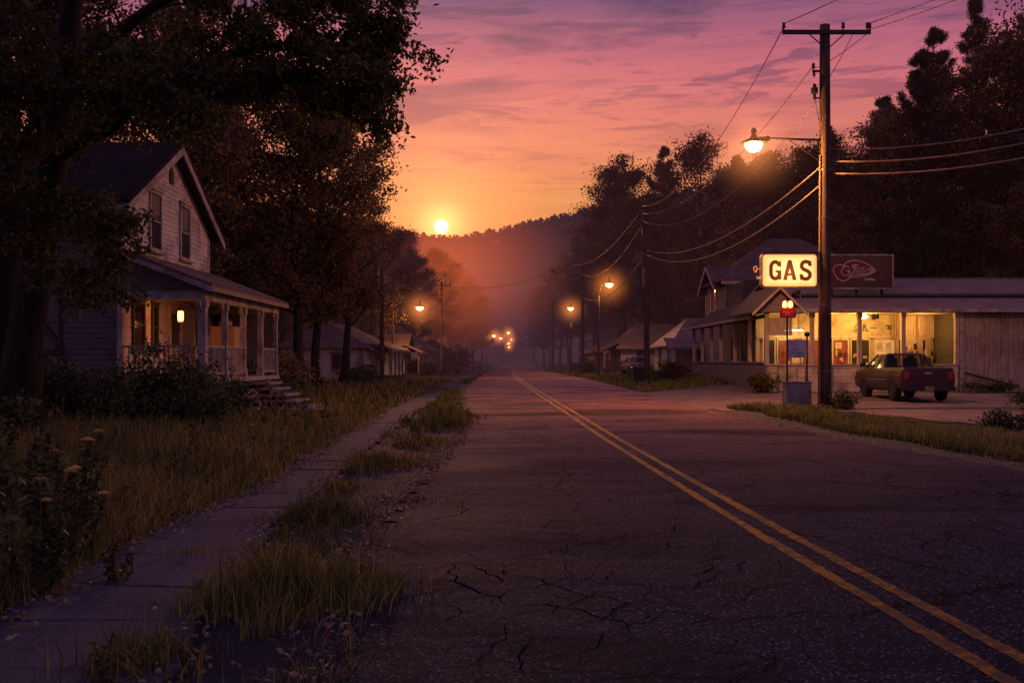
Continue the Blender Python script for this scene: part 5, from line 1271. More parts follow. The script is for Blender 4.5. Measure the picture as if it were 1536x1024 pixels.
# ---------------------------------------------------------------- lettering helpers: strokes laid on a plane
def stroke(mb, pts, w, P, d):
    """ribbon of width w along 2-D points; P(u,v,d) puts it in the place"""
    n = len(pts); L = []; Rr = []
    for i in range(n):
        a = pts[max(0, i-1)]; b = pts[min(n-1, i+1)]; dx, dy = b[0]-a[0], b[1]-a[1]; l = math.hypot(dx, dy) or 1
        ww = w[i] if hasattr(w, '__len__') else w
        nx_, ny_ = -dy/l*ww/2, dx/l*ww/2; L.append((pts[i][0]+nx_, pts[i][1]+ny_)); Rr.append((pts[i][0]-nx_, pts[i][1]-ny_))
    o = len(mb.v)
    for a, b in zip(L, Rr): mb.v += [P(*a, d), P(*b, d)]
    for i in range(n-1): mb.f.append((o+2*i, o+2*i+1, o+2*i+3, o+2*i+2))
def arc(cx, cy, rx, ry_, a0, a1, n=18):
    return [(cx + rx*math.cos(R(a0+(a1-a0)*i/n)), cy + ry_*math.sin(R(a0+(a1-a0)*i/n))) for i in range(n+1)]
def spline(ps, n=8):
    out = []
    for i in range(len(ps)-1):
        p0, p1, p2, p3 = ps[max(0,i-1)], ps[i], ps[i+1], ps[min(len(ps)-1,i+2)]
        for k in range(n):
            t_ = k/n
            out.append(tuple(.5*((2*p1[j]) + (-p0[j]+p2[j])*t_ + (2*p0[j]-5*p1[j]+4*p2[j]-p3[j])*t_*t_ + (-p0[j]+3*p1[j]-3*p2[j]+p3[j])*t_**3) for j in (0,1)))
    return out + [ps[-1]]

def lit_face(name, c_mid, c_edge, cx, cz, rx, rz, s):
    m, t, b, out = base_mat(name)
    tc = t.new('ShaderNodeTexCoord'); sp = t.new('ShaderNodeSeparateXYZ'); t.link(tc.outputs['Generated'], sp.inputs[0])
    u = t.math('ABSOLUTE', t.math('SUBTRACT', t.math('MULTIPLY', sp.outputs[0], 2.), 1.)); v = t.math('ABSOLUTE', t.math('SUBTRACT', t.math('MULTIPLY', sp.outputs[2], 2.), 1.))
    e = t.math('MAXIMUM', t.math('POWER', u, 5.), t.math('POWER', v, 3.5)); nz = t.noise(t.coords(), 3.5, 5)
    e = t.math('ADD', e, t.math('MULTIPLY', t.math('SUBTRACT', nz, .5), .5))
    col = t.mix(t.ramp(e, [(.05, 0.), (.95, 1.)]), c_mid, c_edge)
    t.link(col, b.inputs['Emission Color']); b.inputs['Emission Strength'].default_value = s; b.inputs['Base Color'].default_value = (.4,.3,.15,1)
    return m

def gas_sign():
    r = thing('gas_sign', 'glowing cream sign reading GAS in heavy brown letters on the near utility pole', 'sign', (9.2, 31.15, 4.56))
    x0, x1, z0, z1, ya, yb = 8.26, 10.11, 4.01, 5.12, 31.06, 31.34; c = .09
    oct_ = lambda g, y: [(x0+g+c, y, z0+g), (x1-g-c, y, z0+g), (x1-g-c*.3, y, z0+g+c*.3), (x1-g, y, z0+g+c), (x1-g, y, z1-g-c), (x1-g-c*.3, y, z1-g-c*.3), (x1-g-c, y, z1-g), (x0+g+c, y, z1-g), (x0+g+c*.3, y, z1-g-c*.3), (x0+g, y, z1-g-c), (x0+g, y, z0+g+c), (x0+g+c*.3, y, z0+g+c*.3)]
    m = MB(); m.prism(oct_(0, ya), (0, yb-ya, 0)); m.build('case', MAT['sign_case'], r)
    m = MB(); m.prism(oct_(.035, ya-.012), (0, .0115, 0)); m.build('face', lit_face('lit sign face', (1.,.72,.26), (1.,.40,.09), 9.2, 4.56, .9, .5, 1.25), r)
    P = lambda u, v, d: (u, ya - .012 - d, v)
    m = MB(); H = .64; zb = 4.25; W = .122
    g0 = 8.52
    G_ = lambda pts: [(g0 + a*.37, zb + b*H) for a, b in pts]
    stroke(m, G_(arc(.5,.66,.38,.27,12,180,12) + arc(.5,.34,.38,.27,180,345,12)), W, P, .006)
    stroke(m, G_([(.88,.02),(.88,.43)]), W, P, .008); stroke(m, G_([(.52,.44),(1.04,.44)]), .065, P, .010); stroke(m, G_([(.95,.98),(.95,.66)]), .05, P, .010)
    g0 = 9.0
    stroke(m, G_([(.08,.03),(.5,1.0)]), W, P, .006); stroke(m, G_([(.92,.03),(.5,1.0)]), W, P, .008); stroke(m, G_([(.22,.28),(.8,.28)]), .075, P, .010); stroke(m, G_([(.36,.985),(.64,.985)]), .05, P, .004)
    stroke(m, G_([(-.08,.03),(.28,.03)]), .05, P, .010); stroke(m, G_([(.72,.03),(1.08,.03)]), .05, P, .010)
    g0 = 9.53
    stroke(m, G_(spline([(.9,.74),(.78,.90),(.5,.945),(.22,.88),(.13,.72),(.24,.58),(.5,.50),(.77,.41),(.88,.26),(.77,.11),(.5,.05),(.2,.1),(.08,.27)], 6)), W, P, .006)
    stroke(m, G_([(.93,.99),(.93,.70)]), .05, P, .010); stroke(m, G_([(.05,.01),(.05,.31)]), .05, P, .010)
    m.build('lettering', MAT['sign_brown'], r)
    m = MB(); m.box(10.05, 31.36, 4.85, 10.3, 31.42, 4.92); m.box(10.05, 31.36, 4.2, 10.3, 31.42, 4.27); m.box(8.3, 31.15, 5.12, 10.25, 31.22, 5.17); m.build('bracket', MAT['dark_steel'], r)
    for cx, cz, ps in ((8.0, 4.62, [(.08,.1),(0,.13),(-.08,.06),(-.08,-.04),(0,-.09),(.08,-.05),(.08,.12),(.07,-.15),(-.06,-.16)]), (8.12, 4.33, [(-.11,.08),(-.07,-.07),(-.0,.04),(.06,-.07),(.12,.1)])):
        m = MB(); m.tube([(cx+.06+a*.62, 31.1, cz+b*.62) for a, b in spline(ps, 4)],   .013, 6); m.tube([(cx+.1, 31.12, cz), (8.3, 31.2, cz)], .008, 5); m.build('neon_glyph', MAT['neon'], r, smooth=True)
    lamp('sign_light', (9.15, 30.75, 4.5), 16., (1,.55,.18), .35, r)
MAT['sign_case'] = M('sign case', (.45,.33,.2), (.3,.2,.12), 4, rough=.5)
MAT['sign_brown'] = M('brown sign letters', (.14,.03,.012), (.10,.022,.01), 4, rough=.5, emit=(.5,.07,.015), estr=.25)
MAT['neon'] = emissive('orange neon', (1,.26,.05), 1.0)
gas_sign()

def rooftop_sign():
    r = thing('rooftop_sign', 'dark maroon billboard with a pointed oval emblem on the station roof', 'sign', (16.45, 44.75, 4.9))
    x0, x1, z0, z1, y = 14.75, 18.05, 5.03, 6.56, 44.55
    m = MB(); m.box(x0, y, z0, x1, y+.3, z1); m.build('board', MAT['maroon'], r)
    m = MB(); m.box(x0-.05, y-.03, z1, x1+.05, y+.33, z1+.06); m.box(x0-.05, y-.03, z0-.06, x1+.05, y+.33, z0)
    m.box(x1, y-.03, z0, x1+.06, y+.33, z1); m.box(x0-.06, y-.03, z0, x0, y+.33, z1); m.build('frame', MAT['trim'], r)
    for x in (15.2, 16.4, 17.6): m = MB(); m.box(x-.05, y+.1, 4.55, x+.05, y+.2, 4.96); m.bar((x, y+.3, 6.2), (x, y+1.9, 5.1), .05, .05); m.build('support', MAT['dark_steel'], r)
    P = lambda u, v, d: (u, y - d, v)
    # pointed oval with a smaller lobe at its left end
    sh = spline([(-1.12,.02),(-1.02,.2),(-.8,.27),(-.62,.22),(-.5,.36),(-.2,.47),(.15,.44),(.5,.3),(.8,.1),(.9,.0),(.8,-.1),(.45,-.24),(.1,-.3),(-.25,-.33),(-.4,-.43),(-.62,-.5),(-.85,-.43),(-1.02,-.22),(-1.12,.02)], 6)
    cx, cz = 16.35, 5.86
    def fill(s, mt, d, nm):
        m = MB(); pts = [(cx + a*s, cz + b*s) for a, b in sh[:-1]]; c = P(cx - .1, cz, d); n = len(pts); m.v = [c] + [P(a, b, d) for a, b in pts]; m.f = [(0, i+1, (i+1) % n + 1) for i in range(n)]; m.build(nm, mt, em)
    m = MB(); stroke(m, [(cx+a, cz+b) for a, b in sh], .055, P, .010); em = m.build('emblem', MAT['cream_dim'], r)
    fill(.985, MAT['emblem_red'], .006, 'emblem_field')
    m = MB(); S = lambda ps, w: stroke(m, [(cx+a, cz+b) for a, b in spline(ps, 6)], w, P, .014)
    S([(-.35,.14),(-.45,.2),(-.62,.14),(-.72,-.05),(-.64,-.22),(-.48,-.24),(-.38,-.12),(-.4,0.)], .05); S([(-.5,-.02),(-.34,0),(-.3,-.2),(-.42,-.36)], .045)
    S([(.06,.24),(-.12,.26),(-.2,.2),(-.08,.2),(-.1,.0),(-.2,-.2),(-.34,-.28)], .07); S([(-.26,.1),(-.12,.16),(.05,.14)], .035)
    S([(.16,.12),(.06,.12),(0,-.02),(.06,-.1),(.14,0),(.17,.12),(.16,-.08),(.22,-.08)], .045); S([(.38,.13),(.28,.12),(.27,.04),(.36,-.01),(.33,-.1),(.23,-.08)], .042)
    S([(.42,-.1),(.46,.12),(.46,-.02),(.54,.12),(.54,-.08),(.56,.02),(.63,.1),(.63,-.07),(.7,-.04)], .042); S([(-.1,-.2),(.2,-.2),(.5,-.17),(.72,-.08)], .055); S([(.66,.1),(.78,.02),(.72,-.05)], .07)
    m.build('lettering', MAT['cream_dim'], em)
    m = MB(); stroke(m, [(cx+.35,cz-.44),(cx+.6,cz-.42),(cx+.85,cz-.45)], .1, P, .005); m.build('worn_patch', MAT['trim'], r)
MAT['cream_dim'] = M('dulled cream paint', (.44,.34,.32), (.32,.24,.23), 5, rough=.7)
MAT['emblem_red'] = M('dulled red paint', (.15,.022,.025), (.11,.017,.019), 3, rough=.6)
rooftop_sign()

def store():
    r = thing('filling_station', 'old board filling station with lit porch front, joined to a tall porch house', 'shop', (17., 48., .3))
    Y0, YB, XL, XR = 42., 44.6, 11.37, 19.96; ZS = 1.38; ZT = 3.72
    g = MB(); clap(g, (XL+.06, Y0), (1,0), (0,-1), XR-XL-.06, .1, ZS-.02, .16); g.box(XL+.06, Y0+.02, -.1, XR, Y0+.12, ZS-.02); g.build('low_wall', MAT['siding_tan'], r)
    g = MB(); clap(g, (XL, 59.), (0,-1), (-1,0), 59.-Y0, .1, ZS+.08, .16); g.box(XL+.02, Y0+.02, -.1, XL+.12, 59, ZS+.05); g.build('low_wall', MAT['wall_brown'], r)
    m = MB(); m.box(XL-.05, Y0-.08, ZS-.02, XR, Y0+.2, ZS+.05); m.build('ledge', MAT['trim_warm'], r)
    m = MB(); m.box(XL-.08, Y0+.21, ZS+.08, XL+.18, 59, ZS+.15); m.build('ledge', MAT['trim'], r)
    for x in (XL+.03, 13.42, 15.55, 17.5, 19.9):
        m = MB(); m.box(x-.085, Y0-.06, ZS+.05, x+.085, Y0+.11, ZT); m.box(x-.11, Y0-.085, ZT-.22, x+.11, Y0+.13, ZT) if x > 12 else None; m.build('porch_post', MAT['trim_warm'], r)
    for y in (45., 48., 51.2, 53.6, 56.2, 58.8):
        m = MB(); m.box(XL-.06, y-.085, ZS+.15, XL+.11, y+.085, 3.5); m.build('porch_post', MAT['trim_warm'], r)
    m = MB(); m.box(XL+.0, Y0-.03, ZT, 28., Y0+.12, ZT+.16); m.build('porch_beam', MAT['trim_dark'], r)
    m = MB(); m.box(XL-.04, Y0+.13, 3.5, XL+.1, 59.4, 3.66); m.build('porch_beam', MAT['trim_dark'], r)
    # back wall of the porch: cream boards above, windows below
    m = MB(); m.box(11.6, YB+.03, 0., 20.1, YB+.2, 4.5); m.build('wall_core', MAT['trim_warm'], r)
    g = MB(); clap(g, (13.62, YB), (1,0), (0,-1), 6.45, 2.74, 4.2, .17); g.build('upper_wall', MAT['warm_board'], r)
    g = MB(); clap(g, (11.6, YB), (1,0), (0,-1), 8.47, .3, 1.2, .17); g.build('lower_wall', MAT['siding_tan'], r)
    m = MB(); m.box(11.6, YB-.08, 2.64, 20.05, YB-.0, 2.74); m.box(11.6, YB-.1, 1.2, 20.05, YB, 1.27); m.build('window_rail', MAT['trim_warm'], r)
    def bay(x0, x1, mt, nm='window', z0=1.28, z1=2.62):
        m = MB(); f = .06
        m.box(x0-f, YB-.07, z0, x0, YB+.028, z1); m.box(x1, YB-.07, z0, x1+f, YB+.028, z1); m.box(x0, YB-.06, z0, x1, YB+.028, z0+.07); m.box(x0, YB-.06, z1-.07, x1, YB+.028, z1)
        w_ = m.build(nm, MAT['warm_trim2'], r); m = MB(); m.box(x0, YB-.02, z0+.07, x1, YB+.02, z1-.07); m.build('pane', mt, w_); return w_
    rd = random.Random(8); dim = MAT['pane_dim']; red = MAT['pane_red']; bright = MAT['pane_bright']
    b = []
    for x0, x1, mt in ((11.95,12.45,dim),(12.62,13.28,red),(13.8,14.6,red),(14.75,15.05,dim),(15.25,15.93,red),(16.12,16.95,dim),(17.22,18.12,bright),(18.3,18.62,dim),(18.75,19.12,bright),(19.3,19.8,dim)): b.append(bay(x0, x1, mt))
    # things seen in the windows: goods, papers, curtains
    def goods(wd, x0, x1, y, z0, z1, n, mats, nm, sx=(.05,.16), sz=(.08,.4)):
        for k in range(n):
            x = rd.uniform(x0, x1); z = rd.choice((z0, z0, z0+.45)); w_, h = rd.uniform(*sx), rd.uniform(*sz); h = min(h, z1-z)
            m = MB()
            if rd.random() < .5: m.lathe((x, y, z), [(w_*.42,0),(w_*.5,h*.1),(w_*.5,h*.6),(w_*.2,h*.8),(w_*.2,h)], 8)
            else: m.box(x-w_/2, y-.03, z, x+w_/2, y+.03, z+h)
            m.build(nm, MAT[rd.choice(mats)], wd)
    goods(b[1], 12.7, 13.2, YB-.1, 1.36, 2.5, 6, ('red_enamel','cream','plastic_black'), 'jar'); goods(b[4], 15.3, 15.9, YB-.1, 1.36, 2.5, 9, ('red_enamel','plastic_black','cream'), 'jar')
    goods(b[5], 16.2, 16.9, YB-.1, 1.36, 2.4, 5, ('cream','plastic_black'), 'jar', (.08,.2), (.06,.25)); goods(b[7], 18.3, 18.6, YB-.1, 1.36, 2.4, 4, ('red_enamel','plastic_black'), 'jar')
    for wd, x, z, w_, h, mt in ((b[6],17.45,2.25,.3,.42,'cream'),(b[6],17.85,2.2,.28,.5,'white_board'),(b[6],17.5,1.68,.34,.4,'white_board'),(b[6],17.9,1.62,.26,.34,'red_enamel'),(b[4],15.5,2.3,.3,.3,'cream'),(b[5],16.3,1.8,.2,.14,'cream'),(b[5],16.75,1.75,.18,.1,'white_board')):
        m = MB(); m.box(x-w_/2, YB-.045, z-h/2, x+w_/2, YB-.035, z+h/2); p = m.build('poster', MAT[mt], wd)
        m = MB()
        for k in range(3): m.box(x-w_*.32, YB-.049, z+h*(.25-.22*k), x+w_*(.1+.2*rd.random()), YB-.0465, z+h*(.29-.22*k))
        m.build('print', MAT['ink'], p)
    for x0, x1 in ((18.78,19.08),(19.34,19.5),(19.62,19.78)):
        m = MB(); n = 7
        for k in range(n): x = x0 + (x1-x0)*k/n; m.box(x, YB-.06-.02*(k%2), 1.4, x+(x1-x0)/n*.85, YB-.045-.02*(k%2), 2.56)
        m.build('curtain', MAT['cream'], b[8])
    # dark script painted on the upper boards
    m = MB(); P = lambda u, v, d: (u, YB-.03-d, v)
    for ps in ([(16.25,3.12),(16.38,3.3),(16.4,3.12),(16.3,3.05)],[(16.45,3.3),(16.5,3.08),(16.58,3.3),(16.6,3.06)],[(16.68,3.06),(16.7,3.32),(16.8,3.2),(16.72,3.18),(16.86,3.04)],[(16.2,2.98),(16.5,3.02),(16.95,2.99)],[(17.0,3.12),(17.15,3.14),(17.3,3.12)],[(17.75,3.2),(17.85,3.26),(17.9,3.14),(18.0,3.24),(18.1,3.16)],[(17.8,3.08),(18.05,3.1)]):
        stroke(m, spline(ps, 6), .045, P, .006)
    m.build('wall_script', MAT['ink'], r)
    m = MB(); x = 18.05
    while x < 19.95: m.box(x, YB-.06-rd.uniform(0,.02), 2.76, x+.11, YB-.035, 3.72); x += .125
    m.build('slatted_panel', MAT['trim_warm'], r)
    for x, w_ in ((18.2,.10),(19.2,.09)):
        m = MB(); m.box(x-w_/2, YB-.32, .5, x+w_/2, YB-.2, 3.73); m.build('inner_post', MAT['boards'], r)
    for k, (x0, x1, z) in enumerate(((18.4,19.1,1.5),(18.4,19.1,2.05),(19.3,19.85,1.75))):
        m = MB(); m.box(x0, YB-.5, z, x1, YB-.14, z+.03); sh = m.build('shelf', MAT['boards'], r)
        x = x0 + .06
        while x < x1 - .1:
            m = MB(); h = rd.uniform(.12,.34); w_ = rd.uniform(.05,.12)
            if rd.random() < .5: m.lathe((x+w_/2, YB-.3, z+.032), [(w_*.45,0),(w_*.5,h*.1),(w_*.5,h*.65),(w_*.2,h*.85),(w_*.2,h)], 8)
            else: m.box(x, YB-.36, z+.032, x+w_, YB-.24, z+.032+h)
            m.build('goods', MAT[rd.choice(('red_enamel','cream','plastic_black','cupboard'))], sh); x += w_ + rd.uniform(.01,.08)
    # ceiling, lamp fixtures, fluorescent tube, hanging corrugated blind
    m = MB(); m.box(XL+.12, Y0+.14, 3.74, 20., YB-.01, 3.78); m.build('porch_ceiling', MAT['warm_board'], r)
    m = MB(); m.lathe((16.2, 43.3, 3.50), [(.06,0),(.19,.04),(.22,.12),(.12,.2),(.05,.235)], 14); fx = m.build('ceiling_lamp', MAT['lamp_glow'], r, smooth=True)
    m = MB(); m.box(16.55, 43.2, 3.46, 16.75, 43.35, 3.735); m.box(16.8, 43.22, 3.5, 16.9, 43.32, 3.735); m.build('junction_box', MAT['plastic_black'], fx)
    lamp('porch_light', (16.2, 43.15, 3.34), 190., (1,.50,.11), .12, fx); lamp('porch_light', (18.9, 43.4, 3.2), 80., (1,.46,.10), .15, fx); lamp('porch_light', (14.6, 43.4, 3.3), 75., (1,.48,.11), .15, fx)
    m = MB(); m.cyl((12.75, 43.9, 2.98), (13.6, 43.9, 3.0), .035, n=8); tb = m.build('tube_lamp', emissive('pale tube', (1,.88,.5), 5.), r, smooth=True)
    m = MB(); m.box(12.7, 43.86, 3.04, 13.65, 43.98, 3.10); m.tube([(12.9,43.92,3.1),(12.9,43.92,3.74)], .008, 4); m.tube([(13.45,43.92,3.1),(13.45,43.92,3.74)], .008, 4); m.build('holder', MAT['steel'], tb)
    lamp('tube_light', (13., 43.55, 2.85), 70., (1,.62,.2), .2, tb)
    m = MB(); k = 0; x = 11.5
    while x < 12.6: m.box(x, Y0+.25+(.02 if k % 2 else 0), 2.72, x+.075, Y0+.27+(.02 if k % 2 else 0), 3.5); x += .08; k += 1
    m.build('blind', MAT['trim_warm'], r)
    # plank wing to the right
    m = MB(); x = 20.08
    while x < 28:
        w_ = rd.uniform(.16,.24); d = rd.uniform(0,.025); m.box(x, Y0-.02-d, .05+rd.uniform(0,.05), x+w_-.012, Y0+.05, 3.84); x += w_
    m.build('plank_wall', MAT['boards'], r)
    m = MB(); m.box(20.02, Y0+.06, -.1, 28, 45.02, 3.80); m.build('wing_core', MAT['trim_dark'], r)
    m = MB(); m.box(20.0, Y0-.08, .1, 20.17, Y0-.05, 3.84); m.build('corner_board', MAT['trim'], r)
    m = MB(); m.bar((20.2, Y0-.09, 1.05), (22.6, Y0-.09, .45), .05, .08, (0,1,0)); m.build('leaning_pole', MAT['trim_dark'], r)
    # roofs
    m = MB(); m.slab((12.3, 45.0, 4.62), (28.4, 45.0, 4.62), (28.4, 41.45, 3.90), (12.3, 41.45, 3.90), .06); pr = m.build('porch_roof', MAT['tin_x'], r)
    m = MB(); m.box(12.3, 41.42, 3.72, 28.4, 41.47, 3.86); m.build('fascia', MAT['trim'], pr)
    m = MB(); m.slab((13.4, 50., 5.92), (28.4, 50., 5.92), (28.4, 44.7, 4.78), (13.4, 44.7, 4.78), .07); m.slab((28.4, 50., 5.92), (13.4, 50., 5.92), (13.4, 55.6, 4.7), (28.4, 55.6, 4.7), .07); mr = m.build('roof', MAT['tin_x'], r)
    m = MB(); m.box(13.4, 44.67, 4.62, 28.4, 44.72, 4.76); m.build('fascia', MAT['trim_dark'], mr)
    m = MB(); m.box(13.4, 49.9, 5.9, 28.4, 50.1, 5.98); m.build('ridge_cap', MAT['steel'], mr)
    m = MB(); m.box(13.7, 45.1, 0, 27.9, 55., 4.55); m.prism([(13.7,45.1,4.55),(13.7,55.,4.55),(13.7,50.,5.78)], (14.2,0,0)); m.build('store_wall', MAT['siding_tan'], r)
    # little gable over the corner
    m = MB(); zc, ze, xc, hw = 4.92, 3.74, 11.80, 1.22
    for s in (-1, 1):
        ps = [(xc, 41.35, zc), (xc, 46.2, zc), (xc+s*hw, 46.2, ze), (xc+s*hw, 41.35, ze)]; m.slab(*(ps if s < 0 else [ps[1], ps[0], ps[3], ps[2]]), .07)
    gr = m.build('corner_gable_roof', MAT['shingle_warm'], r)
    g = MB(); clap(g, (xc-hw, 41.75), (1,0), (0,-1), 2*hw, 3.74, 4.76, .15, cut=lambda z: (max(0, (z-3.70)/(zc-.08-ze)*hw), min(2*hw, 2*hw-(z-3.70)/(zc-.08-ze)*hw))); g.build('gable_boards', MAT['siding_rose'], gr)
    m = MB()
    for s in (-1, 1): m.prism([(xc, 41.3, zc-.05), (xc+s*hw, 41.3, ze-.05), (xc+s*hw, 41.3, ze-.2), (xc, 41.3, zc-.2)], (0,.045,0))
    m.build('bargeboard', MAT['trim_warm'], gr)
    # street-side porch roof and house behind
    m = MB(); m.slab((13.72, 60.2, 4.98), (13.72, 44.5, 4.98), (10.95, 44.5, 3.70), (10.95, 60.2, 3.70), .07); pr = m.build('porch_roof', MAT['shingle_warm'], r)
    m = MB(); m.box(10.92, 43., 3.5, 10.97, 60.2, 3.66); m.build('fascia', MAT['trim_warm'], pr)
    m = MB(); m.box(XL+.12, Y0+.2, .1, 13.6, 59., .5); m.build('porch_floor', MAT['trim_dark'], r)
    for y, mt in ((46.6,'glass'),(49.4,'glass_warm'),(55.2,'glass'),(58.,'glass')): window(r, (13.7, y), (0,1), (-1,0), .95, 1.55, 3.0, MAT['trim_warm'], MAT[mt], bars=(1,2))
    for y in (52.4,):
        m = MB(); m.box(13.62, y-.55, .5, 13.69, y+.55, 2.7); d = m.build('door', MAT['trim_warm'], r); m = MB(); m.box(13.6, y-.44, .55, 13.618, y+.44, 2.6); m.build('door_leaf', MAT['door'], d)
    m = MB(); m.box(13.72, 55.7, 0, 24., 66.5, 6.3); m.box(13.72, 60.04, 6.3, 24., 66.5, 6.75); m.build('house_wall', MAT['trim_dark'], r)
    g = MB(); clap(g, (13.72, 60.), (1,0), (0,-1), 10.28, 4.6, 6.9, .17); g.build('upper_wall', MAT['siding_rose'], r)
    g = MB(); clap(g, (13.7, 66.5), (0,-1), (-1,0), 6.5, 4.9, 7.6, .17, cut=lambda z: (0, 6.5) if z < 6.35 else (max(0., 2.5-(7.85-z)/.62), min(6.5, 2.5+(7.85-z)/.62))); g.build('street_gable_wall', MAT['siding_rose'], r)
    g = MB(); clap(g, (13.7, 66.5), (0,-1), (-1,0), 21.9, .1, 4.9, .17); g.build('street_wall', MAT['wall_brown'], r)
    for y in (63.2, 64.7): window(r, (13.7, y), (0,1), (-1,0), .62, 5.0, 6.35, MAT['trim_warm'], MAT['glass'], bars=(1,2))
    m = MB(); o = .45; zE, zR_, a, b_, ym = 6.72, 9.75, 17.3, 19.4, 63.2; xa, xb, ya, yb = 13.72-o, 24+o, 60-o, 66.5+o
    m.prism([(xa,ya,zE),(xb,ya,zE),(b_,ym,zR_),(a,ym,zR_)], (0,.02,-.09)); m.prism([(xb,yb,zE),(xa,yb,zE),(a,ym,zR_),(b_,ym,zR_)], (0,-.02,-.09)); m.prism([(xb,ya,zE),(xb,yb,zE),(b_,ym,zR_)], (-.02,0,-.09)); m.prism([(xa,yb,zE),(xa,ya,zE),(a,ym,zR_)], (.02,0,-.09))
    hr = m.build('hip_roof', MAT['shingle_grey'], r)
    m = MB(); m.box(xa, ya-.03, zE-.3, xb, ya+.02, zE-.1); m.build('fascia', MAT['trim_warm'], hr)
    m = MB()
    for s in (-1, 1):
        ps = [(13.2, 64., 8.0), (18., 64., 8.0), (18., 64.+s*2.75, 6.3), (13.2, 64.+s*2.75, 6.3)]; m.slab(*(ps if s > 0 else [ps[1], ps[0], ps[3], ps[2]]), .08)
    dr_ = m.build('street_gable_roof', MAT['shingle_grey'], r)
    m = MB()
    for s in (-1, 1): m.prism([(13.17, 64., 7.96), (13.17, 64.+s*2.75, 6.26), (13.17, 64.+s*2.75, 6.08), (13.17, 64., 7.78)], (.05,0,0))
    m.build('bargeboard', MAT['trim_warm'], dr_)
    m = MB()
    for k, (x, z) in enumerate(((10.75,.62),(10.45,.5),(10.1,.40))): m.box(x, 53.3-.2*k, .1, 11.36-.005*k, 55.2+.2*k, z+.06)
    m.build('entry_steps', MAT['step'], r)
MAT['warm_trim2'] = M('cream window trim', (.55,.46,.3), (.42,.33,.2), 4, rough=.6)
MAT['siding_rose'] = M('dusky clapboard', (.34,.26,.24), (.22,.165,.155), 2.4, (1.1,1.1,9), .8, .3, 12, grime=(.13,.095,.085), gscale=1.2)
MAT['shingle_warm'] = shingle_mat('rusty shingles', (.2,.13,.11), (.13,.085,.072))
MAT['pane_dim'] = M('dark shop pane', (.05,.035,.02), (.02,.014,.01), 3, rough=.25, spec=.5)
MAT['pane_red'] = M('shop pane with red goods behind', (.22,.05,.03), (.07,.03,.02), 5, (1,1,.6), .3, emit=(.8,.16,.05), estr=.10)
MAT['pane_bright'] = M('lit shop pane', (.55,.42,.22), (.32,.2,.09), 4, rough=.35, emit=(1,.6,.2), estr=.35)
MAT['lamp_glow'] = emissive('porch lamp glow', (1,.66,.2), 7.)
store()

def price_stand():
    r = thing('pump_island_stand', 'concrete box with two thin posts, a pale board and lit red lamps', 'stand', (9.3, 30.7, 0))
    z = gz(9.3, 30.7) - .05
    m = MB(); m.box(8.92, 30.45, z, 9.72, 31.0, .87); m.build('base', MAT['concrete'], r, bevel=.015)
    m = MB(); m.box(8.90, 30.43, .872, 9.74, 31.02, .915); m.build('cap', MAT['trim'], r)
    for x, zt in ((9.0, 3.0), (9.65, 2.36)):
        m = MB(); m.tube([(x, 30.7, .9), (x, 30.7, zt)], .028, 8); m.cyl((x, 30.7, .916), (x, 30.7, .96), .055, n=10); m.build('post', MAT['dark_steel'], r)
    m = MB(); m.lathe((9.65, 30.7, 2.36), [(.03,0),(.085,.05),(.095,.1),(.06,.16),(.02,.18)], 12); m.build('post_cap', MAT['plastic_black'], r, smooth=True)
    m = MB(); m.box(9.02, 30.655, 1.68, 9.63, 30.672, 2.27); bd = m.build('board', MAT['white_board'], r)
    m = MB(); rd = random.Random(4)
    for zz, a, b in ((2.08,.35,.55),(1.95,.3,.62),(1.83,.2,.75),(1.74,.3,.6)):
        x = 9.02 + .61*a
        while x < 9.02 + .61*b: w_ = rd.uniform(.012,.03); m.box(x, 30.650, zz-.012, x+w_, 30.6535, zz+.012); x += w_ + .012
    m.build('print', MAT['ink'], bd)
    m = MB(); m.tube([(9.32, 30.7, .9), (9.32, 30.7, 1.35)], .012, 6); m.tube([(9.03,30.7,1.5),(9.63,30.7,1.5)], .01, 6); m.build('rod', MAT['dark_steel'], r)
    m = MB(); o = [(8.78,2.98),(9.25,2.98),(9.28,3.02),(9.28,3.24),(9.22,3.3),(8.83,3.3),(8.76,3.24),(8.76,3.02)]; m.prism([(a, 30.66, b) for a, b in o], (0,.05,0)); pl = m.build('red_plate', MAT['red_enamel'], r)
    m = MB(); P = lambda u, v, d: (u, 30.66-d, v)
    for ps in ([(8.84,3.12),(8.9,3.2),(8.95,3.1),(9.0,3.2),(9.05,3.1),(9.12,3.2),(9.2,3.14)],[(8.85,3.05),(9.0,3.07),(9.18,3.05)]): stroke(m, spline(ps, 5), .022, P, .005)
    m.build('lettering', MAT['cream'], pl)
    for x in (8.92, 9.10):
        m = MB(); m.lathe((x, 30.69, 3.315), [(.05,0),(.075,.04),(.08,.12),(.06,.19),(.02,.22)], 12); m.build('red_lamp', MAT['red_lamp'], r, smooth=True)
    lamp('red_light', (9.01, 30.5, 3.5), 14., (1,.05,.02), .1, r)
MAT['red_lamp'] = emissive('red lamp', (1,.14,.035), 14.)
price_stand()

def fence():
    r = thing('wire_fence', 'thin wire fence standing in front of the filling station wall', 'fence', (14.5, 40.9, .2))
    xs = [11.6 + 1.2*k for k in range(7)]
    for x in xs:
        m = MB(); m.tube([(x, 40.95, .0), (x, 40.95, 1.32)], .018, 6); m.build('post', MAT['dark_steel'], r)
    m = MB()
    for z in (.45, .85, 1.28): m.tube([(x, 40.95, z + (.0 if k % 2 == 0 else -.01)) for k, x in enumerate(xs)], .008, 4)
    m.build('wire', MAT['dark_steel'], r)
fence()
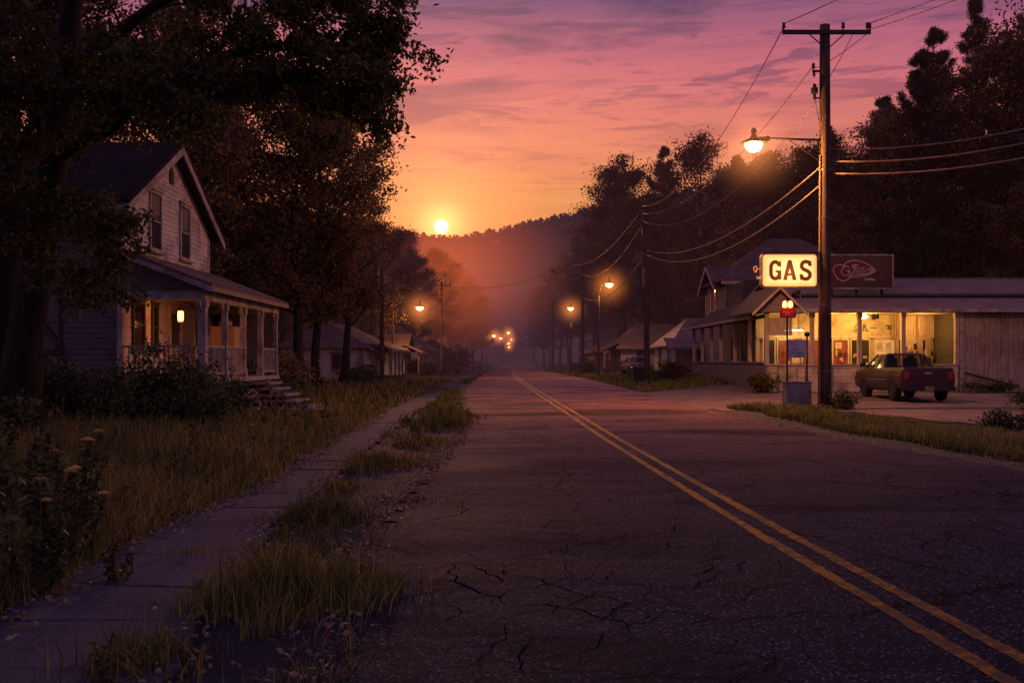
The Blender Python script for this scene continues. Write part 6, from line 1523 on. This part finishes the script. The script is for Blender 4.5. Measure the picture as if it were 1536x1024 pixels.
# ---------------------------------------------------------------- utility poles, street lamps, wires
def pole_body(r, x, y, h, r0, r1, mat='pole', lean=(0,0)):
    m = MB(); n = 8; z0 = gz(x, y) - .2
    m.tube([(x + lean[0]*k/n, y + lean[1]*k/n, z0 + (h - z0)*k/n) for k in range(n+1)], [r0 + (r1-r0)*k/n for k in range(n+1)], 14)
    m.build('pole', MAT[mat], r, smooth=True)
def insulator(r, x, y, z, s=1.):
    m = MB(); m.lathe((x, y, z), [(.02*s,0),(.02*s,.06*s),(.055*s,.07*s),(.06*s,.11*s),(.035*s,.13*s),(.05*s,.15*s),(.045*s,.2*s),(.015*s,.23*s)], 10); m.build('insulator', MAT['insul'], r, smooth=True)
def arm(r, x, y, z, hw, t=.11, ins=(-.95,.45,.95), brace=True):
    m = MB(); m.box(x-hw, y-t*.4-.16, z-t/2, x+hw, y+t*.4-.16, z+t/2); a = m.build('crossarm', MAT['trim_dark'], r)
    if brace:
        m = MB()
        for s in (-1, 1): m.bar((x+s*hw*.42, y-.2, z-.05), (x+s*.05, y-.2, z-.55), .035, .02, (0,1,0))
        m.build('brace', MAT['dark_steel'], a)
    for k in ins: insulator(a, x+hw*k, y-.16, z+t/2, 1.15)
def lamp_head(r, x, y, z, s, strength, energy, col=(1,.42,.10), halo=None):
    """bell shade, glass bowl and lamp; s = shade radius"""
    m = MB(); m.lathe((x, y, z), [(s,0),(s*1.03,.05*s),(s*.75,.22*s),(s*.34,.40*s),(s*.2,.62*s),(s*.17,.85*s),(s*.22,.9*s),(s*.2,1.05*s),(s*.08,1.2*s)], 18); hd = m.build('lamp_shade', MAT['dark_steel'], r, smooth=True)
    m = MB(); m.lathe((x, y, z-.62*s), [(s*.1,0),(s*.38,.05*s),(s*.56,.22*s),(s*.66,.45*s),(s*.68,.61*s)], 16); m.build('lamp_globe', GLOW[strength], hd, smooth=True)
    lamp('lamp_light', (x, y, z-.9*s), energy, col, s*.5, hd)
GLOW = {'near': emissive('near lamp bowl', (1,.62,.24), 9.), 'far': emissive('sodium lamp bowl', (1,.50,.12), 16.), 'dist': emissive('distant lamp bowl', (1,.46,.12), 22.)}

def near_pole():
    x, y = 10.43, 31.3
    r = thing('utility_pole', 'tall dark utility pole carrying the lit street lamp and sign beside the filling station', 'utility pole', (x, y, 0))
    pole_body(r, x, y, 12.76, .225, .165)
    arm(r, x, y, 12.47, 1.46, .13, (-.97,.38,.93,.98))
    m = MB(); m.box(x-.42, y-.05, 11.2, x-.16, y+.05, 11.25); b = m.build('side_bracket', MAT['dark_steel'], r); insulator(b, x-.38, y, 11.25, 1.1); insulator(b, x-.36, y, 11.0, .9)
    m = MB(); m.lathe((x-.36, y-.05, 10.25), [(.03,0),(.05,.05),(.05,.2),(.12,.24),(.12,.4),(.05,.44),(.07,.5),(.02,.55)], 10); m.box(x-.36, y-.06, 10.3, x-.15, y, 10.34); m.tube([(x-.34,y-.05,10.25),(x-.28,y-.08,9.9),(x-.22,y-.1,9.5)], .012, 5); m.build('cutout_fuse', MAT['insul'], r)
    m = MB(); m.tube([(x-.205, y-.1, .1), (x-.2, y-.1, 4.), (x-.185, y-.1, 8.4)], .028, 7); m.build('conduit', MAT['conduit'], r)
    for z in (1.2, 3.4, 6.3, 7.9): 
        m = MB(); m.cyl((x, y, z), (x, y, z+.05), .225 - z*.0047+.012, n=14); m.build('strap', MAT['steel'], r)
    m = MB(); m.tube([(x-.14, y-.05, 8.92), (9.3, y-.05, 8.95), (8.45, y-.05, 8.98)], .04, 8); m.tube([(9.2, y-.05, 8.93), (x-.17, y-.05, 8.22)], .018, 6); m.box(x-.2, y-.08, 8.15, x-.15, y-.02, 9.0); m.build('lamp_arm', MAT['dark_steel'], r)
    m = MB(); m.lathe((8.5, y-.05, 8.9), [(.06,0),(.1,.03),(.09,.12),(.03,.16)], 10); m.box(8.2, y-.11, 8.92, 8.55, y+.01, 9.02); m.build('lamp_mount', MAT['dark_steel'], r)
    lamp_head(r, 8.05, y-.05, 8.80, .44, 'near', 2600., (1,.40,.11))
MAT['conduit'] = M('orange-lit bare conduit', (.34,.2,.1), (.22,.12,.06), 6, (1,1,.2), .6)
near_pole()
def second_pole(x, y, h, label, arms=True, r0=.17, w_=1.1):
    r = thing('utility_pole', label, 'utility pole', (x, y, gz(x, y))); pole_body(r, x, y, h, r0, r0*.7)
    if arms: arm(r, x, y, h-.35, w_, .11, (-.95,.4,.95))
    m = MB(); m.box(x-.3, y-.06, h-2.0, x+.02, y+.06, h-1.6); m.build('junction_box', MAT['dark_steel'], r)
    return r
r = second_pole(8.75, 61., 11.75, 'bare utility pole without a crossarm beside the black bin', False, .2)
for z in (11.4, 10.9, 10.4, 8.6, 8.2): insulator(r, 8.55, 61., z, 1.)
m = MB(); m.box(8.5, 60.9, 6.4, 8.6, 61.0, 7.6); m.build('riser_box', MAT['conduit'], r)
second_pole(7.38, 98., 11.85, 'utility pole with a wide crossarm, third from the filling station', True, .18, 1.7)
second_pole(6.5, 150., 11., 'faint utility pole, farthest on the filling station side', True, .2, 1.4)
second_pole(-8.87, 64., 7.95, 'short dark utility pole in front of the small porch house', False, .17)
second_pole(-6.75, 90., 9.1, 'thin pale utility pole near the road in front of the long grey house', True, .12, .9)
def street_lamp(x, y, zp, lx, lz, label, s=.42, kind='far', en=70., group=None, r0=.11):
    r = thing('street_lamp', label, 'street lamp', (x, y, gz(x, y)), group); pole_body(r, x, y, zp, r0, r0*.65)
    m = MB()
    if abs(lx-x) > .2: m.tube([(x, y, zp-.1), (x+(lx-x)*.15, y, zp + (lz-zp)*.6), (x+(lx-x)*.5, y, lz+.22*s+.25), (lx, y, lz+.5*s)], .035, 6)
    else: m.tube([(x, y, zp-.1), (lx, y, lz-.5*s)], .03, 6)
    m.build('lamp_arm', MAT['dark_steel'], r)
    lamp_head(r, lx, y, lz, s, kind, en)
    return r
street_lamp(7.65, 83., 7.3, 8.6, 8.35, 'glowing orange street lamp beside the grey hip-roofed house', .5, 'far', 900.)
street_lamp(7.05, 112., 6.0, 7.0, 7.85, 'smaller glowing street lamp beyond the third utility pole', .5, 'far', 650.)
street_lamp(-11.0, 86.5, 6.4, -8.5, 6.5, 'glowing orange street lamp above the left house row', .5, 'far', 900.)
for px, py, Yd, s, lb in ((741,503,205,.62,'distant lit street lamp lowest of the left pair before the valley'),(751.5,506.5,250,.75,'distant lit street lamp brightest of the left pair before the valley'),(762.5,498.5,235,.65,'highest of the distant lit street lamps over the road end'),
                          (763,514.5,310,.6,'distant street lamp directly under the highest one at the road end'),(763.5,520,318,.5,'lowest distant street lamp at the road end'),(767,509,290,.4,'faint distant street lamp just right of the highest one')):
    X_, _, z_ = at(px, py, Yd); street_lamp(X_-1.6 if px < 765 else X_+1.6, Yd, z_-.3, X_, z_, lb, s*.72, 'dist', 60., 'distant street lamps')

def wire(a, b, sag, label, rad=.014, n=18):
    a, b = Vector(a), Vector(b); pts = []
    for i in range(n+1):
        t_ = i/n; p = a.lerp(b, t_); p.z -= 4*sag*t_*(1-t_); pts.append(p)
    m = MB(); m.tube(pts, rad, 5); o = m.build('power_line', MAT['wire'], smooth=True); tag(o, label, 'power line', 'overhead lines along the street'); return o
yA = 31.14
wire((9.02,yA,12.75), (15.5,2.,12.6), 1.0, 'overhead line rising from the left end of the near crossarm', .016)
wire((11.80,yA,12.75), (19.5,2.,12.6), 1.0, 'upper of the two lines rising from the right end of the near crossarm', .016)
wire((11.86,yA,12.55), (19.2,4.,12.9), 1.1, 'lower of the two lines rising from the right end of the near crossarm', .016)
wire((9.0,yA,12.6), (8.5,61.,11.6), 1.5, 'line falling from the left end of the near crossarm to the bare pole', .016)
wire((10.05,31.3,11.4), (8.52,61.,11.1), 1.3, 'line from the upper side bracket of the near pole to the bare pole', .016)
wire((10.15,31.3,10.2), (8.55,61.,10.6), 1.6, 'line from the fuse on the near pole to the bare pole', .014)
wire((10.25,31.3,8.0), (8.7,61.,8.75), 1.15, 'drooping cable from below the lamp arm to the bare pole, upper', .032)
wire((10.25,31.3,7.4), (8.7,61.,8.45), 1.3, 'drooping cable from below the lamp arm to the bare pole, lower', .032)
wire((11.3,31.14,12.4), (10.5,31.2,10.9), .05, 'short guy line from the near crossarm down to its pole', .012, 8)
wire((11.75,31.14,12.4), (10.1,31.25,11.3), .08, 'longer guy line crossing the near pole from the crossarm end', .012, 8)
wire((10.6,31.2,7.8), (24.5,24.,11.0), 1.3, 'lowest bright cable swinging from the near pole toward the plank wall side', .032)
wire((10.6,31.2,8.2), (26.,26.,12.6), 1.5, 'second cable swinging from the near pole above the lowest one', .032)
wire((10.6,31.2,8.6), (28.,29.,14.2), 1.6, 'third cable swinging from the near pole above two others', .032)
wire((8.6,61.,11.6), (6.,98.,11.6), 1.3, 'upper line from the bare pole to the wide crossarm', .02)
wire((8.7,61.,10.8), (7.3,98.,10.6), 1.5, 'middle line from the bare pole to the wide crossarm pole', .02)
wire((8.7,61.,8.5), (7.35,98.,8.2), 1.4, 'lower cable from the bare pole to the wide crossarm pole', .025)
wire((5.8,98.,11.6), (5.3,150.,10.8), 1.4, 'line from the wide crossarm toward the faint far pole', .025)
wire((-8.85,64.,7.6), (-6.9,90.,8.6), .8, 'line between the two utility poles on the left side', .018)
wire((-6.75,90.,8.7), (5.8,98.,11.5), 1.0, 'line crossing high over the road to the wide crossarm', .02)

# ---------------------------------------------------------------- vehicles
def loft(mb, secs, prof):
    """secs: (y, z0, z1, half width); prof: [(fraction of half width, fraction of height)] for one side, bottom to top"""
    n = len(prof) * 2; o = len(mb.v)
    for y, z0, z1, hw in secs:
        ring = [(hw*a, y, z0+(z1-z0)*b) for a, b in prof] + [(-hw*a, y, z0+(z1-z0)*b) for a, b in reversed(prof)]
        mb.v += ring
    for i in range(len(secs)-1):
        for k in range(n): mb.f.append((o+i*n+k, o+i*n+(k+1) % n, o+(i+1)*n+(k+1) % n, o+(i+1)*n+k))
    mb.f.append(tuple(o+k for k in range(n))); mb.f.append(tuple(o+(len(secs)-1)*n+k for k in reversed(range(n))))
def glass_mat(name, tint, a):
    m, t, b, out = base_mat(name); b.inputs['Base Color'].default_value = (.02,.02,.022,1); b.inputs['Roughness'].default_value = .06
    tr = t.new('ShaderNodeBsdfTransparent'); tr.inputs[0].default_value = (*tint, 1); mx = t.new('ShaderNodeMixShader'); mx.inputs[0].default_value = a
    t.link(b.outputs[0], mx.inputs[1]); t.link(tr.outputs[0], mx.inputs[2]); t.link(mx.outputs[0], out.inputs[0]); return m
MAT['car_glass'] = glass_mat('car glass', (.75,.72,.65), .72)
MAT['paint_dark'] = M('dark red-black car paint', (.045,.014,.016), (.028,.011,.014), 2.5, rough=.42, spec=.3, coat=.25, grime=(.03,.017,.017), gscale=1.6)
MAT['paint_red'] = M('dusty maroon paint', (.16,.04,.035), (.10,.025,.022), 2.5, rough=.36, spec=.5, coat=.5)
MAT['paint_pale'] = M('dusty pale paint', (.35,.32,.32), (.25,.22,.22), 2.5, rough=.38, spec=.5, coat=.4)
MAT['tail'] = M('unlit tail lamp', (.16,.016,.016), (.10,.01,.01), 6, rough=.2, spec=.6, emit=(1,.06,.03), estr=.01)  # faint red self-glow stands in for light caught by the lens
MAT['plate'] = M('number plate', (.14,.15,.2), (.10,.11,.14), 8, rough=.5)
def vehicle(name, label, cat, loc, rz, body, cab, paint, wheels, wr, tw=.8, detail=True, tail=None, group=None, deck=None):
    """built pointing along +y with its rear at y = 0, then turned and set down"""
    r = thing(name, label, cat, (0,0,0), group)
    m = MB(); loft(m, body, [(.86,0),(.97,.10),(1.,.30),(1.,.62),(.965,.86),(.93,1.)]); m.build('body', MAT[paint], r, bevel=.02, seg=2)
    y0, y1, ya, yb, zb, zt, hb, ht = cab       # base rear/front, roof rear/front, base z, roof z, half widths
    m = MB(); t_ = .05
    B = lambda s, y: Vector((s*hb, y, zb)); T = lambda s, y: Vector((s*ht, y, zt))
    for s in (-1, 1):
        m.bar(B(s, y0+.04), T(s, ya+.03), .09, .07, (0,1,0)); m.bar(B(s, y1), T(s, yb), .06, .06, (0,1,0)); m.bar(B(s, (y0+y1)/2-.1), T(s, (ya+yb)/2-.1), .05, .05, (0,1,0))
    m.hexa([(-ht-.03, ya-.04, zt-.03), (ht+.03, ya-.04, zt-.03), (ht+.03, yb+.04, zt-.03), (-ht-.03, yb+.04, zt-.03), (-ht*.9, ya+.08, zt+.045), (ht*.9, ya+.08, zt+.045), (ht*.9, yb-.1, zt+.045), (-ht*.9, yb-.1, zt+.045)])
    cb = m.build('cab', MAT[paint], r, bevel=.015)
    q = []
    m = MB(); m.quad(B(-1,y0+.01), B(1,y0+.01), T(1,ya), T(-1,ya)); m.build('rear_window', MAT['car_glass'], cb)
    m = MB(); m.quad(B(1,y1), B(-1,y1), T(-1,yb), T(1,yb)); m.build('windscreen', MAT['car_glass'], cb)
    for s in (-1, 1): m = MB(); m.quad(B(s,y0+.1), B(s,y1-.03), T(s,yb-.02), T(s,ya+.06)); m.build('side_window', MAT['car_glass'], cb)
    if detail:
        m = MB()
        for x in (-.38, .38): m.cbox((x, y0+(y1-y0)*.42, zb+.1), (.5,.16,.62), rx=-.15); m.cbox((x, y0+(y1-y0)*.42-.05, zb+.46), (.24,.09,.18))
        m.build('seat', MAT['plastic_black'], cb, bevel=.03)
    for wy in wheels:
        for s in (-1, 1):
            c = Vector((s*tw, wy, wr)); ax = Vector((s, 0, 0))
            m = MB(); m.lathe(c - ax*.12, [(wr*.6,0),(wr*.93,.0),(wr,.05),(wr,.19),(wr*.93,.235),(wr*.62,.24)], 24, ax); w_ = m.build('wheel', MAT['tyre'], r, smooth=False)
            m = MB(); m.lathe(c + ax*.10, [(wr*.62,0),(wr*.6,.025),(wr*.45,.012),(wr*.2,.03),(wr*.12,.05)], 20, ax); m.build('rim', MAT['steel'], w_, smooth=True)
            m = MB(); hw = max(b[3] for b in body); pr = [(wy + (wr+.09)*math.cos(R(a)), wr + (wr+.09)*math.sin(R(a))) for a in range(0, 181, 15)]
            m.prism([(s*(hw+.004), a, max(b, wr*.95)) for a, b in pr], (-s*.16, 0, 0)); m.build('wheel_arch', MAT['plastic_black'], r)
    yr, zlo, zhi, hw = body[0]
    for s in (-1, 1):
        m = MB(); 
        if tail: m.box(s*(hw-.03), yr-.028, tail[0], s*(hw-.24), yr+.02, tail[1])
        else: m.box(s*(hw-.04), yr-.025, zhi-.34, s*(hw-.34), yr+.02, zhi-.18)
        m.build('tail_lamp', MAT['tail'], r, bevel=.01)
        ye, a0, a1, hf = body[-1]; m = MB(); m.box(s*(hf-.06), ye-.02, a1-.30, s*(hf-.32), ye+.025, a1-.12); m.build('headlight', MAT['chrome'], r, bevel=.01)
    m = MB(); m.box(-hw-.02, yr-.12, zlo-.10, hw+.02, yr-.0, zlo+.06); m.build('bumper', MAT['dark_steel'], r, bevel=.02, seg=2)
    m = MB(); m.box(-.17, yr-.128, zlo-.09, .17, yr-.1225, zlo+.05) if not detail else m.box(-.17, yr-.135, zlo-.07, .17, yr-.122, zlo+.075); m.build('number_plate', MAT['plate'], r)
    if detail:
        m = MB(); m.box(-.13, yr-.02, zhi-.2, .13, yr+.01, zhi-.12); m.build('handle', MAT['chrome'], r, bevel=.008)
        m = MB(); m.box(-hw*.78, yr-.012, zlo+.1, -hw*.77, yr+.06, zhi-.03); m.box(hw*.77, yr-.012, zlo+.1, hw*.78, yr+.06, zhi-.03); m.box(-hw*.77, yr-.012, zlo+.1, hw*.77, yr+.06, zlo+.115); m.box(-hw*.6, yr-.012, zhi-.32, hw*.6, yr+.06, zhi-.305); m.build('panel_gap', MAT['plastic_black'], r)
        for s in (-1, 1):
            m = MB(); m.cbox((s*(hb+.16), y1-.12, zb+.12), (.2,.08,.17)); m.bar((s*hb, y1-.12, zb+.06), (s*(hb+.14), y1-.12, zb+.1), .03, .03); m.build('mirror', MAT['plastic_black'], r, bevel=.015)
            m = MB(); hs = max(b[3] for b in body); m.box(s*(hs+.001), y0+.6, zb-.22, s*(hs+.02), y0+.76, zb-.18); m.build('door_handle', MAT['chrome'], r)
            m = MB(); yy0, yy1 = wheels[0]+wr+.14, wheels[1]-wr-.14; m.box(s*(hs-.006), yy0, zb-.46, s*(hs+.012), yy1, zb-.41); m.build('side_trim', MAT['chrome'], r)
    if deck:
        m = MB(); m.hexa([(-hw*.88, .08, deck-.03), (hw*.88, .08, deck-.03), (hw*.88, y0-.06, deck-.03), (-hw*.88, y0-.06, deck-.03), (-hw*.86, .1, deck+.02), (hw*.86, .1, deck+.02), (hw*.86, y0-.08, deck+.03), (-hw*.86, y0-.08, deck+.03)]); m.build('bed_cover', MAT['plastic_black'], r, bevel=.01)
    r.location = loc; r.rotation_euler = (0, 0, rz); return r
vehicle('pickup_truck', 'dark pickup parked with its tail to the road in front of the filling station', 'pickup', (15.3, 34.5, gz(15.3, 36.5) - .012), R(-1.5),
        [(0.,.50,1.21,.95),(.05,.44,1.25,.99),(1.2,.36,1.26,1.0),(3.6,.36,1.24,1.0),(4.3,.36,1.20,1.0),(4.95,.40,1.13,.98),(5.06,.46,1.06,.95)],
        (1.75,3.9,2.15,3.1,1.23,1.76,.92,.71), 'paint_dark', (.95,3.95), .37, .86, True, (.82,1.12), None, 1.24)
SED = ([(0.,.50,.86,.78),(.08,.42,.93,.84),(1.2,.32,.95,.87),(3.2,.32,.93,.87),(4.2,.38,.82,.84),(4.4,.48,.74,.76)], (.75,3.15,1.25,2.4,.93,1.40,.82,.62))
def car(label, x, y, rz, paint, cat='car', group='cars parked further along the street'):
    return vehicle('parked_car', label, cat, (x, y, gz(x, y) - .01), rz, SED[0], SED[1], paint, (.85,3.5), .31, .72, False, None, group)
car('pale car parked behind the bare utility pole and the black bin', 9.9, 71.5, R(4), 'paint_pale')
car('dark car parked before the long grey house', -6.9, 108., R(8), 'paint_dark')
car('dark red car beyond the big dark bush on the left side', -6.0, 160., R(5), 'paint_red')
car('pale car far off at the left side of the road end', -4.6, 205., R(60), 'paint_pale')
car('small red car in the middle of the road end', -1.2, 300., R(88), 'paint_red')
car('small pale car standing across the road end', 3.8, 305., R(85), 'paint_pale')
car('small dark car at the right side of the road end', 9.0, 300., R(80), 'paint_dark')

# ---------------------------------------------------------------- bins, boxes, fence
def bin_(label, x, y, w_, d, h, mt, lid=True, z=0., name='rubbish_bin', cat='bin'):
    r = thing(name, label, cat, (x, y, gz(x, y))); g = gz(x, y) + z
    m = MB(); m.hexa([(x-w_*.42,y-d*.42,g-.03),(x+w_*.42,y-d*.42,g-.03),(x+w_*.42,y+d*.42,g-.03),(x-w_*.42,y+d*.42,g-.03),(x-w_/2,y-d/2,g+h),(x+w_/2,y-d/2,g+h),(x+w_/2,y+d/2,g+h),(x-w_/2,y+d/2,g+h)]); m.build('body', MAT[mt], r, bevel=.02)
    m = MB(); m.box(x-w_/2-.03, y-d/2-.03, g+h+.002, x+w_/2+.03, y+d/2+.03, g+h+.05); m.bar((x-w_/2, y-d/2-.05, g+h+.02), (x+w_/2, y-d/2-.05, g+h+.02), .03, .03); m.build('lid', MAT['plastic_black'], r, bevel=.012)
    for s in (-1, 1): m = MB(); m.lathe((x+s*w_*.3-.03, y+d*.42, g+.09), [(.1,0),(.1,.06)], 12, (1,0,0)); m.build('wheel', MAT['tyre'], r)
    return r
bin_('black wheeled bin standing at the foot of the bare utility pole', 8.12, 60.2, .85, .7, .95, 'plastic_black')
bin_('small dark bin with pale lid beyond the third utility pole', 8.0, 119., .8, .7, 1.05, 'dark_steel')
bin_('bluish bin far along the filling station side', 7.2, 158., .9, .8, 1.1, 'bag')
r = thing('mailbox', 'dark box on a short post left of the short utility pole', 'mailbox', (-9.9, 66., .1))
m = MB(); m.prism([(-10.2,65.7,.62),(-9.6,65.7,.62),(-9.6,65.7,1.12),(-9.75,65.7,1.28),(-10.05,65.7,1.28),(-10.2,65.7,1.12)], (0,.7,0)); m.build('box', MAT['plastic_black'], r)
m = MB(); m.box(-9.97, 65.98, -.1, -9.83, 66.12, .618); m.build('post', MAT['trim_dark'], r)
m = MB(); m.box(-10.12, 65.67, .7, -9.68, 65.695, 1.1); m.build('door', MAT['trim'], r)
r = thing('board_fence', 'low dark board fence in front of the grey hip-roofed house', 'fence', (9.4, 86., .3))
m = MB(); rd = random.Random(3); x = 8.6
while x < 10.5: m.box(x, 85.6, .2, x+.2, 85.65, 1.55 + rd.uniform(-.06,.06)); x += .22
m.build('board', MAT['trim_dark'], r)
m = MB(); m.box(8.55, 85.66, .7, 10.55, 85.72, .8); m.box(8.55, 85.66, 1.25, 10.55, 85.72, 1.35); m.build('fence_rail', MAT['trim_dark'], r)
for x in (8.6, 9.55, 10.5): m = MB(); m.box(x-.06, 85.73, .1, x+.06, 85.85, 1.6); m.build('post', MAT['trim_dark'], r)
# ---------------------------------------------------------------- evening haze in the valley, glow balls added around sun and lamps
def vol_box(name, lo, hi, col, sig, label):
    m = bpy.data.materials.new(name); m.use_nodes = True; t = NT(m); t.n.clear(); out = t.new('ShaderNodeOutputMaterial')
    em = t.new('ShaderNodeEmission'); em.inputs[0].default_value = (*col, 1); em.inputs[1].default_value = sig
    ab = t.new('ShaderNodeVolumeAbsorption'); ab.inputs[0].default_value = (0,0,0,1); ab.inputs['Density'].default_value = sig
    ad = t.new('ShaderNodeAddShader'); t.link(em.outputs[0], ad.inputs[0]); t.link(ab.outputs[0], ad.inputs[1]); t.link(ad.outputs[0], out.inputs['Volume'])
    b = MB(); b.box(*lo, *hi); o = b.build(name, m); tag(o, label, 'haze', kind='stuff'); o.visible_shadow = True; return o
vol_box('haze', (-330, 104, -8), (330, 640, 34), (.088,.040,.062), .0036, 'violet evening haze lying in the valley beyond the houses')
vol_box('haze', (-330, 50, -8), (330, 103.9, 30), (.12,.036,.046), .0022, 'thin reddish evening haze hanging over the far half of the street')
def vol_ball(name, c, rad, col, k, label, parent=None, power=2.):
    m = bpy.data.materials.new(name); m.use_nodes = True; t = NT(m); t.n.clear(); out = t.new('ShaderNodeOutputMaterial')
    tc = t.new('ShaderNodeTexCoord'); ln = t.new('ShaderNodeVectorMath', operation='LENGTH'); t.link(tc.outputs['Object'], ln.inputs[0])
    q = t.math('SUBTRACT', 1., ln.outputs['Value'], None, True); q = t.math('POWER', q, power)
    em = t.new('ShaderNodeEmission'); em.inputs[0].default_value = (*col, 1); t.link(t.math('MULTIPLY', q, k), em.inputs[1]); t.link(em.outputs[0], out.inputs['Volume'])
    b = MB(); b.lathe((0,0,0), [(max(.001, math.sin(math.pi*i/12)), -math.cos(math.pi*i/12)) for i in range(13)], 20)
    o = b.build(name, m, None, True); o.scale = rad if hasattr(rad, '__len__') else (rad,)*3
    org = ORG.get(parent.name, (0,0,0)) if parent is not None else (0,0,0); o.location = [a - d for a, d in zip(c, org)]
    if parent is not None: o.parent = parent
    else: tag(o, label, 'haze', kind='stuff')
    return o
d0 = 150.; c = SUN * (d0 / SUN.y) + Vector((0, 0, CAM_H - 6.))
vol_ball('sun_glow', c, (24, 30, 17), (1., .17, .03), .030, 'added orange glow hung in front of the low sun', power=1.6)  # self-lit ball added for the bloom around the sun
for o in list(COL.objects):
    if o.name.startswith('lamp_globe'):
        me = o.data; cs = [v.co for v in me.vertices]; c = sum((Vector(v) for v in cs), Vector()) / len(cs); hd = o.parent; w_ = Vector(ORG[hd.name]) + c
        near = w_.y < 50; far = w_.y > 180
        R_ = 2.3 if near else (2.9 if not far else 3.2)
        vol_ball('light_halo', w_, R_, (1., .26, .05) if not near else (1., .30, .07), (.85 if near else (.8 if not far else 1.1)), None, hd, 4.)  # self-lit halo added around each lamp for its bloom
